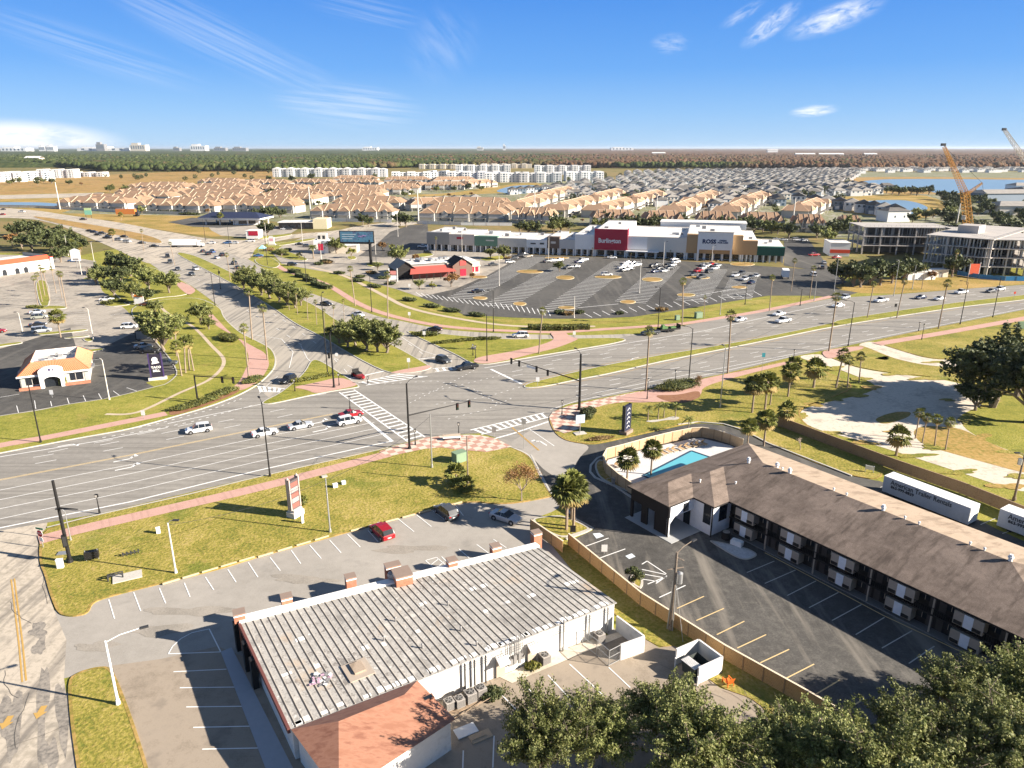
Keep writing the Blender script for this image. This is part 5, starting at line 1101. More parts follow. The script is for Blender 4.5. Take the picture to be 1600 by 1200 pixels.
# hedges
def hedge(px,py,rx,ry,h,rz,lb,mat=None,box=False,n=900,size=.14,nm='hedge'):
    t=bush(nm,int(px*7+py),rx,ry,h,n,size,mat or m_hedge,box,lb); x,y=G(px,py); t.location=(x,y,.1); t.rotation_euler=(0,0,rz); t['category']='hedge' if nm=='hedge' else 'shrub'
hedge(1059,607,5.6,2.6,1.7,R(25),'large rounded hedge in the brown mulch bed by the near pavement',n=3500)
hedge(357,531,4.2,2.2,1.5,R(-45),'low kidney-shaped hedge on the lawn beside the branch road',n=2000,size=.18)
for i,(px,py) in enumerate(((283,641),(298,637),(312,632),(327,627),(345,618),(357,613))): hedge(px,py,2.2,1.1,1.1,R(30),ordl('dark hedge clump along the kerb at the turning lane',i,6),n=900)
for i,(px,py) in enumerate(((391,599),(400,593))): hedge(px,py,2.0,1.1,.9,R(20),ordl('low hedge at the bend of the pink pavement',i,2),n=600)
for i,(px,py) in enumerate(((841,514),(862,515),(883,515),(905,514))): hedge(px,py,2.9,1.3,1.2,0,ordl('clipped box hedge beside the far pavement',i,4),box=True,n=700,size=.25)
for i,(px,py) in enumerate(((690,537),(710,535),(730,533),(752,531),(768,531))): hedge(px,py,2.6,.8,.8,R(12),ordl('thin hedge strip across the turning island',i,5),n=500,size=.22)
hedge(664,525,3.6,1.5,1.2,0,'oval hedge at the point of the turning island',n=800,size=.25)
for i,(px,py) in enumerate(((466,597),(478,595),(490,593),(502,590),(514,588))): hedge(px,py,1.6,.8,.8,R(20),ordl('golden flowering shrub edging the small triangular island',i,5),m_leafy,n=450,nm='flowering_shrub')
hedge(916,655,1.5,1.5,2.2,0,'tall dark round shrub behind the checkered corner paving',m_leafd,n=1500); hedge(922,648,1.1,1.0,1.6,0,'smaller round shrub next to the tall dark one',m_leafd,n=900)
hedge(938,687,2.6,.8,.5,R(15),'straggly orange-brown shrub on the hotel lawn',m_hedger,n=500,nm='red_shrub')
for i,(px,py) in enumerate(((74,603),(99,601))): hedge(px,py,.75,.6,1.6,R(26),ordl('clipped yellow-green hedge cube at the fast-food entrance',i,2),m_leafy,True,500)
hedge(472,790,.9,.9,1.6,0,'yellow-green shrub behind the small brick pylon sign',m_leafy,n=700,nm='yellow_shrub')
hedge(768,1090,1.1,.9,.9,0,'small green bush beside the air conditioners',m_leafd,n=700,nm='green_bush')
hedge(832,1045,.8,.6,.6,0,'low weeds against the white back wall',m_leafy,n=300,nm='weed_clump')
for i,(px,py,s) in enumerate(((887,492,1.2),(875,490,1.3),(905,490,1.1),(1034,486,1.3),(968,491,.9),(437,397,2),(420,392,2),(450,392,1.5),(597,436,1.3),(580,428,1.4),(563,434,1.3),(610,445,1.3),(512,412,1.8),(498,414,1.5),(508,410,1.5),(795,405,1.3))):
    hedge(px,py,s*1.6,s*1.1,s*.9,0,ordl('dark shrub on the bank of the car park',i,16),[m_leafd,m_hedger][i%3==0],n=260,size=.3,nm='shrub')
hedge(168,476,2.4,1.2,1.1,0,'clipped hedge beside the white sedan in the restaurant car park',n=500,size=.25); hedge(185,472,3,1.2,1.0,0,'clipped hedge by the menu board',n=500,size=.25)
hedge(55,482,3,1.0,1.0,0,'low hedge at the foot of the tall palm clump',n=500,size=.25)
hedge(265,332,9,2,2,R(-8),'long dark hedge beside the petrol station drive',m_leafd,n=900,size=.5); hedge(296,336,8,2,2,R(-8),'dark hedge nearest the petrol station sign',m_leafd,n=900,size=.5)

rv=random.Random(31)
# planting between the orange-roofed rows and among the grey houses
sm=[farl[0],far[0],farl[1],far[1],aut[0]]
def scatter(n,x0,x1,y0,y1,s0,s1,lb,grp):
    for i in range(n):
        px=rv.uniform(x0,x1); py=rv.uniform(y0,y1); rv.choice(sm).put((*G(px,py),0),rv.uniform(0,6),lb,grp,rv.uniform(s0,s1))
scatter(16,180,500,318.5,321,.45,.8,'small tree in the lane between the front and second orange-roofed rows','lane trees between front and second rows')
scatter(18,200,560,304.5,308,.5,.85,'small tree in the lane behind the second orange-roofed row','lane trees behind the second row')
scatter(20,300,760,294,299,.5,.9,'small tree in the far lane of the orange-roofed estate','far lane trees of the orange-roofed estate')
scatter(16,480,800,331,346,.4,.6,'small tree along the wall before the front orange-roofed rows','trees along the front estate wall')
scatter(30,860,1230,318,350,.45,.8,'small tree beside the orange-roofed rows that run away from the shops','trees beside the diagonal rows')
far_px=[(rv.uniform(860,1330),rv.uniform(272,314)) for _ in range(150)]+[(rv.uniform(0,430),rv.uniform(269,283)) for _ in range(34)]
rs_=NR_(5); PP=[]
for q in far_px:
    x_,y_=G(*q); R__=rs_.uniform(2.6,4.6); d_=rs_.normal(size=(150,3)); d_/=np.linalg.norm(d_,axis=1)[:,None]; d_*=rs_.uniform(.55,1.1,150)[:,None]; PP.append(np.stack([x_+d_[:,0]*R__,y_+d_[:,1]*R__,4.0+d_[:,2]*3.2],1))
o=bpy.data.objects.new('far_trees',leafmesh('far_trees',np.concatenate(PP),.9,rs_,m_leafd)); COL.objects.link(o); tag(o,'small dark trees dotted among the grey-roofed houses and over the brown field','trees',None,'stuff')
scatter(14,420,760,281,286,.9,1.5,'tree at the foot of the white apartment blocks','trees at the foot of the white apartments')
scatter(12,0,160,284,292,.8,1.2,'dark tree below the white blocks at the left edge','trees below the left white blocks')
row([mid[0],far[0],mid[1]],[(232,452,.9),(222,440,.9),(150,445,.8),(163,440,.9),(208,466,.7),(243,492,.6),(226,474,.7)],'tree on the lawns between the restaurant car park and the road','trees on the restaurant lawns')
row([mid[2],yel[0],aut[0]],[(505,395,.7),(612,392,.7),(650,409,.7),(590,422,.5),(655,452,.5),(676,452,.5),(738,436,.5),(468,404,.6),(440,402,.6)],'small tree on the islands of the restaurant car park','small trees of the restaurant car park')
for i,(px,py) in enumerate(((432,396),(444,399),(560,440),(585,449),(530,428),(640,470),(675,480),(706,487),(745,494))): hedge(px,py,3.2,1.3,1.1,R(-30),ordl('dark shrub bed along the swale left of the big car park',i,9),m_leafd,n=350,size=.3)
for i,(px,py) in enumerate(((460,426),(472,433),(484,439),(496,446),(508,450))): hedge(px,py,3.2,1.3,1.3,R(-40),ordl('clipped hedge between the pavement and the branch road',i,5),m_leafd,True,n=400,size=.3)

scatter(26,120,620,311,325,.5,1.0,'tree among the front lanes of the orange-roofed estate','trees in the front lanes of the orange estate')
scatter(26,300,760,291,309,.6,1.1,'tree among the rear lanes of the orange-roofed estate','trees in the rear lanes of the orange estate')
scatter(14,860,1340,350,366,.8,1.3,'leafy tree in the belt along the back of the shops','belt trees at the back of the shops')
# ================================================================ middle distance buildings
def frame(pl,pr,z=0):
    a=Vector(G(*pl,z)); c=Vector(G(*pr,z)); e=c-a; return a,math.atan2(e.y,e.x),e.length
m_orange=varied('orange_roof_metal',[(.42,.12,.045),(.50,.15,.06)],((.5,.5),(3,.5)),space='obj',rough=.55); m_orseam=plain('orange_roof_seam',(.78,.40,.24))
m_red=plain('red_roof',(.66,.075,.03),.5); m_crimson=plain('crimson_panel',(.42,.018,.045),.5); m_cream=plain('cream_wall',(.62,.55,.44)); m_stucco=varied('pale_stucco',[(.58,.54,.48),(.66,.62,.56)],((.5,.5),(3,.5)),space='obj')
m_white2=varied('bright_white_wall',[(.76,.75,.73),(.82,.81,.79)],((.2,.5),(2,.5)),space='obj'); m_roofwhite=varied('white_membrane_roof',[(.62,.60,.57),(.74,.72,.69),(.52,.48,.44)],((.08,.5),(.9,.5)),space='obj',spots=[(.3,.64,(.36,.32,.28),.4)])
m_tan=plain('tan_pier',(.47,.30,.15)); m_green=plain('green_shopfront',(.13,.24,.17)); m_dgreen=plain('dark_green_awning',(.02,.10,.07)); m_navy=plain('navy_roof',(.03,.035,.07),.4); m_purple=plain('purple_panel',(.05,.03,.11))
m_concf=varied('raw_concrete_frame',[(.40,.37,.34),(.50,.46,.42)],((.2,.5),(2,.5)),space='obj'); m_screen=plain('silver_blue_sheeting',(.03,.20,.42),.4)
m_terr=varied('terracotta_tiles',[(.24,.15,.095),(.35,.228,.148),(.285,.18,.112)],((.12,.4),(1.6,.6)),space='obj'); m_hipw=plain('pale_ridge_tiles',(.60,.47,.34)); m_thwall=plain('townhouse_wall',(.50,.48,.44))
m_darkroof=varied('charcoal_shingle',[(.13,.12,.11),(.19,.175,.16)],((.3,.5),(2,.5)),space='obj'); m_greyroof=varied('grey_shingle',[(.27,.25,.225),(.37,.345,.31)],((.3,.5),(2,.5)),space='obj')
def box_part(t,name,x0,x1,y0,y1,z0,z1,mat): b=MB(); b.box(x0,x1,y0,y1,z0,z1); return b.obj(name,mat,t)
# ---- tiled fast-food restaurant
a,an,Wd=frame((34,609),(141,596)); t=thing('fast_food_restaurant','small restaurant with orange sloping roof and white arched entrance','restaurant',(a.x,a.y,0),an); D=15.5
box_part(t,'wall',0,Wd,0,D,0,2.9,m_stucco)
z0,z1=2.95,5.3; o_=.5; i_=2.3
b=MB(); O=[(-o_,-o_),(Wd+o_,-o_),(Wd+o_,D+o_),(-o_,D+o_)]; I=[(i_,i_),(Wd-i_,i_),(Wd-i_,D-i_),(i_,D-i_)]
for k in range(4):
    p,q,r_,s2=O[k],O[(k+1)%4],I[(k+1)%4],I[k]; b.poly([(*p,z0),(*q,z0),(*r_,z1),(*s2,z1)],0)
    n=int(math.dist(p,q)/.42)
    for j in range(1,n):
        u=j/n; A=Vector((*lerp(p,q,u),z0)); B_=Vector((*lerp(s2,r_,u),z1)); b.tube(tuple(A),tuple(B_),.05,n=4,mi=1,caps=False)
b.obj('tiled_roof',[m_orange,m_orseam],t)
b=MB(); b.poly([(*q,z1-1.3) for q in I],0); 
for k in range(4):
    p,q=I[k],I[(k+1)%4]; b.poly([(*q,z1-1.3),(*p,z1-1.3),(*p,z1),(*q,z1)],0)
b.obj('flat_roof',m_roofwhite,t)
rs=random.Random(9)
for i in range(9): x=rs.uniform(3,Wd-3.6); y=rs.uniform(3,D-4); box_part(t,'roof_unit',x,x+rs.uniform(.5,1.4),y,y+rs.uniform(.5,1.2),z1-1.3,z1-1.3+rs.uniform(.4,.9),m_galv)
b=MB(); b.box(-o_,Wd+o_,-o_-.1,-o_+.1,2.7,3.05); b.obj('fascia',m_white2,t)
def archwall(w_,h,r_,th,n=14,open_h=1.6,open_w=1.6):
    b=MB(); ps=[(-w_/2,0)]+[(-w_/2,h-.8)]+[(-w_/2*math.cos(PI*i/n),h-.8+r_*math.sin(PI*i/n)) for i in range(1,n)]+[(w_/2,h-.8),(w_/2,0)]
    ins=[(open_w,0)]+[(open_w*math.cos(PI*i/n),open_h+.9*math.sin(PI*i/n)) for i in range(n+1)]+[(-open_w,0)]
    for y in (0,th):
        for side in (-1,1):
            L1=[p for p in ps if p[0]*side>=-1e-6]; L2=[p for p in ins if p[0]*side>=-1e-6]
            if side>0: L2=L2
            poly=L1+(L2 if side>0 else L2)
        q=[(p[0],y,p[1]) for p in ps]+[(p[0],y,p[1]) for p in ins]; b.poly(q if y else q[::-1])
    i0=b.pts([(p[0],0,p[1]) for p in ps]+[(p[0],th,p[1]) for p in ps]); m_=len(ps)
    for i in range(m_-1): b.face((i0+i,i0+m_+i,i0+m_+i+1,i0+i+1))
    i0=b.pts([(p[0],0,p[1]) for p in ins]+[(p[0],th,p[1]) for p in ins]); m_=len(ins)
    for i in range(m_-1): b.face((i0+i,i0+i+1,i0+m_+i+1,i0+m_+i))
    return b
archwall(4.6,4.6,.9,1.3).obj('entrance_arch',m_white2,t,loc=(6.0,-1.3,0),tri=True)
b=MB(); b.box(4.5,7.5,-.35,-.02,0,2.3); b.obj('door',m_glass,t)
for x0,x1 in ((1.0,3.4),(9.0,11.9)): b=MB(); b.box(x0,x1,-.06,.0,.8,2.4,0); b.box((x0+x1)/2-.04,(x0+x1)/2+.04,-.09,-.06,.8,2.4,1); b.obj('window',[m_glass,m_stucco],t)
for x in (.15,3.6,8.5,12.2): b=MB(); b.box(x,x+.8,-.1,0,0,2.7); b.obj('pilaster',plain('sage_pilaster',(.42,.44,.38)) if 'sage_pilaster' not in MATS else MATS['sage_pilaster'],t)
b=MB(); b.poly([(5.55,-1.32,3.9),(6.05,-1.32,3.8),(6.1,-1.32,4.2),(5.8,-1.32,4.45)]); b.poly([(6.2,-1.32,3.85),(6.75,-1.32,3.8),(6.5,-1.32,4.3)]); b.obj('emblem',m_purple,t)
box_part(t,'window_awning',Wd+.0,Wd+1.0,3.2,6.4,2.2,2.6,m_grey); box_part(t,'drive_window',-.9,0,5.0,7.0,1.0,2.6,m_grey)
for x0,x1 in ((-.3,3.8),(8.2,13.2)): 
    b=MB(); b.box(x0,x1,-1.3,-.6,0,.55); b.obj('brick_planter',m_redbrick,t)
# purple pylon sign
t=thing('restaurant_sign','tall purple pylon sign with white bell emblem and lettering','sign',(*G(247,593),0),R(22))
box_part(t,'sign_base',-1.9,1.9,-.5,.5,0,.6,m_stucco)
box_part(t,'sign_panel',-1.15,1.15,-.25,.25,.75,5.9,plain('near_black_purple',(.02,.016,.03)))
for x in (-1.3,1.3): b=MB(); b.box(x-.13,x+.13,-.3,.3,.6,6.2); b.obj('post',m_purple,t)
b=MB(); n=14
b.poly([( .62*math.cos(a_)-.08,-.27,4.75+.62*math.sin(a_)) for a_ in [i*2*PI/n for i in range(n)]]); b.poly([(-.8,-.275,3.75),(.8,-.275,3.95),(.55,-.275,4.4),(-.6,-.275,4.3)]); b.obj('bell_emblem',m_white2,t)
text('TACO',.72,m_white2,t,(0,-.27,2.95),(R(90),0,0),bold=.02); text('BELL',.72,m_white2,t,(0,-.27,2.15),(R(90),0,0),bold=.02)
# dark bin enclosure behind
a,an,Wd=frame((203,524),(232,528)); t=thing('bin_enclosure','grey walled bin enclosure behind the purple pylon','enclosure',(*G(212,530),0),R(-2)); 
box_part(t,'side_wall',0,.25,0,6,0,2.3,m_dgrey); box_part(t,'back_wall',.25,5.2,5.75,6,0,2.3,m_dgrey); box_part(t,'end_wall',5.2,5.45,0,6,0,2.3,m_dgrey); box_part(t,'gate',.3,5.1,-.05,.05,.1,2.2,m_grey)
# ---- red-roofed restaurant on the left
a,an,Wd=frame((-40,437),(82,420)); t=thing('red_roofed_restaurant','white restaurant with bright red roof band behind tall palms','restaurant',(a.x,a.y,0),an); D=20
box_part(t,'wall',0,Wd,0,D,0,4.6,m_stucco)
b=MB(); b.box(.6,Wd-.6,.6,D-.6,4.6,4.7,1); b.poly([(-.3,-.3,4.4),(Wd+.3,-.3,4.4),(Wd-.8,.9,6.2),(.8,.9,6.2)],0); b.poly([(Wd+.3,-.3,4.4),(Wd+.3,D+.3,4.4),(Wd-.8,D-.9,6.2),(Wd-.8,.9,6.2)],0); b.poly([(.8,.9,6.2),(Wd-.8,.9,6.2),(Wd-.8,.95,4.7),(.8,.95,4.7)][::-1],1); b.poly([(Wd-.8,D-.9,6.2),(Wd-.8,.9,6.2),(Wd-.85,.9,4.7),(Wd-.85,D-.9,4.7)],2); b.obj('red_roof',[m_red,m_roofwhite,m_grey],t)
for x in (6.5,11.5,16.5,20): archwall(2.6,3.4,.8,.2,open_h=1.5,open_w=.9).obj('arched_surround',m_white2,t,loc=(x,-.25,0),tri=True); box_part(t,'window',x-.9,x+.9,-.08,-.01,0,2.3,m_glass)
b=MB(); b.box(Wd-.5,Wd+.6,-.7,.5,0,5.0,0); b.box(Wd-.6,Wd+.7,-.8,.6,5.0,5.3,1); b.obj('corner_pier',[m_white2,m_red],t)
# menu board / box sign
t=thing('box_sign','white box sign with orange lower panel on a post by the restaurant','sign',(*G(121,418),0),R(5)); b=MB(); b.tube((0,0,0),(0,0,3),.15); b.obj('post',m_grey,t); box_part(t,'sign_box',-1.9,1.9,-.3,.3,3,7.5,m_white2); b=MB(); b.poly([(-2,-.35,7.5),(2,-.35,7.5),(0,-.35,8.3)]); b.poly([(-2,.35,7.5),(0,.35,8.3),(2,.35,7.5)]); b.obj('pediment',m_white2,t); box_part(t,'lower_panel',-1.2,1.2,-.32,-.3,3.3,4.0,m_grey)
t=thing('menu_board','orange and white menu board on the lawn','sign',(*G(218,476),0),R(0)); box_part(t,'board',-1.4,1.4,-.15,.15,.3,2.6,m_white2); box_part(t,'header',-1.4,1.4,-.17,.17,2.6,3.3,plain('orange_sign',(.80,.25,.05))); 
for x in (-1.5,1.5): b=MB(); b.box(x-.12,x+.12,-.15,.15,0,3.6); b.obj('post',m_stucco,t)
# ---- petrol station
a,an,Wd=frame((309,352),(378,357)); t=thing('petrol_station','petrol station with long navy blue canopy','petrol station',(a.x,a.y,0),R(-7)); D=22
b=MB(); x1=45; b.poly([(0,0,5.0),(x1,0,5.0),(x1-8,D/2,8.2),(6,D/2,8.2)]); b.poly([(x1,D,5.0),(0,D,5.0),(6,D/2,8.2),(x1-8,D/2,8.2)]); b.poly([(0,D,5.0),(0,0,5.0),(6,D/2,8.2)]); b.poly([(x1,0,5.0),(x1,D,5.0),(x1-8,D/2,8.2)]); b.obj('canopy_roof',m_navy,t)
box_part(t,'canopy_fascia',.3,x1-.3,.3,D-.3,3.9,5.0,m_white2)
for x in (4,14,24,34,42):
    for y in (4,D-4): box_part(t,'column',x-.4,x+.4,y-.4,y+.4,0,3.9,m_white2)
for x in (9,19,29,38): box_part(t,'pump',x-.5,x+.5,D/2-1,D/2+1,0,1.8,m_dgrey)
t=thing('station_shop','white station shop with dark hipped roof beside the blue canopy','shop',(*G(366,352),0),R(12)); b=MB(); b.poly([(0,0,4.2),(18,0,4.2),(13,7,6.8),(5,7,6.8)]);b.poly([(18,14,4.2),(0,14,4.2),(5,7,6.8),(13,7,6.8)]);b.poly([(0,14,4.2),(0,0,4.2),(5,7,6.8)]);b.poly([(18,0,4.2),(18,14,4.2),(13,7,6.8)]); b.obj('roof',m_navy,t); box_part(t,'wall',.4,17.6,.4,13.6,0,4.2,m_white2); box_part(t,'shop_window',3,14,.3,.4,.8,2.8,m_glass)
# ---- cross-street shops
a,an,Wd=frame((436,358),(501,353)); t=thing('cross_street_shop','long low shop with white roof and cream end wall','shop',(a.x,a.y,0),R(2)); Wd=31
box_part(t,'wall',0,Wd-9,0,14,0,4.0,m_char); box_part(t,'end_wall',Wd-9,Wd,0,14,0,6.2,plain('cream_end_wall',(.68,.60,.40))); box_part(t,'roof',-.5,Wd-9,-.5,14.5,4.0,4.5,m_roofwhite)
for x in (2,7,12,17): box_part(t,'shop_window',x,x+3.6,-.08,0,.6,2.8,m_glass)
t=thing('tower_shop','white shop with a square rooftop tower and round window','shop',(*G(491,396),0),R(3)); Wd=7
box_part(t,'wall',0,7,0,9,0,6.3,m_white2); box_part(t,'dark_side',-.12,-.0,.5,8.5,.5,6,m_char); box_part(t,'tower',1.6,6.2,1.5,6,6.3,9.2,m_stucco); box_part(t,'low_wing',7,21,1,10,0,3.4,m_cream); box_part(t,'wing_roof',6.9,21.2,.8,10.2,3.4,3.7,m_roofwhite)
for x in (2.2,4.4): box_part(t,'tower_opening',x,x+1.2,1.42,1.5,6.9,8.6,m_glass)
b=MB(); b.M=Matrix.Translation((3.6,-.06,4.6))@Matrix.Rotation(R(90),4,'X'); b.tube((0,0,-.05),(0,0,.05),1.1,n=18); b.obj('round_window',m_stucco,t)
t=thing('crimson_banner_sign','crimson square sign on a pale pole beside the golden palm','sign',(*G(502,405),0),R(4)); b=MB(); b.tube((0,0,0),(0,0,8),.16); b.obj('pole',m_stucco,t); box_part(t,'sign_panel',-1,1.3,-.15,.15,4.2,7.2,m_crimson)
t=thing('monument_sign','white arched monument sign on the grass verge','sign',(*G(425,383),0),R(0)); box_part(t,'sign_panel',-1.5,1.5,-.3,.3,0,4.2,m_white2); b=MB(); b.poly([(-1.5,-.31,4.2),(1.5,-.31,4.2),(.8,-.31,4.9),(-.8,-.31,4.9)]); b.obj('pediment',m_white2,t); box_part(t,'lettering_patch',-1,1,-.33,-.3,2.2,3.6,plain('pale_pink_lettering',(.65,.35,.4))); box_part(t,'sign_base',-2,2,-.5,.5,0,.8,m_stucco)
t=thing('crimson_shop','crimson fronted shop at the edge of the cross street','shop',(*G(385,373),0),R(0)); box_part(t,'wall',0,7,0,8,0,4.4,m_white2); box_part(t,'front_panel',1.5,7.1,-.15,0,1.8,4.6,m_crimson); box_part(t,'roof',-.2,7.2,-.2,8.2,4.4,4.6,m_roofwhite)
t=thing('pavilion_tent','light blue pointed canopy on the pavement by the cars','canopy',(*G(411,396),0)); b=MB(); 
for k in range(4): a_=k*PI/2+PI/4; c_=a_+PI/2; b.poly([(2.3*math.cos(a_),2.3*math.sin(a_),2.6),(2.3*math.cos(c_),2.3*math.sin(c_),2.6),(0,0,4.2)])
b.obj('roof',plain('light_blue_fabric',(.30,.62,.72)),t)
for k in range(4): a_=k*PI/2+PI/4; b=MB(); b.tube((2.1*math.cos(a_),2.1*math.sin(a_),0),(2.1*math.cos(a_),2.1*math.sin(a_),2.6),.06); b.obj('leg',m_grey,t)
# ---- billboard
t=thing('billboard','large blue billboard on a single dark post','billboard',(*G(580,414),0),R(-4)); HB=HT(580,414,378); HTp=HT(580,414,361)
b=MB(); b.tube((0,0,0),(0,0,HB+1),.65,n=12); b.obj('post',m_black,t)
bw=6.9; bl=-13.5; br=2.0; box_part(t,'frame',bl,br,-.5,.5,HB-.6,HTp,m_char); box_part(t,'sign_panel',bl+.4,br-.3,-.56,-.5,HB,HTp-.25,varied('billboard_blue',[(.06,.14,.22),(.10,.25,.36),(.08,.10,.20)],((.25,.6),(1.2,.4)),space='obj',lohi=(.4,.6)))
b=MB(); hz=HTp-HB
for i in range(3): b.box(bl+1.2,bl+7.5-i*.8,-.58,-.565,HB+hz*(.66-.2*i),HB+hz*(.70-.2*i)+.12)
b.obj('text_line',plain('pale_blue_text',(.45,.55,.60)),t)
b=MB(); b.M=Matrix.Translation((-3.1,-.57,HB+hz*.55))@Matrix.Rotation(R(90),4,'X')@Matrix.Rotation(R(12),4,'Z'); 
for i in range(9): a_=i*.7; b.tube((-1.9+i*.42,.3*math.sin(a_*2),0),(-1.6+i*.42,.3*math.sin(a_*2+1.4),.01),.12,n=4)
b.obj('script_mark',plain('lilac_script',(.55,.30,.62)),t)
box_part(t,'walkway',bl+1,br-1,-1.2,-.5,HB-.8,HB-.6,m_black)
# ---- gabled restaurant with red awning
a,an,Wd=frame((633,437),(757,428)); t=thing('gabled_restaurant','restaurant with red awning, dark gables and white flat roof','restaurant',(a.x,a.y,0),an)
print('gabled',Wd,math.degrees(an))
sc_=Wd/36
def X(v): return v*sc_
box_part(t,'left_wall',X(4),X(20),4,20,0,4.6,plain('grey_boards',(.32,.30,.27)))
box_part(t,'right_wall',X(20),X(35),3,18,0,4.9,m_cream)
box_part(t,'flat_roof',X(4.5),X(34.5),6,19.5,4.905,5.1,m_roofwhite)
b=MB(); 
def gable(x0,x1,y0,y1,ze,zr,mi=0,wall=1):
    xm=(x0+x1)/2; b.poly([(x0-.5,y0-.6,ze-.3),(xm,y0-.6,zr),(xm,y1,zr),(x0-.5,y1,ze-.3)][::-1],mi); b.poly([(xm,y0-.6,zr),(x1+.5,y0-.6,ze-.3),(x1+.5,y1,ze-.3),(xm,y1,zr)][::-1],mi)
    b.poly([(x0,y0,0),(x1,y0,0),(x1,y0,ze),(xm,y0,zr-.3),(x0,y0,ze)],wall); b.poly([(x0,y0,0),(x0,y0,ze),(x0,y1,ze),(x0,y1,0)],wall); b.poly([(x1,y0,0),(x1,y1,0),(x1,y1,ze),(x1,y0,ze)],wall)
gable(X(21),X(30),-1,9,4.6,7.4); b.obj('entrance_gable',[m_char,plain('stone_red_brown',(.20,.12,.09))],t)
b=MB(); gable(X(-3),X(5),2,14,4.0,6.8); b.obj('side_gable',[m_greyroof,m_char],t)
b=MB(); b.poly([(X(1),-4,2.6),(X(21.5),-4,2.6),(X(21.5),4,4.3),(X(4),4,4.3)]); b.obj('red_awning',plain('salmon_red_awning',(.45,.10,.075)),t)
for i in range(7): box_part(t,'awning_post',X(2+i*3.1),X(2+i*3.1)+.25,-3.8,-3.55,0,2.6,m_char)
box_part(t,'porch_wall',X(3),X(21),-.2,0,0,3.2,plain('dark_red_boards',(.18,.06,.05))); box_part(t,'door',X(24.3),X(27),-1.1,-1,0,2.9,m_crimson)
b=MB(); b.box(X(24.2),X(27),-1.15,-1.02,4.4,6.2); b.obj('entrance_sign',plain('red_entrance_sign',(.6,.08,.07)),t)
for x in (31,33): box_part(t,'window',X(x),X(x+1.4),2.9,3,.7,2.8,m_crimson)
box_part(t,'eave_band',X(30.5),X(35.3),2.6,3,2.9,3.5,m_stucco)
for i in range(10): rs=random.Random(i); x=X(7+i*2.6); box_part(t,'roof_unit',x,x+1.3,10+rs.uniform(-2,5),12+rs.uniform(-2,5),5.1,6.0,m_galv)
t=thing('roadside_sign','white and red roadside sign with blank lower panel by the gabled restaurant','sign',(*G(615,440),0),R(5)); 
for x in (-1.6,1.6): box_part(t,'post',x-.15,x+.15,-.2,.2,0,5.2,m_white2)
box_part(t,'lower_panel',-1.4,1.4,-.1,.1,.8,2.4,m_white2); box_part(t,'upper_panel',-1.4,1.4,-.1,.1,2.7,4.2,plain('faded_red_panel',(.55,.22,.2)))
# ---- shopping centre: units along one line
P0=Vector(G(668,391)); P1=Vector(G(1226,411)); e=(P1-P0); SAng=math.atan2(e.y,e.x); Ltot=e.length
def sx(px):  # distance along the shop line of a picture column
    dx=(px-800)
    # intersect ray column with the line
    lo,hi=-.2,1.2
    for _ in range(50):
        m=(lo+hi)/2; q=P0+e*m
        if PR(q.x,q.y,0)[0]<px: lo=m
        else: hi=m
    return lo*Ltot
def hz_(px,ytop): q=P0+e*(sx(px)/Ltot); b_=PR(q.x,q.y,0); return HT(b_[0],b_[1],ytop)
def shopunit(name,label,px0,px1,ytop,dep,wallm,bandm=None,bandz=None,ncol=3,arc=True,setback=0,cat='shop'):
    x0,x1=sx(px0),sx(px1); h=hz_((px0+px1)/2,ytop); q=P0+e*(x0/Ltot); t=thing(name,label,cat,(q.x,q.y,0),SAng,'units of the shopping centre'); w_=x1-x0
    ch=3.2
    box_part(t,'wall',.02,w_-.02,3.0,dep,0,h-.3,wallm); global LASTF; LASTF=box_part(t,'facade',0,w_,-.6+setback,2.99,ch,h,bandm or wallm)
    b=MB(); b.box(.3,w_-.3,3.2,dep-.3,h-.3,h-.2); rfo=b.obj('roof',m_roofwhite,t)
    b=MB(); b.box(.01,w_-.01,dep-.3,dep,h-.3,h+.2); b.obj('parapet',m_stucco,t)
    for i in range(ncol+1):
        x=.3+(w_-.9)*i/max(1,ncol); box_part(t,'column',x-.3,x+.3,-.5+setback,.1+setback,0,ch-.001,m_white2)
    for i in range(ncol):
        x=.3+(w_-.9)*i/ncol; wd=(w_-.9)/ncol; box_part(t,'shop_window',x+.7,x+wd-.7,2.9,2.99,.3,2.7,m_glass)
    rs=random.Random(int(px0))
    for i in range(int(w_/9)+1): x=rs.uniform(1,max(1.2,w_-3)); y=rs.uniform(6,dep-4); z=h-.2; box_part(rfo,'roof_unit',x,x+rs.uniform(1,2.2),y,y+rs.uniform(1,2),z,z+rs.uniform(.7,1.5),rs.choice([m_galv,m_grey]))
    return t,w_,h
t,w_,h=shopunit('shop_unit','grey-beige end unit of the long shops, beside the round tree and palm',668,703,363,26,m_stucco,m_grey,ncol=3)
t,w_,h=shopunit('shop_unit','pale shop unit with small dark sign left of the green front',703,742,366,24,m_stucco,plain('beige_facade',(.50,.45,.40)),ncol=3); box_part(LASTF,'shop_sign',w_*.3,w_*.55,-.7,-.6,h-2.4,h-1.3,m_crimson)
t,w_,h=shopunit('shop_unit','green-fronted shop unit in the middle of the long shops',742,778,369,26,m_stucco,m_green,ncol=4); box_part(LASTF,'shop_sign',w_*.5,w_*.85,-.7,-.6,h-2.3,h-1.7,m_stucco)
t,w_,h=shopunit('shop_unit','pale shop unit right of the green front',778,823,372,26,m_stucco,m_stucco,ncol=4)
t,w_,h=shopunit('shop_unit','white-fronted shop unit with small dark lettering',823,855,374,26,m_white2,m_white2,ncol=3); box_part(LASTF,'shop_sign',w_*.2,w_*.45,-.7,-.6,h-2.3,h-1.7,m_dgrey); box_part(LASTF,'shop_sign',w_*.65,w_*.85,-.7,-.6,h-2.3,h-1.5,m_dgrey)
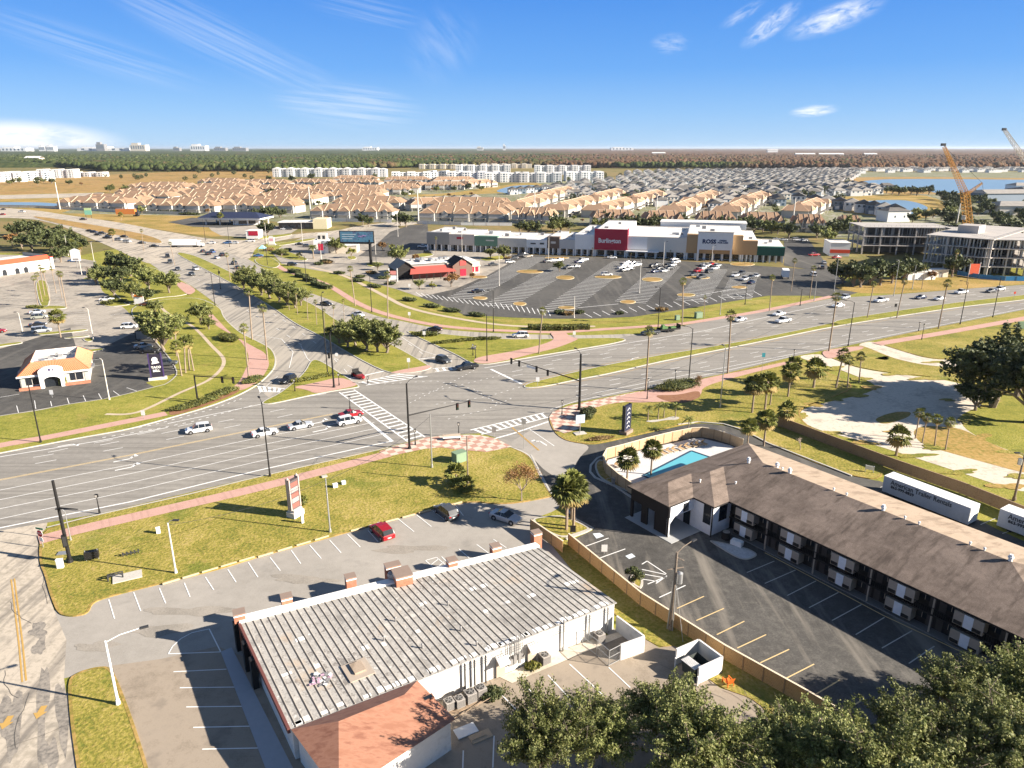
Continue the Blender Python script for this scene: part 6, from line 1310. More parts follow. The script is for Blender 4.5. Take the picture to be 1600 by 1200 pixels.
t,w_,h=shopunit('shop_unit','brown-fronted shop unit rising above its neighbours',855,874,370,26,m_stucco,plain('brown_facade',(.16,.11,.08)),ncol=2); box_part(LASTF,'shop_sign',w_*.3,w_*.7,-.7,-.6,h-3.2,h-2.2,m_stucco)
t,w_,h=shopunit('shop_unit','pale grey blank-fronted unit left of the white store wing',874,898,374,32,m_stucco,plain('pale_grey_facade',(.50,.50,.49)),ncol=2)
t,w_,h=shopunit('shop_unit','white blank wing left of the crimson store front',898,929,366,44,m_white2,m_white2,ncol=3)
t,w_,h=shopunit('department_store','big store with a tall crimson front panel','department store' if 0 else 929,978,359,48,m_white2,m_white2,ncol=3,cat='store') if 0 else shopunit('department_store','big store with a tall crimson front panel',929,978,359,48,m_white2,m_white2,ncol=3,cat='store')
b=MB(); b.box(-.2,w_+.2,-1.2,-.61,3.4,h+.4); b.box(w_+.2,w_+.5,-1.2,6,3.4,h+.35); cpanel=b.obj('crimson_panel',m_crimson,t)
text('Burlington',3.0,m_white2,cpanel,(w_*.47,-1.24,h*.60),(R(90),0,0),ext=.05,bold=.09,sx=.86)
t,w_,h=shopunit('department_store','white and beige blank store wing between the crimson front and the tan pier',978,1071,370,48,m_white2,plain('beige_white_facade',(.66,.61,.54)),ncol=6,cat='store'); box_part(t,'canopy',0,w_*.55,-3.2,-.61,3.1,3.5,m_white2); box_part(t,'white_stripe',0,w_*.35,-.66,-.61,4.2,h-.3,m_white2)
t,w_,h=shopunit('department_store','store with white front and dark ROSS lettering between tan piers',1071,1158,367,46,m_white2,m_tan,ncol=6,cat='store')
x0=sx(1088)-sx(1071); x1=sx(1142)-sx(1071); h2=hz_(1115,362.5)
b=MB(); b.box(x0,x1,-2.6,-.61,5.2,h2); b.box(x0,x0+.9,-2.6,-1.7,0,5.2); b.box(x1-.9,x1,-2.6,-1.7,0,5.2); wport=b.obj('white_portal',m_white2,t); box_part(t,'portal_cap',x0-.3,x1+.3,-2.9,-.3,h2,h2+.35,m_stucco); box_part(t,'tan_band',x0+.9,x1-.9,-1.4,-.62,3.4,5.0,m_tan)
text('ROSS',2.5,plain('navy_letters',(.01,.03,.10)),wport,(x0+(x1-x0)*.33,-2.65,h2-4.2),(R(90),0,0),ext=.05,bold=.12,sx=1.05)
text('DRESS\nFOR LESS',.95,MATS['navy_letters'],wport,(x0+(x1-x0)*.72,-2.65,h2-4.1),(R(90),0,0),ext=.05,bold=.04,sx=1.2)
t,w_,h=shopunit('shop_unit','tan and white unit right of the lettered store',1158,1181,376,44,m_white2,m_tan,ncol=3)
t,w_,h=shopunit('shop_unit','end shop with dark green awning front',1181,1224,386,30,m_stucco,m_dgreen,ncol=4)
q=P0+e*(sx(1060)/Ltot); nv=Vector((-e.y,e.x)).normalized(); q=q+nv*50; t=thing('rear_store_block','white raised block behind the store roofs','building',(q.x,q.y,0),SAng); box_part(t,'wall',-12,32,0,14,0,12.2,m_white2); box_part(t,'roof',-12.3,32.3,-.3,14.3,12.2,12.6,m_roofwhite)
# ---- unfinished concrete buildings
def frame_building(name,label,loc,rz,Lx,Dy,floors,fh,bx=5.6,seed=0,core=None,open_g=True):
    t=thing(name,label,'building',loc,rz,'unfinished concrete buildings'); Hh=floors*fh
    for f in range(1,floors+1):
        b=MB(); b.box(-.6,Lx+.6,-.6,Dy+.6,f*fh-.32,f*fh); b.obj('floor_slab',m_concf,t)
    nx=int(Lx/bx); ny=max(2,int(Dy/7))
    for f in range(floors):
        b=MB()
        for i in range(nx+1):
            for j in range(ny+1):
                x=i*Lx/nx; y=j*Dy/ny; b.box(x-.28,x+.28,y-.28,y+.28,f*fh,(f+1)*fh-.32)
        b.obj('columns',m_concf,t)['kind']='stuff'
        if f>0 or not open_g:
            b=MB(); rs=random.Random(seed+f)
            for i in range(int(Lx/1.25)):
                if rs.random()<.8: x=.4+i*1.25; b.box(x,x+rs.choice([.2,.5,.8]),1.4,1.5,f*fh,(f+1)*fh-.33)
            for i in range(int(Dy/1.25)):
                if rs.random()<.8: y=.4+i*1.25; b.box(Lx-1.5,Lx-1.4,y,y+rs.choice([.2,.5]),f*fh,(f+1)*fh-.33); b.box(1.4,1.5,y,y+rs.choice([.2,.5]),f*fh,(f+1)*fh-.33)
            b.obj('partition_wall',m_galv,t)['kind']='stuff'
        b=MB(); b.box(3,Lx-3,Dy*.42,Dy*.48,f*fh,(f+1)*fh-.33); b.obj('inner_wall',plain('inner_block_wall',(.13,.12,.11)) if 'inner_block_wall' not in MATS else MATS['inner_block_wall'],t)
    b=MB(); rs=random.Random(seed)
    for i in range(int(Lx/2)): x=i*2; b.tube((x,-.4,Hh),(x,-.4,Hh+1.0),.04,n=4); 
    b.tube((0,-.4,Hh+1),(Lx,-.4,Hh+1),.04,n=4); b.tube((Lx,-.4,Hh+1),(Lx,Dy,Hh+1),.04,n=4); b.obj('edge_rail',m_grey,t)
    if core: box_part(t,'stair_core',core[0],core[1],core[2],core[3],Hh,Hh+3.2,m_concf)
    return t
a=Vector(G(1540,431)); hh=HT(1540,431,374)
c1=Vector(G(1610,402)); an=math.atan2((c1-a).y,(c1-a).x)
frame_building('unfinished_building','unfinished four-storey concrete frame with pale corner wall nearest the road',(a.x,a.y,0),an,62,24,4,hh/4,6,3,(18,28,10,18)); 
l1=Vector(G(1470,403)); 
frame_building('unfinished_building','unfinished concrete wing joining the corner block to the long block',(l1.x,l1.y,0),math.atan2((a-l1).y,(a-l1).x),(a-l1).length-2,22,4,hh/4-.05,6,7)
a2=Vector(G(1346,397)); c2=Vector(G(1480,399)); h3=HT(1400,398,355)
frame_building('unfinished_building','long unfinished three-level concrete deck behind the oaks',(a2.x,a2.y,0),math.atan2((c2-a2).y,(c2-a2).x),(c2-a2).length,22,3,h3/3,7,11)
t=thing('screen_fence','blue sheeted site fence at the foot of the concrete frame','fence',(*G(1495,430),0)); b=MB(); pr=[Vector(G(*q))-Vector(G(1495,430)) for q in ((1495,430),(1530,436),(1570,439),(1640,440))]
for i in range(3):
    q0,q1=pr[i],pr[i+1]; n=8
    for j in range(n):
        u,v=q0.lerp(q1,j/n),q0.lerp(q1,(j+1)/n); b.at(u.x,u.y,0,math.atan2((v-u).y,(v-u).x)); b.box(0,(v-u).length,-.04+.1*(j%2),.04+.1*(j%2),.1,1.9)
b.obj('sheeting',m_screen,t)
b=MB()
for q in pr: b.at(); b.tube((q.x,q.y,0),(q.x,q.y,2.1),.06)
b.obj('posts',m_grey,t)['kind']='stuff'
t=thing('site_cabin','pair of pale site cabins beside the road behind the oaks','cabin',(*G(1418,438),0),R(8)); box_part(t,'cabin_body',0,12,0,4,0,3,m_white2); box_part(t,'door',2,3,-.05,0,0,2.1,m_grey); box_part(t,'roof',-.2,12.2,-.2,4.2,3,3.2,m_roofwhite)
t=thing('site_cabin','cream site cabin right of the white one','cabin',(*G(1449,434),0),R(8)); box_part(t,'cabin_body',0,9,0,4,0,3,m_cream); box_part(t,'door',5,6,-.05,0,0,2.1,m_grey); box_part(t,'roof',-.2,9.2,-.2,4.2,3,3.2,m_roofwhite)
t=thing('site_sign','orange-red site sign panel on posts before the concrete frame','sign',(*G(1521,434),0)); box_part(t,'sign_panel',-2,1.6,-.1,.1,1.5,5.6,plain('orange_red_sign',(.72,.12,.05))); 
for x in (-2.2,1.8): b=MB(); b.tube((x,0,0),(x,0,6.2),.12); b.obj('post',m_white2,t)
t=thing('red_white_shop','white shop with a red lower band beside the car park exit','shop',(*G(1296,400),0),R(-10)); box_part(t,'wall',0,9,0,14,0,6.2,m_white2); box_part(t,'red_band',-.1,9.1,-.1,0,1.5,3.2,m_red); box_part(t,'roof',-.2,9.2,-.2,14.2,6.2,6.5,m_roofwhite)
# ---- tower cranes / lattice booms
m_crane=plain('crane_orange',(.66,.34,.07),.5); m_cranew=plain('crane_white',(.72,.66,.58),.5)
def lattice(b,p,q,w0,w1,n,mi=0,r_=.18):
    p=Vector(p);q=Vector(q); d=(q-p).normalized(); u=d.cross(Vector((0,1,0))).normalized(); v=d.cross(u); cs=[(-1,-1),(1,-1),(1,1),(-1,1)]; rings=[]
    for i in range(n+1):
        w_=w0+(w1-w0)*i/n; c=p+(q-p)*i/n; rings.append([c+u*w_*x/2+v*w_*y/2 for x,y in cs])
    for k in range(4): b.tube(tuple(rings[0][k]),tuple(rings[-1][k]),r_,n=4,mi=mi)
    for i in range(n):
        for k in range(4):
            b.tube(tuple(rings[i][k]),tuple(rings[i+1][(k+1)%4]),r_*.6,n=3,mi=mi,caps=False); b.tube(tuple(rings[i][k]),tuple(rings[i][(k+1)%4]),r_*.6,n=3,mi=mi,caps=False)
cx,cy=G(1514,374); S_=cy*CT/F*1.04
def PX(px,py,base=(cx,cy)):  # point above the base line of the crane at the crane's own distance
    y=base[1]; dz=(600-py); 
    ang=math.atan2(dz,F)-TH; z=H+y*math.tan(ang); fwd=y*CT-(z-H)*ST; return ((px-800)*fwd/F-base[0],0,z)
t=thing('crane','orange lattice crane with raised boom and short rear jib','crane',(cx,cy,0))
b=MB(); lattice(b,(0,0,1.5),PX(1508,303),3.8,3.2,12,0,.16); b.obj('mast',m_crane,t)
b=MB(); lattice(b,PX(1508,303),PX(1475,229),2.8,1.2,20,0,.14); b.obj('boom',m_crane,t)
b=MB(); lattice(b,PX(1509,304),PX(1535,286),1.4,.8,8,0,.1); b.obj('rear_jib',m_crane,t)
b=MB(); p=PX(1474,226); b.cbox(p[0],0,p[2],2.2,1.5,1.4); b.obj('boom_head',m_dgrey,t)
b=MB(); h_=PX(1535,286); 
for q in (PX(1475,229),PX(1508,303),PX(1537,303)): b.tube(h_,q,.08,n=4)
b.obj('cables',m_dgrey,t)['kind']='stuff'
box_part(t,'crawler_base',-5,5,-4,4,0,1.5,m_dgrey); 
p=PX(1514,340); box_part(t,'operator_cab',p[0]-3.4,p[0]-2.3,-1.5,1.5,p[2]-1.2,p[2]+1.2,m_stucco)
cx2,cy2=G(1668,384); t=thing('crane','orange and white lattice crane cut off by the right edge','crane',(cx2,cy2,0)); B2=(cx2,cy2)
b=MB(); lattice(b,(0,0,1.5),PX(1655,330,B2),3.6,3,8,0,.16); b.obj('mast',m_crane,t)
p0,p1=Vector(PX(1655,330,B2)),Vector(PX(1569,202,B2)); pm=p0.lerp(p1,.62)
b=MB(); lattice(b,tuple(p0),tuple(pm),2.4,2.0,18,0,.14); b.obj('boom',m_crane,t); b=MB(); lattice(b,tuple(pm),tuple(p1),2.0,1.1,10,0,.14); b.obj('boom',m_cranew,t); box_part(t,'crawler_base',-5,5,-4,4,0,1.5,m_dgrey)
b=MB(); b.cbox(p1.x,0,p1.z,1.8,1.2,1.2); b.obj('boom_head',m_dgrey,t)
# ================================================================ far estates, lakes, forest, skyline
def townhouse(seed,units=5):
    """row of terracotta-roofed houses, length 50, depth 15"""
    t=thing('townhouse_row','house','townhouses'); Ln=50; D=17; rnd=random.Random(seed)
    b=MB(); b.box(0,Ln,0,D,0,5.6); wo=b.obj('wall',m_thwall,t)
    b=MB(); u=Ln/units; ZR=10.2
    b.poly([(-.6,-.6,5.5),(Ln+.6,-.6,5.5),(Ln-7,D/2,ZR),(7,D/2,ZR)],0); b.poly([(Ln+.6,D+.6,5.5),(-.6,D+.6,5.5),(7,D/2,ZR),(Ln-7,D/2,ZR)],0); b.poly([(-.6,D+.6,5.5),(-.6,-.6,5.5),(7,D/2,ZR)],0); b.poly([(Ln+.6,-.6,5.5),(Ln+.6,D+.6,5.5),(Ln-7,D/2,ZR)],0)
    for i in range(units):
        c=(i+.5)*u
        # projecting hipped wing, or a small gable on every second house
        w_=u*.46 if i%2==0 else u*.2; hr=8.9 if i%2==0 else 7.4; pr=2.6 if i%2==0 else .9
        for y0,sg in ((0,-1),(D,1)):
            ye=y0+sg*pr; yr=y0+sg*(pr-w_*.55) if i%2==0 else ye; yb=D/2
            e0=(c-w_,ye,5.55);e1=(c+w_,ye,5.55);rr=(c,yr,hr);rb=(c,yb,hr);b0=(c-w_,y0-sg*1.0,5.9);b1=(c+w_,y0-sg*1.0,5.9)
            b.poly([e0,rr,rb,b0] if sg>0 else [e0,b0,rb,rr],0); b.poly([e1,b1,rb,rr] if sg>0 else [e1,rr,rb,b1],0)
            b.poly([e0,e1,rr][::-sg],0 if i%2==0 else 3)
            b.poly([(c-w_+.3,ye-sg*.3,0),(c+w_-.3,ye-sg*.3,0),(c+w_-.3,ye-sg*.3,5.55),(c-w_+.3,ye-sg*.3,5.55)][::-sg],3)
            for s2 in (-1,1): b.poly([(c+s2*(w_-.3),ye-sg*.3,0),(c+s2*(w_-.3),y0,0),(c+s2*(w_-.3),y0,5.55),(c+s2*(w_-.3),ye-sg*.3,5.55)],3); b.tube((c+s2*w_,ye,5.6),rr,.16,n=4,mi=1,caps=False)
    for i in range(1,units): b.tube((i*u,-.6,5.6),(i*u,D/2,ZR+.1),.3,n=4,mi=1); b.tube((i*u,D+.6,5.6),(i*u,D/2,ZR+.1),.3,n=4,mi=1)
    b.tube((7,D/2,ZR),(Ln-7,D/2,ZR),.22,n=4,mi=1)
    b.obj('roof',[m_terr,m_hipw,m_thwall,m_thwall],t)
    b=MB()
    for i in range(units*2):
        x=(i+.5)*u/2; 
        for y in (-.06,D+.06): 
            for z in (1.0,4.0): b.box(x-.55,x+.55,y-.05,y+.05,z,z+1.4)
    b.obj('window',m_glassb,wo)['kind']='stuff'
    b=MB()
    for i in range(units): x=i*u+.8; b.box(x,x+u-1.6,-5.2,-2.7,2.4,2.75,0); b.box(x,x+.25,-5.1,-4.9,0,2.4,1); b.box(x+u-1.85,x+u-1.6,-5.1,-4.9,0,2.4,1)
    b.obj('porch_roof',[m_darkroof,m_thwall],t)['kind']='stuff'; return t
TH_=[K(townhouse(1,5)),K(townhouse(2,6))]
def place_th(pl,pr,i,lb,depth=1):
    a=Vector(G(*pl)); c=Vector(G(*pr)); e_=c-a; o=TH_[i%2].put((a.x,a.y,0),math.atan2(e_.y,e_.x),lb,'orange-roofed townhouse rows',(e_.length/50,1.0*depth,1.0))
    return o
LT=[((92,326),(200,328),'left end row facing the highway pond'),((212,331),(336,333),'row behind the orange truck'),((350,331),(462,333),'row behind the petrol station canopy'),((487,341),(613,343),'row right of the petrol station'),((655,345),(790,347),'row behind the grey end shop'),
 ((182,309),(276,311),'second line, behind the russet trees'),((272,312),(398,314),'second line, middle of the left estate'),((402,316),(500,318),'second line behind the cross street'),((508,315),(594,316),'second line above the bare lamp post'),
 ((200,299),(290,300),'third line at the brown field'),((296,300),(382,301),'third line, centre left'),((390,303),(470,304),'third line, centre'),((475,305),(555,306),'third line beside the dark flat house'),((560,304),(640,304),'third line near the pond lawn'),
 ((455,291),(520,292),'back line left of the white apartments front'),((525,291),(592,292),'back line under the long white apartments'),((598,295),(660,297),'back line at the curved lane'),((664,297),(725,297),'back line before the low white apartments'),((728,295),(776,292),'back line at the end of the curved lane'),
 ((380,292),(450,293),'back line by the open brown land'),((310,290),(376,291),'back line far left'),((600,287),(672,287),'rearmost line beneath the low white apartments'),((676,288),(745,287),'rearmost line by the pale roofs'),((520,285),(590,285),'rearmost line below the long white apartments'),
 ((640,330),(742,327),'stepped row behind the front row near the shops'),((745,330),(800,330),'short stepped row left of the mall trees')]
for i,(a_,c_,lb) in enumerate(LT): place_th(a_,c_,i,'orange-roofed townhouse row, '+lb)
off_=[(42,86),(50,),(50,),()]
def behind(a_,c_,dy,i,lb):
    a=Vector(G(*a_))+Vector((rg0.uniform(-8,8),dy)); c=Vector(G(*c_))+Vector((rg0.uniform(-8,8),dy)); e_=c-a; q_=TH_[i%2].put((c.x,c.y,0) if i%2 else (a.x,a.y,0),math.atan2(e_.y,e_.x)+(PI if i%2 else 0),lb,'orange-roofed townhouse rows',(e_.length/50*rg0.uniform(.86,.98),1,rg0.uniform(.95,1.08)))
rg0=random.Random(5); n_=0
words=['tucked directly behind the','second line behind the','third line behind the']
for i,(a_,c_,lb) in enumerate(LT[:24]):
    k=0 if i<5 else 1 if i<9 else 2 if i<14 else 3
    for j,dy in enumerate(off_[k]): n_+=1; behind(a_,c_,dy,n_,'orange-roofed townhouse row '+words[j]+' '+(lb.split(',')[-1].strip() if lb.count(',') else lb))
RT=[((800,348),(862,350),'front row over the left shops'),((925,353),(995,353),'front row behind the crimson store'),((1008,355),(1068,355),'front row behind the beige store wing'),((1088,356),(1150,357),'front row behind the lettered store'),((1160,358),(1225,359),'front row behind the green end shop'),((1240,362),(1290,363),'front row beside the exit road trees'),((1310,364),(1345,365),'front row touching the concrete deck')]
for i,(a_,c_,lb) in enumerate(RT): place_th(a_,c_,i,'orange-roofed townhouse row, '+lb)
DT=[((815,336),(868,318),'first diagonal row'),((850,318),(905,304),'second diagonal row, far half of the first'),((882,340),(940,322),'third diagonal row'),((935,322),(982,308),'fourth diagonal row'),((945,341),(1000,325),'fifth diagonal row'),((995,325),(1046,311),'sixth diagonal row'),((1066,343),(1102,326),'seventh diagonal row'),((1096,326),(1128,311),'eighth diagonal row'),((1152,343),(1178,328),'ninth diagonal row'),((1176,327),(1206,313),'tenth diagonal row'),((1262,342),(1295,326),'eleventh diagonal row, beside the white houses')]
for i,(a_,c_,lb) in enumerate(DT): place_th(a_,c_,i,'orange-roofed townhouses running away from the shops, '+lb)
# ---- grey houses
def greyhouse(seed,roofm,wallm):
    t=thing('grey_house','house','house'); w_,d,h=11,13,6.0; rnd=random.Random(seed); b=MB(); b.box(0,w_,0,d,0,h,0)
    r=[(-.5,-.5),(w_+.5,-.5),(w_+.5,d+.5),(-.5,d+.5)]; z=h-.05; zr=h+2.7
    b.poly([(*r[0],z),(*r[1],z),(w_/2,4 if seed%2 else -.5,zr)],1); b.poly([(*r[1],z),(*r[2],z),(w_/2,d-4,zr),(w_/2,4 if seed%2 else -.5,zr)],1); b.poly([(*r[2],z),(*r[3],z),(w_/2,d-4,zr)],1); b.poly([(*r[3],z),(*r[0],z),(w_/2,4 if seed%2 else -.5,zr),(w_/2,d-4,zr)],1)
    b.box(1,5.2,-2.6,-.001,0,3.0,0); b.poly([(.7,-2.9,2.9),(5.5,-2.9,2.9),(3.1,-2.9,4.4)],0); b.poly([(.5,-3,2.9),(3.1,-3,4.5),(3.1,0,4.5),(.5,0,2.9)][::-1],1); b.poly([(3.1,-3,4.5),(5.7,-3,2.9),(5.7,0,2.9),(3.1,0,4.5)][::-1],1)
    for x in (1.2,4.6,8.0): b.box(x,x+1.5,-.05,0,3.8,5.2,2)
    b.box(7,9.4,-.05,0,.4,2.4,2); b.box(1.6,4.6,-2.65,-2.6,.1,2.4,2 if seed%3==0 else 3)
    for y in (2,7): b.box(-.05,0,y,y+1.5,3.6,5,2); b.box(w_,w_+.05,y,y+1.5,3.6,5,2)
    me=b.mesh('grey_house',[wallm,roofm,m_glassb,m_white2]); bpy.data.objects.remove(t)
    o=bpy.data.objects.new('grey_house',me); COL.objects.link(o); tag(o,'x','house'); return o
GH=[K(greyhouse(1,m_greyroof,m_white2)),K(greyhouse(2,m_darkroof,m_white2)),K(greyhouse(3,m_greyroof,m_stucco)),K(greyhouse(4,m_darkroof,plain('slate_blue_wall',(.22,.27,.33))))]
rg=random.Random(21)
def ptin(px,py,poly):
    c=False; n=len(poly)
    for i in range(n):
        (x1,y1),(x2,y2)=poly[i],poly[i-1]
        if (y1>py)!=(y2>py) and px<(x2-x1)*(py-y1)/(y2-y1)+x1: c=not c
    return c
ESTATE=[(838,304),(872,291),(960,282),(975,271),(1090,268),(1200,268),(1330,268),(1342,277),(1300,288),(1380,297),(1382,305),(1300,307),(1222,312),(1215,330),(1190,318),(1160,326),(1132,316),(1106,330),(1072,318),(1050,325),(1020,322),(985,315),(945,312),(905,313)]
spots=[]
Y=560
while Y<1750:
    py_row=231+1; x=-120
    sp=15.5+ (Y-560)*.006
    X_=-200
    while X_<1300:
        px,py=PR(X_,Y+8*math.sin(X_/90),0)
        if ptin(px,py,ESTATE): spots.append((X_,Y+8*math.sin(X_/90)+rg.uniform(-1,1)))
        X_+=sp+rg.uniform(-.6,.8)
    Y+=27 if Y<900 else 34
spots.sort(key=lambda q:q[1])
print('grey houses',len(spots))
for i,(x,y) in enumerate(spots[:215]):
    k=rg.choice([0,0,1,1,2,3]); kinds=['grey-roofed white','dark-roofed white','grey-roofed cream','dark-roofed slate-blue']
    GH[k].put((x,y,0),rg.choice([0,0,.06,PI/2,-PI/2,PI]),kinds[k]+' house in the dense estate beyond the orange roofs','%s houses in the dense grey estate'%kinds[k])
b=MB()
def fillhouse(b,x,y,w_,d,h,mi):
    b.at(x,y,0); b.box(0,w_,0,d,0,h,0); b.poly([(-.5,-.5,h),(w_+.5,-.5,h),(w_/2,d*.3,h+2.6)],mi); b.poly([(w_+.5,-.5,h),(w_+.5,d+.5,h),(w_/2,d*.7,h+2.6),(w_/2,d*.3,h+2.6)],mi); b.poly([(w_+.5,d+.5,h),(-.5,d+.5,h),(w_/2,d*.7,h+2.6)],mi); b.poly([(-.5,d+.5,h),(-.5,-.5,h),(w_/2,d*.3,h+2.6),(w_/2,d*.7,h+2.6)],mi); b.box(1,3,-.06,0,h-2.2,h-.8,3); b.box(6,8,-.06,0,h-2.2,h-.8,3)
for x,y in spots[215:]: fillhouse(b,x,y,11.5,13,6,rg.choice([1,1,2]))
o=b.obj('far_houses',[m_white2,m_greyroof,m_darkroof,m_glassb]); tag(o,'mass of far grey-roofed houses before the rust-coloured woods','houses',None,'stuff')
# houses on the far shore of the large lake
b=MB()
for i in range(60):
    px=1345+i*4.6; y=1650+rg.uniform(-60,140); x=(px-800)/F*y*CT*1.02; fillhouse(b,x,y,15,14,6.5,rg.choice([1,1,2]))
for i in range(30):
    px=1210+i*4.5; y=1560+rg.uniform(-30,160); x=(px-800)/F*y*CT*1.02; fillhouse(b,x,y,15,14,6.5,rg.choice([1,1,2]))
tag(b.obj('lakeside_houses',[m_white2,m_greyroof,m_darkroof,m_glassb]),'strip of houses along the far shore of the large lake','houses',None,'stuff')
# white and dark modern houses by the ponds
for i,(px,py) in enumerate(((1300,324),(1318,326),(1336,329),(1352,331),(1368,334),(1384,337),(1262,318),(1280,320),(1236,315))):
    GH[[3,0,1][i%3]].put((*G(px,py+3),0),R(-20),ordl('white and dark house by the round pond',i if i<6 else i,9),'houses beside the round pond',1.15)
t=thing('pond_house','large white blank-walled house at the end of the row by the round pond','house',(*G(1386,347),0),R(6)); box_part(t,'wall',0,17,0,14,0,7.5,m_white2); b=MB(); b.poly([(-.6,-.6,7.5),(17.6,-.6,7.5),(12,7,9.6),(5,7,9.6)]); b.poly([(17.6,14.6,7.5),(-.6,14.6,7.5),(5,7,9.6),(12,7,9.6)]); b.poly([(-.6,14.6,7.5),(-.6,-.6,7.5),(5,7,9.6)]); b.poly([(17.6,-.6,7.5),(17.6,14.6,7.5),(12,7,9.6)]); b.obj('roof',m_darkroof,t)
for x in (5,12): box_part(t,'window',x,x+1,-.06,0,3,4.4,m_glassb)
for i in range(9): GH[[3,1,0][i%3]].put((*G(607+i*16,325-i*.9),0),R(8),ordl('dark-roofed house beside the stepped townhouses',i,9),'dark-roofed row left of the stepped townhouses',.95)
for i in range(8): GH[[1,3][i%2]].put((*G(795+i*13,304-i*1.2),0),R(8),ordl('dark-roofed house along the small pond',i,8),'dark-roofed houses along the small pond',.95)
# ---- apartments
def apartment(name,seed,L_,D,fl,roofm=None,gables=True,wallm=None):
    t=thing(name,'x','apartments'); h=fl*3.3; b=MB(); n=int(L_/12)
    for i in range(n): x=i*L_/n; d0=0 if i%2 else -2.2; b.box(x,x+L_/n-.001,d0,D,0,h+(1.2 if i%2==0 else 0))
    wo=b.obj('wall',wallm or m_white2,t)
    b=MB()
    for i in range(n):
        x=i*L_/n; w_=L_/n; d0=0 if i%2 else -2.2; hh_=h+(1.2 if i%2==0 else 0)
        if gables: b.poly([(x-.3,d0-.5,hh_),(x+w_+.3,d0-.5,hh_),(x+w_/2,D*.5,hh_+2.4)]); b.poly([(x+w_+.3,d0-.5,hh_),(x+w_+.3,D+.5,hh_),(x+w_/2,D*.5,hh_+2.4)]); b.poly([(x+w_+.3,D+.5,hh_),(x-.3,D+.5,hh_),(x+w_/2,D*.5,hh_+2.4)]); b.poly([(x-.3,D+.5,hh_),(x-.3,d0-.5,hh_),(x+w_/2,D*.5,hh_+2.4)])
        else: b.box(x+.4,x+w_-.4,d0+.4,D-.4,hh_+.002,hh_+.2)
    b.obj('roof',roofm or m_roofwhite,t)
    b=MB()
    for f in range(fl):
        for i in range(n):
            x=i*L_/n; d0=0 if i%2 else -2.2
            for q in ((2,2.2),(7.4,1.5)) if i%2 else ((4.2,3.0),(1,1.2),(9.4,1.2)): b.box(x+q[0],x+q[0]+q[1],d0-.08,d0+.02,f*3.3+.8,f*3.3+2.7)
    b.obj('window',m_glassb,wo)['kind']='stuff'
    return t
def put_apt(t,px,py,rz,label,grp): x,y=G(px,py); t.location=(x,y,0); t.rotation_euler=(0,0,rz); t['label']=label; t['group']=grp
put_apt(apartment('apartment_building',1,100,16,4),427,276.5,R(1),'long white gabled apartment block, left half, behind the orange roofs','white apartment blocks')
put_apt(apartment('apartment_building',2,104,16,4),514,276.5,R(-1),'long white gabled apartment block, right half, behind the orange roofs','white apartment blocks')
put_apt(apartment('apartment_building',3,80,18,3,gables=False),612,279,R(6),'lower white apartment block with flat roof at the bend','white apartment blocks')
put_apt(apartment('apartment_building',4,60,18,3,gables=False),668,277,R(-12),'low white apartment block left of the large complex','white apartment blocks')
for i,(px,py,L_,D,fl,rz,lb) in enumerate(((699,283,84,30,4,R(2),'flat white apartment complex, left block above the pond lawn'),(757,285,72,34,4,R(3),'flat white apartment complex, second block'),(812,285,64,34,4,R(-3),'flat white apartment complex, third block with blue windows'),(884,283,60,34,4,R(2),'flat white apartment complex, right-hand block'),(712,272,110,26,5,0,'flat white apartment complex, rear left block'),(835,273,110,26,5,0,'flat white apartment complex, rear right block'))):
    put_apt(apartment('apartment_building',10+i,L_,D,fl,gables=False),px,py,rz,lb,'white apartment blocks')
put_apt(apartment('apartment_building',20,130,26,3,wallm=m_cream,gables=False),655,264,0,'cream and brown apartment block behind the white complex, left','cream apartment blocks'); put_apt(apartment('apartment_building',21,130,26,3,wallm=m_cream,gables=False),752,263,0,'cream and brown apartment block behind the white complex, right','cream apartment blocks')
for i,(px,py,L_,fl,rz,lb) in enumerate(((-40,285,66,4,R(20),'white apartment block cut off by the left edge'),(14,283,60,4,R(15),'white apartment block with dark windows, second from the left edge'),(60,278,62,4,R(4),'white apartment block, third from the left edge'),(107,276,33,2,0,'small white low block right of the apartment group'),(131,276,36,2,0,'small white low block nearest the brown field'))):
    put_apt(apartment('apartment_building',30+i,L_,20,fl,gables=False),px,py,rz,lb,'white blocks at the left edge')
# big flat buildings upper right behind the lakes
for i,(px,py,L_,D,h,rz,lb) in enumerate(((1540,318,62,30,9,R(8),'blue-grey flat building behind the crane'),(1600,312,70,30,9,R(2),'navy-roofed building at the right edge'),(1586,301,40,20,8,R(0),'white gabled building above the navy roofs'),(1560,336,60,22,7,R(-4),'grey-roofed long building among the dark trees'))):
    t=thing('flat_building',lb,'building',(*G(px,py),0),rz); box_part(t,'wall',0,L_,0,D,0,h,[MATS['slate_blue_wall'],m_white2,m_white2,m_stucco][i]); b=MB(); b.poly([(-1,-1,h),(L_+1,-1,h),(L_-6,D/2,h+3),(6,D/2,h+3)]); b.poly([(L_+1,D+1,h),(-1,D+1,h),(6,D/2,h+3),(L_-6,D/2,h+3)]); b.poly([(-1,D+1,h),(-1,-1,h),(6,D/2,h+3)]); b.poly([(L_+1,-1,h),(L_+1,D+1,h),(L_-6,D/2,h+3)]); b.obj('roof',[m_greyroof,m_darkroof,m_greyroof,m_greyroof][i],t)
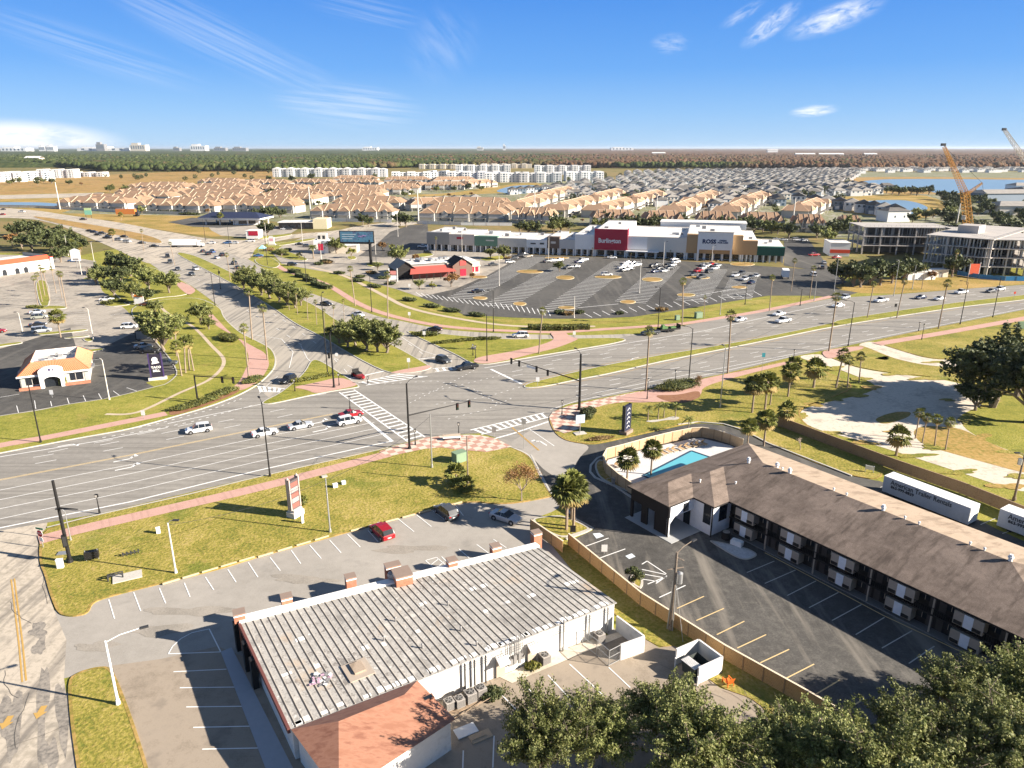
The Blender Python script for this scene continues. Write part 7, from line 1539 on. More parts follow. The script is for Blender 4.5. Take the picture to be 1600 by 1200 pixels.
# ---- water
m_lake=watermat('lake_water',(.20,.30,.38),.25,.3)
sheet('lake_bank',[(1288,290),(1325,278),(1365,276.5),(1450,276.5),(1640,279),(1900,280),(1900,320),(1640,306),(1527,304),(1460,304),(1300,300)],m_brown,.03)
sheet('lake_water',[(1325,287),(1365,280.5),(1450,279.5),(1600,281),(1800,283),(1800,312),(1600,303),(1527,301),(1460,302),(1450,297),(1407,294.5),(1350,290.5)],m_lake,.08)
sheet('pond_bank',[(1285,308),(1340,307),(1410,302),(1450,306),(1478,316),(1480,330),(1450,340),(1420,345),(1300,330)],m_drygrass,.04)
sheet('pond_water',[(1335,316),(1375,312.5),(1412,312.5),(1435,317),(1451,324),(1446,330),(1425,336),(1395,342),(1340,330)],m_lake,.10)
sheet('pond_water',[(770,299),(800,290),(838,289),(842,294),(825,299),(800,303)],m_lake,.08)
sheet('pond_lawn',[(635,304),(700,303),(800,287),(850,286),(845,300),(770,302),(700,306),(640,308)],m_drygrass,.04)
sheet('pond_water',[(-40,318),(0,316),(60,316),(90,318),(110,322),(60,322),(0,320),(-40,322)],m_lake,.06)
fence('estate_wall','white boundary wall along the highway in front of the orange-roofed houses',[(0,324),(60,325),(120,328),(200,333),(300,336)],2.2,m_stucco,m_whitetrim,9,slats=False)
fence('estate_wall','white boundary wall before the townhouses right of the petrol station',[(488,345),(560,347),(612,348)],2.2,m_white2,m_whitetrim,9,slats=False)
fence('estate_wall','white boundary wall behind the grey end shop',[(652,350),(720,352),(800,353)],2.2,m_white2,m_whitetrim,9,slats=False)
# ---- forest
m_for=varied('forest_canopy',[(.035,.050,.018),(.06,.075,.024),(.10,.10,.035),(.05,.062,.022)],((.012,.4),(.05,.3),(.22,.3)),lohi=(.35,.65),rough=.95,spec=.05)
def forest_mat():
    m,nt,b=_new('woodland_leaves'); pos=_pos(nt,'world'); f1=_noise(nt,pos,.004,3,.55,(.35,1.6,1)); f2=_noise(nt,pos,.09,3); 
    sep=nt.nodes.new('ShaderNodeSeparateXYZ'); nt.links.new(pos,sep.inputs[0])
    # species change from pine on the left to bald cypress on the right
    mr=nt.nodes.new('ShaderNodeMapRange'); mr.inputs[1].default_value=-900; mr.inputs[2].default_value=900; mr.inputs[3].default_value=-.16; mr.inputs[4].default_value=.14; nt.links.new(sep.outputs[0],mr.inputs[0])
    ad=nt.nodes.new('ShaderNodeMath'); nt.links.new(f1,ad.inputs[0]); nt.links.new(mr.outputs[0],ad.inputs[1])
    gcol=_ramp(nt,f2,[(.3,(.028,.04,.015)),(.5,(.055,.072,.024)),(.7,(.10,.105,.038))]); rcol=_ramp(nt,f2,[(.3,(.075,.045,.03)),(.5,(.14,.078,.045)),(.7,(.12,.10,.065))])
    col=_mix(nt,_ramp(nt,ad.outputs[0],[(.47,(0,0,0)),(.55,(1,1,1))]),gcol,rcol); nt.links.new(col,b.inputs['Base Color']); b.inputs['Roughness'].default_value=.95; b.inputs['Specular IOR Level'].default_value=.05; return m
m_wood=forest_mat()
rs=NR_(77)
EDGE=[(-400,256),(0,257),(100,262),(160,268),(430,268),(500,266),(640,262),(840,262),(970,263),(1200,264),(1340,266),(1500,264),(1700,263),(2000,262)]
def edgeY(px):
    return np.interp(px,[q[0] for q in EDGE],[q[1] for q in EDGE])
N=15000; px=rs.uniform(-250,1850,N); yb=edgeY(px); Yn=np.array([G(800,v)[1] for v in yb]); tt=rs.uniform(0,1,N)**1.6; Yd=Yn+tt*(4600-Yn)
near=rs.uniform(0,1,N)<.14; Yd[near]=Yn[near]+rs.uniform(0,25,near.sum())
fw=Yd*CT+ (H)*ST; Xd=(px-800)/F*fw
sz=rs.uniform(5,9,N)*np.where(near,.8,1.25); hh=rs.uniform(11,19,N)
ring=8; prof=[(.25,.15),(1.0,.40),(.85,.70),(.0,1.0)]
V=[];Fc=[]
ang=np.arange(ring)*2*PI/ring
vv=[]
for r_,z_ in prof[:3]:
    jit=rs.uniform(.75,1.25,(N,ring)); vv.append(np.stack([Xd[:,None]+np.cos(ang)*r_*sz[:,None]*jit,Yd[:,None]+np.sin(ang)*r_*sz[:,None]*jit,(z_*hh)[:,None]*rs.uniform(.9,1.1,(N,ring))],-1))
top=np.stack([Xd,Yd,hh],-1)[:,None,:]
V=np.concatenate(vv+[top],1); nv_=ring*3+1; V=V.reshape(-1,3)
fq=[]; 
for j in range(2):
    for i in range(ring): fq.append((j*ring+i,j*ring+(i+1)%ring,(j+1)*ring+(i+1)%ring,(j+1)*ring+i))
ft=[(2*ring+i,2*ring+(i+1)%ring,3*ring) for i in range(ring)]
q=(np.array(fq)[None]+(np.arange(N)*nv_)[:,None,None]).reshape(-1,4); tr=(np.array(ft)[None]+(np.arange(N)*nv_)[:,None,None]).reshape(-1,3)
me=bpy.data.meshes.new('forest'); me.vertices.add(len(V)); me.vertices.foreach_set('co',V.astype(np.float32).ravel()); nl=q.size+tr.size; me.loops.add(nl); me.loops.foreach_set('vertex_index',np.concatenate([q.ravel(),tr.ravel()]).astype(np.int32))
me.polygons.add(len(q)+len(tr)); me.polygons.foreach_set('loop_start',np.concatenate([np.arange(len(q))*4,len(q)*4+np.arange(len(tr))*3]).astype(np.int32)); me.materials.append(m_wood); me.update(calc_edges=True); me.validate()
o=bpy.data.objects.new('forest',me); COL.objects.link(o); tag(o,'wide woods of pine and rust-brown cypress beyond the houses','woods',None,'stuff')
# canopy sheet behind, gently uneven, out to the horizon
nx,ny=260,150; ys=np.geomspace(2000,42000,ny); us=np.linspace(-1.15,1.15,nx)
Xg=us[None,:]*ys[:,None]; Yg=np.repeat(ys[:,None],nx,1); Zg=11+3.5*np.sin(Xg/73+Yg/91)*np.cos(Yg/57)+rs.uniform(-3,3,(ny,nx)); Zg[0]=0
V=np.stack([Xg,Yg,Zg],-1).reshape(-1,3); idx=np.arange(nx*ny).reshape(ny,nx); q=np.stack([idx[:-1,:-1],idx[:-1,1:],idx[1:,1:],idx[1:,:-1]],-1).reshape(-1,4)
me=bpy.data.meshes.new('distant_forest'); me.from_pydata(V.tolist(),[],q.tolist()); me.materials.append(m_wood); me.update()
o=bpy.data.objects.new('distant_forest',me); COL.objects.link(o); tag(o,'unbroken canopy of distant woods reaching the horizon','woods',None,'stuff')
# pale clearings and roofs in the woods, and the skyline
def farblock(px0,px1,ytop,Y_,label,mat,name='distant_building',n=1):
    k=Y_*CT/F; x0=(px0-800)*k; x1=(px1-800)*k; zt=H+(231-ytop)*Y_/F*.8; t=thing(name,label,'building',(x0,Y_,0)); w_=x1-x0
    b=MB(); rs_=random.Random(int(px0)); b.box(0,w_,0,w_*.4+30,0,zt*.8)
    b.box(w_*.1,w_*.55,5,w_*.3+20,zt*.8,zt); b.obj('block',mat,t)
    b=MB()
    for i in range(6): x=w_*(.08+.15*i); b.box(x,x+w_*.06,-1,0,zt*.35,zt*.7)
    b.obj('window_band',m_glassb,t); return t
for a_ in ((60,70,226,9000,'pale paired block on the far left horizon, left one',m_white2),(72,84,226,9000,'pale paired block on the far left horizon, right one',m_white2),(150,163,221,9500,'dark stepped tower block under the cloud on the horizon',m_grey),(120,200,229.3,9600,'long low white hall on the horizon beside the stepped block',m_white2),(203,227,222.5,9500,'tan square block on the horizon',m_cream),(297,321,224.5,9800,'white tilted-roof hall on the horizon',m_white2),(270,280,229,9500,'small grey block on the horizon between the tan and white halls',m_grey),(334,352,229,9500,'grey-blue low block on the horizon',m_grey),(363,384,229,9500,'second grey-blue low block on the horizon',m_grey),(566,590,229,12000,'white group of blocks on the central horizon',m_white2),(745,755,228.5,12000,'brownish twin block on the horizon',m_stucco),(786,790,224,12000,'thin tower on the central horizon',m_white2),(0,40,229.5,9000,'low white strip at the left end of the horizon',m_white2),(955,990,229.6,13000,'faint white strip on the horizon right of centre',m_white2)): farblock(*a_)
for a_ in ((1245,1275,242.5,4300,'long white shed in the brown woods, left',m_white2),(1282,1320,242.2,4300,'long white shed in the brown woods, middle',m_white2),(1353,1372,241.8,4300,'bright white shed in the brown woods, right',m_white2),(1020,1040,239.5,4700,'pale shed in the central woods',m_cream),(35,58,250.5,2700,'pale roof in the pine woods at left',m_cream),(1200,1216,235,7000,'white shed near the right horizon',m_white2)):
    px0,px1,yt,Y_,lb,m_=a_; k=Y_*CT/F; t=thing('distant_shed',lb,'building',((px0-800)*k,Y_,0)); zt=H+(231-yt)*Y_/F; zt=max(16,zt+4); w_=(px1-px0)*k; box_part(t,'wall',0,w_,0,30,0,zt,m_); b=MB(); b.poly([(-2,-2,zt),(w_+2,-2,zt),(w_+2,15,zt+6),(-2,15,zt+6)]); b.poly([(w_+2,32,zt),(-2,32,zt),(-2,15,zt+6),(w_+2,15,zt+6)]); b.obj('roof',m_roofwhite,t)
# ---- haze
hb=MB(); hb.box(-46000,46000,-400,46000,-2,90); hm=bpy.data.materials.new('haze'); hm.use_nodes=True; hn=hm.node_tree; hn.nodes.clear(); out=hn.nodes.new('ShaderNodeOutputMaterial'); pv=hn.nodes.new('ShaderNodeVolumePrincipled'); pv.inputs['Density'].default_value=HAZE; pv.inputs['Color'].default_value=(.78,.88,1,1); pv.inputs['Anisotropy'].default_value=.2
hn.links.new(pv.outputs[0],out.inputs['Volume']); hz=hb.obj('haze',hm); tag(hz,kind='stuff')
# ================================================================ vehicles
CP={}
def paint(nm,c,r_=.28):
    if nm not in CP:
        m,nt,b=_new('car_paint_'+nm); b.inputs['Base Color'].default_value=(*c,1); b.inputs['Roughness'].default_value=r_; b.inputs['Coat Weight'].default_value=.3; b.inputs['Coat Roughness'].default_value=.15; b.inputs['Metallic'].default_value=.1; CP[nm]=m
    return CP[nm]
PC={'white':(.78,.78,.77),'silver':(.46,.48,.50),'black':(.018,.019,.022),'dark grey':(.07,.075,.08),'red':(.34,.012,.02),'blue':(.05,.13,.30),'beige':(.45,.40,.32),'olive':(.30,.31,.26),'navy':(.02,.035,.08),'brown':(.12,.04,.025),'orange':(.65,.22,.05)}
m_tyre=plain('tyre_rubber',(.02,.02,.02),.9); m_rim=plain('wheel_rim',(.45,.45,.46),.35,.7); m_lampw=plain('headlight_glass',(.75,.78,.80),.15); m_lampr=plain('taillight_red',(.45,.01,.01),.25); m_cglass=glassmat('car_glass',(.015,.018,.022),.16)
# stations: x, bottom, belt, roof, half-width belt, half-width roof
SH={'sedan':(4.7,[(-2.32,.45,.72,.72,.72,.6),(-2.2,.30,.92,.92,.84,.62),(-1.45,.24,.98,.98,.90,.66),(-.75,.22,.97,1.40,.91,.64),(.15,.22,.95,1.43,.91,.66),(.95,.22,.93,.97,.91,.70),(1.9,.26,.80,.80,.87,.66),(2.28,.36,.62,.62,.72,.6)]),
'suv':(4.7,[(-2.30,.45,.85,.86,.84,.70),(-2.22,.30,1.02,1.04,.90,.72),(-1.85,.28,1.05,1.60,.92,.70),(-.4,.26,1.03,1.70,.93,.72),(.35,.26,1.01,1.64,.93,.72),(1.0,.26,1.00,1.04,.93,.76),(1.9,.28,.92,.92,.90,.7),(2.28,.40,.70,.70,.78,.65)]),
'van':(5.0,[(-2.48,.40,.95,.96,.90,.80),(-2.42,.30,1.05,1.72,.95,.82),(-.4,.26,1.03,1.80,.96,.82),(.6,.26,1.00,1.74,.96,.80),(1.45,.26,.98,1.02,.95,.80),(2.1,.28,.88,.88,.90,.7),(2.45,.40,.68,.68,.78,.65)]),
'pickup':(5.6,[(-2.78,.50,.95,.95,.90,.86),(-2.72,.42,1.08,1.08,.93,.88),(-.92,.38,1.08,1.08,.93,.88),(-.86,.36,1.10,1.76,.94,.72),(.45,.34,1.08,1.80,.94,.74),(1.15,.34,1.06,1.12,.94,.78),(2.3,.36,.98,.98,.92,.72),(2.75,.48,.74,.74,.82,.66)])}
def vehicle(tp,col,full=True):
    Ln,st_=SH[tp]; nm={'sedan':'sedan_car','suv':'suv_car','van':'minivan','pickup':'pickup_truck'}[tp]; t=thing(nm,'x',{'sedan':'car','suv':'car','van':'van','pickup':'pickup truck'}[tp])
    b=MB(); n=len(st_); rings=[]
    for x,zb,zt,zr,wb,wr in st_:
        rings.append(b.pts([(x,-wb*.94,zb),(x,-wb,zb+.18),(x,-wb,zt-.12),(x,-wb*.95,zt),(x,-wr,zr),(x,wr,zr),(x,wb*.95,zt),(x,wb,zt-.12),(x,wb,zb+.18),(x,wb*.94,zb)]))
    for i in range(n-1):
        a,c=rings[i],rings[i+1]; s0,s1=st_[i],st_[i+1]; cab0=s0[3]-s0[2]>.2; cab1=s1[3]-s1[2]>.2
        for k in range(10):
            k2=(k+1)%10; mi=0
            if k in (3,5) and (cab0 or cab1): mi=1
            if k==4 and cab0!=cab1: mi=1
            b.face((a+k,a+k2,c+k2,c+k)[::1],mi)
    b.face([rings[0]+k for k in range(9,-1,-1)][::-1],0); b.face([rings[-1]+k for k in range(9,-1,-1)],0)
    # pillars
    for i in range(n-1):
        if st_[i][3]-st_[i][2]>.2 and st_[i+1][3]-st_[i+1][2]>.2:
            for s_ in (-1,1):
                for q in ((st_[i][0]+st_[i+1][0])/2,): b.tube((q,s_*st_[i][4]*.955,st_[i][2]),(q,s_*st_[i][5]*1.01,st_[i][3]),.035,n=4,mi=0)
    for x in (-Ln*.305,Ln*.305):
        for s_ in (-1,1): b.at(); b.tube((x,s_*(st_[2][4]-.02),.38),(x,s_*(st_[2][4]+.012),.38),.41,.41,12,2)
    if tp=='pickup': b.box(-2.62,-.95,-.74,.74,.82,1.085,2)
    mats=[paint(col,PC[col]),m_cglass,m_black,m_tyre,m_rim,m_lampw,m_lampr]
    def wheel(b,x,s_,mt_,mr_): y=s_*(st_[2][4]-.12); b.tube((x,y-.11,.34),(x,y+.13*s_ if s_>0 else y+.11,.34),.34,.34,12,mt_); b.tube((x,y+s_*.12,.34),(x,y+s_*.155,.34),.21,.19,8,mr_)
    xf=st_[-1][0]; xr=st_[0][0]
    if not full:
        for x in (-Ln*.305,Ln*.305):
            for s_ in (-1,1): wheel(b,x,s_,3,4)
        for s_ in (-1,1): b.cbox(xf-.12,s_*.62,.68,.2,.3,.12,5); b.cbox(xr+.04,s_*.66,.80,.1,.28,.14,6)
        o=b.obj(nm,mats); o['label']='x'; o['category']=t['category']; bpy.data.objects.remove(t); return o
    b.obj('body',mats[:3],t)
    for x in (-Ln*.305,Ln*.305):
        for s_ in (-1,1):
            w_=MB(); y=s_*(st_[2][4]-.12); w_.tube((x,y-.11,.34),(x,y+.12,.34),.34,.34,12); wo=w_.obj('wheel',m_tyre,t); w_=MB(); w_.tube((x,y+s_*.12,.34),(x,y+s_*.155,.34),.21,.19,8); w_.obj('rim',m_rim,wo)
    for s_ in (-1,1):
        w_=MB(); w_.cbox(xf-.10,s_*.60,.67,.22,.32,.13); w_.obj('headlight',m_lampw,t); w_=MB(); w_.cbox(xr+.05,s_*.66,.82,.14,.26,.18); w_.obj('taillight',m_lampr,t)
        w_=MB(); w_.cbox(st_[-3][0]-.12,s_*(st_[3][4]+.08),1.0,.14,.16,.12); w_.obj('wing_mirror',mats[0],t)
    w_=MB(); w_.cbox(xr-.005,0,.62,.03,.5,.14); w_.obj('number_plate',m_whitetrim,t)
    return t
VK={}
def car(px,py,rz,tp,col,lb,full=False,group=None,scale=None):
    k=(tp,col,full)
    if k not in VK: VK[k]=K(vehicle(tp,col,full))
    return VK[k].put((*G(px,py),.02),R(rz),'%s %s %s'%(col,{'sedan':'saloon','suv':'SUV','van':'minivan','pickup':'pickup'}[tp],lb),group,scale)
for a in ((311,675,206,'suv','white','driving left alone on the far lanes',1),(414,680,31,'sedan','white','last in the turning queue, behind the lamp post',1),(470,669,31,'sedan','silver','second in the turning queue',1),(546,662,31,'suv','white','first at the stop line beside the red car',1),(549,651,31,'sedan','red','at the stop line beside the white one',1),
 (450,597,252,'suv','black','waiting at the small crosswalk of the turning lane',1),(693,566,-48,'suv','dark grey','waiting on the branch road by the turning island',1),(729,577,205,'pickup','black','turning into the branch road',1),(679,517,160,'sedan','black','on the slip lane past the branch',1),(813,527,185,'suv','white','on the slip lane before the pink crossing',1),
 (1156,502,212,'sedan','silver','on the far lanes right of the pickup with a trailer',1),(1217,493,211,'sedan','white','on the far lanes above the white pickup',1),(1223,504,211,'pickup','white','in the middle far lane near the green strip',1),(1309,480,205,'sedan','white','leaving the side exit, in front',1),(1319,467,215,'suv','silver','waiting at the side exit',1),
 (1376,472,205,'pickup','white','on the far lanes behind the dry verge',1),(1438,467,205,'sedan','navy','on the far lanes between two white vehicles',1),(1467,469,205,'sedan','silver','on the far lanes following the dark saloon',1),(1501,459,205,'pickup','white','on the far lanes left of the palm',1),(1561,454,205,'suv','white','farthest right on the road',1),(1548,457,205,'sedan','dark grey','just ahead of the farthest right one',0),
 (597,836,126,'suv','red','parked nose to the lawn in the near car park',1),(697,805,126,'suv','dark grey','parked in tree shade in the near car park',1),(790,813,-32,'sedan','silver','by the rocks at the edge of the near car park',1),
 (62,498,28,'suv','olive','parked in the row of four behind the tiled restaurant',1),(59,490,28,'sedan','silver','parked topmost in the row of four',1),(60,510,28,'sedan','black','parked third in the row of four',1),(66,519,28,'van','silver','parked lowest in the row of four',1),(167,470,10,'sedan','white','leaving the restaurant car park by the hedge',1),(203,513,12,'suv','white','parked beside the grey bin enclosure',1),
 (225,544,15,'sedan','silver','parked in the shade above the black one',1),(234,551,15,'suv','black','parked in the shade of the oaks',1),(262,571,15,'suv','dark grey','parked next to the purple pylon sign',1),(230,478,5,'sedan','brown','passing the menu board',1),(115,409,10,'sedan','blue','parked at the top of the restaurant drive',1),(-4,520,20,'sedan','red','cut off by the left edge in the car park',0),
 (510,477,-35,'sedan','black','on the branch road beside the short fan palms',1),(560,494,-35,'sedan','white','half hidden behind the median oaks',1)):
    car(*a[:6],bool(a[6]))
# highway and junction traffic
hw=[(5,328,172,'sedan','dark grey','far left on the highway'),(34,332,172,'pickup','white','second from the left on the highway'),(4,336,172,'sedan','red','at the left edge on the lower highway lane'),(130,344,165,'pickup','dark grey','by the orange barrels on the highway'),
 (140,362,-14,'sedan','black','at the back of the highway queue'),(147,364,-14,'suv','navy','second from the back of the highway queue'),(153,368,-14,'sedan','black','third from the back of the highway queue'),(160,366,-14,'suv','dark grey','fourth from the back of the highway queue'),(168,373,-14,'pickup','black','in the middle of the highway queue, near lane'),(171,369,-14,'sedan','dark grey','in the middle of the highway queue, far lane'),(186,376,-14,'suv','silver','second from the front of the highway queue'),(194,371,-14,'sedan','black','near the front of the highway queue, far lane'),(199,379,-14,'suv','white','at the front of the highway queue'),(222,381,-14,'sedan','dark grey','entering the highway junction behind the oaks'),
 (241,386,0,'sedan','black','crossing the highway junction below the brown median'),(262,402,-60,'suv','black','heading down from the highway junction, highest'),(266,411,-60,'suv','dark grey','heading down from the highway junction, second'),(278,422,-58,'sedan','dark grey','beside the tall palm left of the median tip'),(306,422,-52,'suv','white','on the branch road beside the grassy median tip'),(300,430,-52,'sedan','dark grey','on the branch road below the white one'),
 (330,381,185,'sedan','white','in front of the signal post at the junction'),(355,381,185,'suv','blue','on the cross street beside the dark post'),(366,381,185,'sedan','silver','on the cross street following the blue one'),(391,378,185,'van','white','on the cross street at the right'),
 (317,394,128,'sedan','dark grey','waiting above the median, leftmost of five'),(325,398,128,'suv','black','waiting above the median, second of five'),(332,395,128,'pickup','blue','waiting above the median, third of five'),(347,400,128,'suv','black','waiting above the median, fourth of five'),(339,404,128,'sedan','white','waiting above the median, nearest of five'),(366,413,128,'suv','dark grey','on the branch road by the two small palms'),(371,420,128,'sedan','black','on the branch road behind the two small palms'),
 (468,383,10,'sedan','black','parked left of the golden palm, first'),(480,386,10,'suv','dark grey','parked left of the golden palm, second'),(457,415,15,'suv','black','in the shade on the restaurant service lane'),(404,401,10,'sedan','blue','under the light blue canopy'),(437,357,0,'sedan','black','before the long low shop, first'),(444,359,0,'sedan','white','before the long low shop, second'),(452,359,0,'suv','dark grey','before the long low shop, third'),
 (661,387,-10,'pickup','white','beside the end wall of the long shops'),(669,396,-25,'suv','dark grey','left of the palm by the long shops'),(797,411,20,'suv','white','at the corner of the big car park near the round trees'),(771,415,20,'sedan','dark grey','behind the gabled restaurant'),(747,457,20,'sedan','black','alone on the left of the big car park'),
 (1270,431,80,'van','white','on the exit road between the palms'),(1283,420,80,'suv','dark grey','on the exit road below the red one'),(1287,412,80,'sedan','silver','on the exit road in the tree shade'),(1272,400,15,'pickup','red','at the top of the exit road'),(1307,404,15,'sedan','red','below the red and white shop'),(1408,431,0,'pickup','white','by the site cabins under the oaks'),(1402,436,0,'suv','dark grey','in the shade of the oaks by the cabins'),
 (1214,375,0,'sedan','white','behind the shops, first of four'),(1224,376,0,'sedan','silver','behind the shops, second of four'),(1245,376,0,'van','white','behind the shops, third of four'),(1255,377,0,'sedan','white','behind the shops, fourth of four')]
for a in hw: car(*a)
pk=[(956,404,0,'sedan','white','crossing before the crimson store front'),
 (803,405,'sedan','dark grey'),(811,402,'suv','black'),(818,399,'sedan','dark grey'),(825,402,'sedan','beige')]
def cluster(name,items,rz):
    for i,(px,py,tp,col) in enumerate(sorted(items)): car(px,py,rz+RZ.choice([0,180]),tp,col,'parked %s, number %d along'%(name,i+1),False,'cars '+name)
car(*pk[0])
cluster('at the left end of the big car park',pk[1:],25)
cluster('below the brown shop front',[(856,410,'sedan','dark grey'),(865,409,'suv','silver'),(873,408,'sedan','white'),(888,420,'suv','black'),(899,419,'sedan','dark grey'),(905,411,'sedan','navy'),(912,408,'suv','silver')],30)
cluster('in the white group before the crimson front',[(972,420,'sedan','white'),(977,416,'suv','white'),(985,418,'sedan','white'),(990,413,'sedan','silver'),(976,424,'suv','dark grey'),(984,422,'sedan','black'),(981,412,'sedan','white'),(994,416,'van','white')],33)
car(948,431,5,'suv','white','alone beside the long yellow-kerbed island')
cluster('in the dark group before the beige wing',[(1021,418,'suv','black'),(1028,415,'sedan','dark grey'),(1024,426,'sedan','navy'),(1038,425,'sedan','silver'),(1046,421,'suv','dark grey'),(1050,416,'sedan','white'),(1056,411,'suv','white'),(1054,407,'sedan','white'),(1031,421,'sedan','black'),(1042,418,'pickup','black')],38)
cluster('in the red-car group before the lettered store',[(1083,431,'sedan','dark grey'),(1090,425,'suv','red'),(1097,421,'sedan','white'),(1105,417,'suv','white'),(1111,414,'sedan','red'),(1108,426,'suv','dark grey'),(1117,421,'sedan','white'),(1096,435,'pickup','dark grey'),(1100,415,'sedan','silver'),(1121,417,'suv','silver')],42)
cluster('in the rightmost group of the big car park',[(1149,432,'sedan','white'),(1158,429,'suv','dark grey'),(1163,438,'suv','silver'),(1173,435,'sedan','dark grey'),(1174,443,'sedan','navy'),(1181,433,'sedan','silver')],48)
# pickup with equipment trailer
car(1016,523,200,'pickup','dark grey','towing a flat trailer of green machinery',True)
t=thing('equipment_trailer','flat trailer loaded with green machinery behind the dark pickup','trailer',(*G(1043,518),0),R(200))
b=MB(); b.box(-3.5,3.0,-1.1,1.1,.6,.72); b.box(-3.5,3,-1.1,-1.04,.72,1.1); b.box(-3.5,3,1.04,1.1,.72,1.1); b.box(-3.6,-3.5,-1.1,1.1,.6,2.0); b.tube((3,0,.6),(4.2,0,.5),.08); b.obj('deck',m_black,t)
for x in (-.6,.5):
    for y in (-1.15,1.15): b=MB(); b.tube((x,y-.1,.36),(x,y+.1,.36),.36,n=12); b.obj('wheel',m_tyre,t)
b=MB(); mg=plain('machine_green',(.10,.20,.07)); b.cbox(1.2,0,1.2,1.8,1.3,.7); b.cbox(1.6,0,1.8,.7,1.0,.6); b.cbox(-1.6,0,1.1,1.6,1.2,.5); b.tube((-1.6,0,1.2),(-2.4,0,1.9),.06); b.obj('machine',mg,t)
# articulated lorry
t=thing('articulated_lorry','white box lorry crossing the highway junction','lorry',(*G(292,386),0),R(2))
b=MB(); b.box(-8.5,5.2,-1.3,1.3,1.1,4.0); b.obj('box_body',m_white2,t); b=MB(); b.box(5.7,7.4,-1.2,1.2,.9,3.4); b.box(7.4,8.8,-1.1,1.1,.7,2.0); b.obj('cab',m_white2,t); b=MB(); b.box(7.38,7.43,-1.05,1.05,2.2,3.1); b.obj('windscreen',m_cglass,t); b=MB(); b.box(-8,8,-.5,.5,.7,1.1); b.obj('chassis',m_black,t)
for x in (-7.2,-6,4.0,5.2,8):
    for y in (-1.1,1.1): b=MB(); b.tube((x,y-.15,.5),(x,y+.15,.5),.5,n=12); b.obj('wheel',m_tyre,t)
t=thing('box_truck','white box truck at the corner of the big car park','truck',(*G(1226,434),0),R(75)); b=MB(); b.box(-4,2,-1.25,1.25,.9,3.6); b.obj('box_body',m_white2,t); b=MB(); b.box(2.1,3.8,-1.1,1.1,.7,2.4); b.obj('cab',m_white2,t); b=MB(); b.box(3.78,3.83,-.95,.95,1.5,2.2); b.obj('windscreen',m_cglass,t)
for x in (-2.6,2.9):
    for y in (-1.1,1.1): b=MB(); b.tube((x,y-.15,.45),(x,y+.15,.45),.45,n=12); b.obj('wheel',m_tyre,t)
t=thing('box_truck','orange haulage truck with dark wheels beside the highway grass','truck',(*G(199,338),0),R(-3)); b=MB(); b.box(-8,7,-1.4,1.4,1.6,5.6); b.obj('box_body',paint('orange',PC['orange']),t); b=MB(); b.box(7.2,9.4,-1.2,1.2,.8,3.4); b.obj('cab',m_dgrey,t)
for x in (-6,-4.6,6,8.4):
    for y in (-1.2,1.2): b=MB(); b.tube((x,y-.2,.6),(x,y+.2,.6),.6,n=12); b.obj('wheel',m_tyre,t)
# red and black utility vehicle at the branch crosswalk
t=thing('motorised_tricycle','red and black open three-wheeler with roof hoop waiting at the crosswalk','vehicle',(*G(561,590),0),R(-50))
b=MB(); b.prism([(-2.2,-.8),(-2.2,.8),(.5,.85),(2.2,.3),(2.3,0),(2.2,-.3),(.5,-.85)],.35,.85); b.obj('body',paint('red',PC['red']),t); b=MB(); b.box(-1.6,.3,-.75,.75,.85,1.15); b.box(-1.7,-1.3,-.75,.75,1.15,1.7); b.obj('seat',m_black,t); b=MB(); b.path([(-1.5,-.8,.8),(-1.4,-.75,1.9),(-1.4,.75,1.9),(-1.5,.8,.8)],.05); b.obj('roll_hoop',m_black,t)
for x,y in ((-1.5,-.95),(-1.5,.95),(1.7,0)): b=MB(); b.tube((x,y-.12,.36),(x,y+.12,.36),.36,n=12); b.obj('wheel',m_tyre,t)
# ================================================================ posts, lamps, signals, signs
def lamp(px,py,ptop,lb,mat=None,arm=1.6,armdir=0,r_=.11,head=True,cat='street lamp',nm='street_lamp',h=None):
    h=h or HT(px,py,ptop); mat=mat or m_black; t=thing(nm,lb,cat,(*G(px,py),.1)); a_=R(armdir); u=(math.cos(a_),math.sin(a_))
    b=MB(); b.tube((0,0,0),(0,0,h),r_*1.15,r_*.75,10); b.tube((0,0,0),(0,0,.5),r_*1.9,r_*1.5,10); b.obj('pole',mat,t)
    if arm:
        b=MB(); ps=[(0,0,h-.15),(u[0]*arm*.4,u[1]*arm*.4,h+.25),(u[0]*arm,u[1]*arm,h+.38)]; b.path(ps,.045,6); ao=b.obj('arm',mat,t)
        if head: b=MB(); b.at(u[0]*(arm+.25),u[1]*(arm+.25),h+.36,a_); b.cbox(0,0,0,.75,.3,.14); b.cbox(0,0,-.08,.5,.22,.03); b.obj('lamp_head',mat if mat is m_black else m_dgrey,ao)
    return t,h
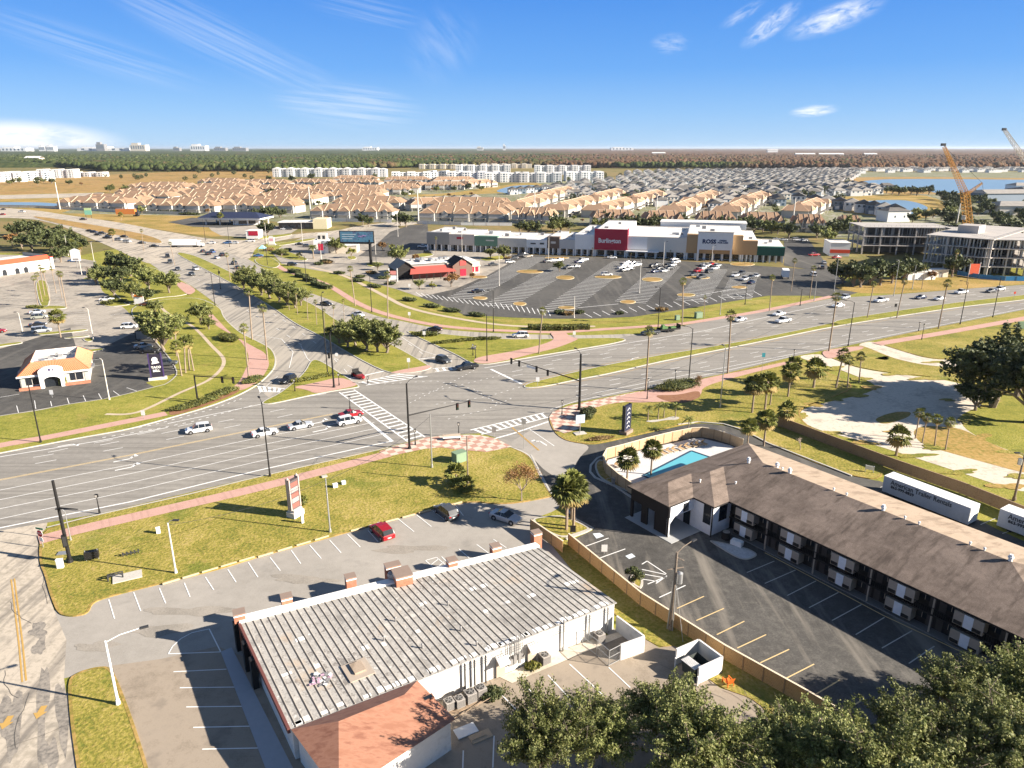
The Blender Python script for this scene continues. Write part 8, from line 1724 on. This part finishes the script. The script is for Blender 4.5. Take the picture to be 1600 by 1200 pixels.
for a in ((64,692,600,'black lamp post on the far verge at the left edge',None,1.5,100),(422,745,630,'black lamp post on the near kerb before the stopping queue',None,1.6,120),(512,585,462,'tall black lamp post left of the signal post on the small island',None,1.4,90),(581,488,432,'black lamp post by the path behind the branch road',None,1.2,220),(761,565,492,'black lamp post on the turning island',None,1.3,220),(771,519,455,'black lamp post at the corner of the big car park',None,1.3,210),(1028,514,450,'black lamp post by the far pavement near the trailer',None,1.3,210),(1076,597,514,'black lamp post on the near kerb left of the thin palm',None,1.8,150),(1325,541,473,'black lamp post on the near kerb at the vacant lot drive',None,2.0,150),(1250,478,452,'short black lamp post by the car park bank',None,1.0,200),(1500,507,442,'black lamp post on the near kerb left of the far palm',None,1.6,150),(1551,496,434,'black lamp post on the near kerb near the right edge',None,1.6,150),(336,478,427,'black lamp post on the lawn left of the branch road',None,1.2,200),(345,452,421,'black lamp post on the branch road median',None,1.2,200),(418,414,370,'black lamp post by the pale monument sign',None,1.0,200),(479,442,400,'black lamp post by the pavement below the golden palm',None,1.0,200),(321,376,343,'thick dark signal post at the highway junction',None,0,0),(359,386,351,'dark post with cross street sign by the blue car',None,0,0),(198,380,361,'dark signal post left of the highway junction',None,0,0),
 (1396,463,408,'pale utility pole on the dry verge',m_galv,1.0,200),(1125,637,545,'grey wooden utility pole on the hotel lawn',m_galv,1.0,100),(516,832,748,'concrete pole on the near lawn by the parking stalls',m_galv,0,0),(275,896,818,'white concrete pole on the near lawn',m_stucco,.8,0),(675,731,648,'pale concrete pole by the corner plaza',m_galv,0,0),(731,756,682,'brown wooden pole behind the palmetto bush',m_bark,0,0),
 (146,531,483,'pale car park lamp beside the tiled restaurant drive',m_stucco,.8,180),(35,518,490,'pale car park lamp in the row of palms car park',m_stucco,.6,180),(171,625,563,'pale car park lamp at the lawn edge below the purple sign',m_stucco,.6,180),
 (857,410,371,'pale car park lamp below the brown shop front',m_stucco,.8,0),(999,458,407,'pale car park lamp standing in the middle of the big car park',m_stucco,.8,90),(1036,419,379,'pale car park lamp in the dark car group',m_stucco,.8,0),(931,399,373,'pale car park lamp at the crimson panel edge',m_stucco,.8,0),(1112,409,385,'pale car park lamp before the lettered store',m_stucco,.8,0),(722,394,360,'pale car park lamp before the green shop front',m_stucco,.8,0),(780,447,401,'pale car park lamp on the left corner of the big car park',m_stucco,.8,90),(897,497,465,'pale lamp with a dark sign box on the car park bank',m_stucco,.6,90),(1164,476,447,'dark post on the car park bank',None,.6,90),(1125,492,458,'grey post on the car park bank beside the cabinet',m_galv,.6,200),(588,413,371,'pale pole directly beside the billboard post',m_stucco,0,0),(417,381,348,'pale pole beside the monument sign',m_stucco,0,0),(473,379,347,'pale pole in front of the cross street grass',m_stucco,.5,90),(622,370,330,'pale pole left of the grey end shop',m_stucco,.5,90),(1272,470,440,'thin grey pole at the car park exit',m_galv,0,0),(1303,455,405,'pale pole among the exit palms',m_galv,0,0),
 (1425,452,415,'grey pole before the site cabins',m_galv,0,0),(150,425,380,'pale pole beside the leafless tree',m_stucco,.5,90),(128,430,395,'pale pole left of the leafless tree',m_stucco,.5,90),(107,400,370,'pale pole before the dark tree belt',m_stucco,.5,90)):
    px,py,pt,lb,mt_,ar,ad=a; lamp(px,py,pt,lb,mt_,ar,ad,cat='street lamp' if 'lamp' in lb else 'pole',nm='street_lamp' if 'lamp' in lb else 'utility_pole')
for i,(px,py,pt) in enumerate(((94,327,285),(486,341,292),(654,348,297),(835,344,300),(1025,338,306),(1238,353,310),(1494,354,318))):
    lamp(px,py,pt,ordl('tall pale transmission pole among the houses',i,7),m_stucco,0,0,.45,False,'pole','transmission_pole')
# white lamp on the side street verge
t,h=lamp(185,1101,1003,'white lamp post with black lamp head on the side street verge',m_whitetrim,3.0,28,.12)
# signals
def sighead(parent,x,y,z,rz,n=3):
    b=MB(); b.at(x,y,z,rz); b.cbox(0,0,-.55,.36,.30,1.15,0); b.cbox(.02,0,-.55,.05,.55,1.35,0)
    for i,c in enumerate((1,2,3)): b.tube((-.16,0,-.18-.36*i),(-.24,0,-.18-.36*i),.12,.14,10,c)
    return b.obj('signal_head',[m_black,plain('red_lens',(.06,.006,.006)) if 'red_lens' not in MATS else MATS['red_lens'],plain('amber_lens',(.06,.03,.005)) if 'amber_lens' not in MATS else MATS['amber_lens'],plain('green_lens',(.005,.04,.02)) if 'green_lens' not in MATS else MATS['green_lens']],parent)
def mast(px,py,ptop,lb,arm_from,arm_to,heads,r_=.17,lampdir=None,sign=None):
    h=HT(px,py,ptop); x,y=G(px,py); t=thing('traffic_signal',lb,'traffic signal',(x,y,.1)); b=MB(); b.tube((0,0,0),(0,0,h),r_*1.2,r_*.8,12); b.tube((0,0,0),(0,0,.4),r_*2,r_*1.6,10); b.obj('pole',m_black,t)
    za=HT(px,py,arm_from[1]) ; zt=za+.5
    # arm end: the picture point seen at height zt
    ex,ey=G(arm_to[0],arm_to[1],zt); ex-=x; ey-=y; b=MB(); b.tube((0,0,za),(ex,ey,zt),.13,.06,8); mo_=b.obj('mast_arm',m_black,t)
    ang=math.atan2(ey,ex); Ln=math.hypot(ex,ey)
    for s_ in heads: sighead(mo_,ex*s_,ey*s_,za+(zt-za)*s_+.1,ang+PI/2)
    if lampdir is not None:
        b=MB(); a_=R(lampdir); b.path([(0,0,h-.1),(.8*math.cos(a_),.8*math.sin(a_),h+.35),(2.4*math.cos(a_),2.4*math.sin(a_),h+.5)],.05,6); b.at(2.6*math.cos(a_),2.6*math.sin(a_),h+.5,a_); b.cbox(0,0,0,.8,.3,.14); b.obj('lamp_head',m_black,t)
    if sign:
        b=MB(); b.at(ex*sign,ey*sign,za+(zt-za)*sign-.15,ang); b.box(-1.3,1.3,-.03,.03,-.5,.0,0); b.box(-1.2,1.2,-.035,-.031,-.44,-.06,1); b.obj('street_name_sign',[m_white2,plain('sign_green',(.0,.16,.09)) if 'sign_green' not in MATS else MATS['sign_green']],mo_)
    return t
mast(905,641,554,'black signal mast on the checkered corner with four heads and a green street sign',(905,596),(797,561),(.98,.86,.60,.44),.24,110,.68)
mast(640,702,600,'black signal mast at the near corner plaza with two heads',(640,650),(733,628),(.80,1.0),.17,60)
mast(309,627,587,'short black signal mast on the west lawn facing the turning lane',(309,588),(364,592),(.72,1.0),.17)
mast(522,606,522,'black signal post on the pink triangular island',(522,552),(514,553),(1.0,),.17,80)
mast(110,879,752,'massive black signal pole with cabinet on the near lawn at the side street',(110,795),(122,797),(),.2)
x,y=G(110,879); t=thing('control_cabinet','black control box strapped to the massive signal pole','cabinet',(x,y,.1),R(20)); b=MB(); b.cbox(-.02,-.33,3.2,.55,.4,1.6); b.obj('cabinet',m_black,t); b=MB(); b.cbox(0,-.54,3.2,.4,.02,1.3); b.obj('door',m_dgrey,t)
lamp(111,845,800,'thin grey signal post beside the massive black pole',m_galv,.5,180,.07,True,'pole','signal_post')
# pedestrian signals and lanterns
def lantern(px,py,pt,lb,kind='lantern'):
    h=HT(px,py,pt); t=thing('lantern_post' if kind=='lantern' else 'pedestrian_signal',lb,'lantern' if kind=='lantern' else 'pedestrian signal',(*G(px,py),.12)); b=MB(); b.tube((0,0,0),(0,0,h-.5),.09,.06,8); b.tube((0,0,0),(0,0,.6),.16,.11,8); b.obj('post',m_black,t)
    b=MB()
    if kind=='lantern': b.tube((0,0,h-.5),(0,0,h-.1),.13,.24,6,1); b.tube((0,0,h-.1),(0,0,h+.12),.28,.03,6,0)
    else: b.cbox(0,0,h-.3,.42,.32,.5,0); b.cbox(0,-.17,h-.3,.3,.02,.36,1)
    b.obj('lamp_head',[m_black,m_stucco],t)
for a in ((1240,560,547,'black lantern post at the vacant lot drive'),(1440,531,507,'black lantern post on the brick pavement right of the drive'),(1011,624,592,'black lantern post on the brick pavement by the tall palm'),(1435,518,504,'round sign post above the right lantern'),(1055,597,579,'small blue-plated post on the near kerb')): lantern(*a)
for a in ((717,684,661,'pedestrian signal at the tip of the near corner plaza','p'),(649,696,671,'pedestrian signal beside the near signal mast','p'),(547,640,620,'pedestrian signal in the western crosswalk refuge','p'),(575,600,589,'pedestrian signal on the pink island edge','p'),(878,648,626,'pedestrian signal on the checkered corner','p'),(461,612,593,'pedestrian signal at the small crosswalk','p'),(743,560,540,'pedestrian signal on the turning island','p'),(739,556,538,'white call box on the turning island','p'),(530,603,584,'white-faced pedestrian signal on the pink island','p'),(156,803,773,'short black post on the near kerb at left','p')): lantern(*a)
# utility pole with transformer
t,h=lamp(1048,984,864,'wooden utility pole with white transformer leaning over the slat fence',m_bark,2.6,40,.17,True,'utility pole','utility_pole'); b=MB(); b.tube((.45,-.2,h-3.6),(.45,-.2,h-2.4),.32,.32,12); b.tube((.45,-.2,h-2.4),(.45,-.2,h-2.25),.34,.1,12); b.obj('transformer',m_galv,t)
b=MB(); b.tube((0,0,h-.6),(.9,.3,h-1.2),.04); b.tube((-.9,-.2,h-2.0),(.9,.3,h-2.0),.06); b.obj('crossarm',m_bark,t)
b=MB(); b.tube((-.35,.1,0),(-.1,.05,h-3.5),.10,.08); b.tube((.1,-.3,0),(.12,-.25,h-4),.07); b.obj('conduit',m_galv,t)
t=thing('guy_wire','thin yellow-guarded stay wire beside the utility pole','wire',(*G(1067,1003),0)); b=MB(); x0,y0=G(1067,1003); x1,y1=G(1048,984); b.tube((0,0,0),(x1-x0,y1-y0,h-2.4),.02,n=5); b.tube((0,0,0),((x1-x0)*.25,(y1-y0)*.25,(h-2.4)*.25),.04,n=6); b.obj('wire',m_galv,t)
t,h=lamp(1584,782,712,'utility pole with small transformer beside the trailers at the right edge',m_bark,.9,180,.16,True,'utility pole','utility_pole'); b=MB(); b.tube((-.45,0,h-1.5),(-.45,0,h-.6),.3,.3,12); b.obj('transformer',m_galv,t)
# overhead wires
def wire(p,q,sag,lb):
    p=Vector(p);q=Vector(q); t=thing('overhead_wire',lb,'wire',tuple(p)); b=MB(); n=14; pr=None
    for i in range(n+1):
        k=i/n; c=(q-p)*k; c.z-=sag*4*k*(1-k)
        if pr is not None: b.tube(tuple(pr),tuple(c),.022,n=4,caps=False)
        pr=c
    b.obj('wire',m_dgrey,t)
def tp(px,py,pt,k=1): return (*G(px,py),HT(px,py,pt)*k)
wire(tp(1125,637,545,.97),tp(1396,463,408,.97),1.5,'overhead wire from the lawn pole to the dry verge'); wire(tp(675,731,648,.97),tp(1125,637,545,.97),2.5,'overhead wire across the hotel entrance')
wire(tp(275,896,818,.97),tp(516,832,748,.97),.8,'overhead wire along the near lawn, left span'); wire(tp(516,832,748,.97),tp(675,731,648,.97),.9,'overhead wire along the near lawn, right span')
# ---- signs
t=thing('stop_sign','red octagonal stop sign with green street plate at the side street mouth','stop sign',(*G(68,856),0),R(-18)); b=MB(); b.tube((0,0,0),(0,0,2.7),.05); b.obj('post',m_galv,t)
b=MB(); b.M=Matrix.Translation((0,-.06,2.15))@Matrix.Rotation(R(90),4,'X'); b.tube((0,0,-.015),(0,0,.015),.52,n=8,mi=0); b.tube((0,0,.0155),(0,0,.02),.47,n=8,mi=1); b.obj('sign_plate',[m_white2,plain('stop_red',(.50,.01,.02))],t); text('STOP',.36,m_white2,t,(0,-.085,2.15),(R(90),0,0),ext=.004,bold=.008,sx=.9)
b=MB(); b.box(-.3,.3,-.07,-.04,1.0,1.55,0); b.obj('lower_plate',m_white2,t); b=MB(); b.box(-.62,.62,-.02,.02,2.72,2.95,0); b.obj('street_name_plate',MATS['sign_green'],t)
t=thing('pylon_sign','tall tenant sign on a stone base with faded red panels on the near lawn','sign',(*G(462,806),0),R(62)); hS=HT(462,806,745)
b=MB(); b.box(-1.0,1.0,-.75,.75,0,.9); b.box(-.8,.8,-.6,.6,.9,1.3); b.obj('stone_base',m_stucco,t); b=MB(); b.box(-.75,.75,-.3,.3,1.3,hS-.4); b.obj('sign_cabinet',plain('dark_sign_cabinet',(.10,.08,.08)),t)
for i in range(5):
    z=1.5+i*(hS-2.1)/5; b=MB(); 
    for s_ in (-1,1): b.box(-.66,.66,s_*.31-.012,s_*.31+.012,z,z+(hS-2.1)/5-.12)
    b.obj('tenant_panel',[plain('panel_faded_red',(.26,.10,.08)),plain('panel_pale',(.30,.27,.26)),MATS.get('panel_faded_red') or m_red][min(i%2,1)] if i<2 else MATS[['panel_faded_red','panel_pale'][i%2]],t)
for s_ in (-1,1): b=MB(); b.box(s_*.88-.09,s_*.88+.09,-.35,.35,1.3,hS-.1); b.tube((s_*.88,0,hS-.1),(s_*.88,0,hS+.25),.2,.02,8); b.obj('brick_post',plain('pinkish_post',(.46,.37,.33)),t)
t=thing('pylon_sign','tall dark navy hotel pylon sign with white script on a stone base','sign',(*G(978,677),0),R(52)); hS=HT(978,677,633)
b=MB(); b.box(-1.2,1.2,-.8,.8,0,.7); b.obj('stone_base',m_cap,t); b=MB(); b.box(-.95,.95,-.3,.3,.7,hS); b.obj('sign_cabinet',plain('navy_sign',(.018,.022,.05)),t)
for s_ in (-1,1): b=MB(); b.box(s_*1.08-.09,s_*1.08+.09,-.32,.32,.7,hS+.1); b.obj('brick_post',m_dgrey,t)
b=MB()
for s_ in (-1,1):
    for i in range(5):
        z=hS-.9-i*.85; b.tube((-.5,s_*.32,z),(.15,s_*.32,z+.42),.07,n=4); b.tube((.15,s_*.32,z+.42),(.5,s_*.32,z+.05),.07,n=4)
b.obj('script_marks',m_white2,t)['kind']='stuff'
t=thing('gantry_sign','green and pale yellow road sign board beside the highway','sign',(*G(139,341),0)); b=MB(); b.box(-2.6,2.6,-.1,.1,2.6,5.8,0); b.obj('sign_board',plain('green_road_sign',(.22,.50,.36)),t); b=MB(); b.box(-2.6,2.6,-.1,.1,5.81,7.4,0); b.obj('upper_board',plain('pale_green_sign',(.50,.62,.30)),t)
for x in (-2,2): b=MB(); b.tube((x,0,0),(x,0,2.6),.15); b.obj('post',m_dgrey,t)
# boxes and cabinets
def cab(px,py,rz,sx_,sy_,h,mat,lb,nm='utility_box',doors=True):
    t=thing(nm,lb,'utility box',(*G(px,py),.1),R(rz)); b=MB(); b.box(-sx_/2,sx_/2,-sy_/2,sy_/2,0,h-.06); b.obj('cabinet',mat,t); b=MB(); b.box(-sx_/2-.03,sx_/2+.03,-sy_/2-.03,sy_/2+.03,h-.06,h); b.obj('lid',mat,t)
    if doors: b=MB(); b.box(-sx_*.4,sx_*.4,-sy_/2-.015,-sy_/2,.12,h-.15); b.obj('door',mat,t)
mgb=plain('utility_green',(.20,.28,.18)); cab(718,721,40,2.2,1.5,1.7,mgb,'green electrical cabinet on the lawn behind the corner plaza'); cab(95,888,10,.7,.4,1.2,m_whitetrim,'white marker box on the lawn edge at the side street'); cab(98,866,10,1.1,.8,.12,m_galv,'flat grey cover near the massive signal pole',doors=False)
cab(1291-0,640-0,0,.1,.1,.1,m_grey,'x') if 0 else None
cab(1058,500,20,1.3,1.0,1.4,mgb,'green box left of the far palm on the bank'); cab(1091,497,20,2.2,1.3,1.8,mgb,'larger green cabinet on the bank right of the far palm'); cab(524,762,30,.7,.5,.6,m_whitetrim,'small white box near the concrete pole, left of two'); cab(537,757,30,.6,.5,.5,m_whitetrim,'small white box near the concrete pole, right of two'); cab(473,818,50,.35,.2,1.4,m_whitetrim,'slim white marker post by the stone-based sign'); cab(248,834,30,.5,.3,.9,m_whitetrim,'white pipe box beside the white pole'); cab(507,746,30,.8,.6,.2,m_kerb,'pale square cover beside the pavement',doors=False); cab(1595,514,0,2,1,2,mgb,'dark green cabinet under the great tree'); cab(740,546,0,1.2,.8,.5,m_grey,'grey low cabinet on the turning island')
t=thing('transformer_rack','black metal transformer rack on the near lawn','utility box',(*G(145,876),.1),R(20)); b=MB(); b.box(-.8,.8,-.35,.35,.35,1.3); b.obj('cabinet',m_black,t)
for x in (-.7,.7): b=MB(); b.tube((x,0,0),(x,0,1.5),.05); b.obj('leg',m_galv,t)
t=thing('backflow_pipes','grey pipework beside a concrete pad on the near lawn','pipework',(*G(181,907),.1),R(28)); b=MB(); b.path([(-.8,0,0),(-.8,0,.7),(.8,0,.7),(.8,0,0)],.09); b.path([(-.8,.6,0),(-.8,.6,.6),(.8,.6,.6),(.8,.6,0)],.07); 
for x in (-.4,0,.4): b.tube((x,0,.7),(x,0,.95),.05); b.tube((x-.12,0,.95),(x+.12,0,.95),.03)
b.obj('pipe',m_dgrey,t)
t=thing('concrete_pad','rectangular concrete pad on the near lawn','slab',(*G(198,903),.1),R(28)); b=MB(); b.box(-1.5,1.7,-.9,.9,0,.12); b.obj('slab',m_kerb,t)
t=thing('backflow_pipes','row of black pipe fittings half way along the near lawn','pipework',(*G(205,868),.1),R(28)); b=MB()
for i in range(5): b.tube((-.9+i*.45,0,0),(-.9+i*.45,0,.5),.06); b.cbox(-.9+i*.45,0,.5,.2,.2,.1)
b.tube((-1,0,.3),(1,0,.3),.06); b.obj('pipe',m_dgrey,t)
t=thing('bench','long pale bench with dark end on the corner plaza','bench',(*G(706,688),.13),R(10)); b=MB(); b.box(-1.6,1.6,-.3,.3,.4,.5); b.obj('seat',m_white2,t); b=MB(); b.box(-1.6,1.6,.25,.32,.5,1.0); b.obj('backrest',m_beige,t)
for x in (-1.4,1.4): b=MB(); b.box(x-.08,x+.08,-.28,.28,0,.4); b.obj('leg',m_black,t)
t=thing('transit_sign','pale blue and white sign board on a post at the checkered corner','sign',(*G(906,678),.12),R(20)); b=MB(); b.tube((0,0,0),(0,0,3.2),.08); b.obj('post',m_galv,t); b=MB(); b.box(-.9,.9,-.06,.06,2.0,3.6); b.obj('sign_board',plain('pale_blue_board',(.45,.55,.62)),t); b=MB(); b.box(-1.1,1.1,-.7,.7,0,.08); b.obj('base',m_kerb,t)
for a in ((960,573-0,'p'),): pass
# road signs
def roadsign(px,py,pt,lb,shape='rect',mat=None,rz=0):
    h=HT(px,py,pt); t=thing('road_sign',lb,'road sign',(*G(px,py),.1),R(rz)); b=MB(); b.tube((0,0,0),(0,0,h),.045,n=6); b.obj('post',m_galv,t); b=MB()
    if shape=='rect': b.box(-.38,.38,-.05,-.03,h-1.0,h)
    else: b.M=Matrix.Translation((0,-.05,h-.4))@Matrix.Rotation(R(90),4,'X'); b.tube((0,0,0),(0,0,.02),.45,n=8 if shape=='oct' else 4)
    b.obj('sign_plate',mat or m_white2,t)
for i,a in enumerate(((639,577,560,'white road sign at the crossing end of the median oaks','rect'),(527,568,552,'round white road sign on the small island','oct'),(640,502,468+20,'small white sign on the path behind the branch road','rect'),(663,530,518,'small sign in the oval hedge of the island','rect'),(897,534,518,'small sign at the pink crossing','rect'),(840,604,590,'small white sign on the tip of the central strip','rect'),(1398,487,475,'black square sign on the central strip','rect',m_black),(1583,470,456,'red sign on the central strip at the right','oct',m_red),(1190,583,552,'teal sign on the near kerb beside the palms','rect',plain('teal_sign',(.05,.30,.36))),(344,440,424,'black square sign on the branch road median','rect',m_black),(82,622-0,610,'thin white marker on the fast-food lawn','rect'),(640,455,444,'small white sign on the track','rect'),(225,655,642,'small marker on the west lawn','rect'),(818,702,655,'tall grey sign post at the hotel driveway','rect',m_grey),(772,690,668,'grey post at the end of the near corner plaza','rect',m_grey),(895,835,822,'small post by the parking symbol','rect',m_black),(944,866,852,'small white post on the slat fence line','rect'),(1358,746,734,'x','rect'))):
    if a[3]=='x': continue
    roadsign(*a)
finish_kinds()
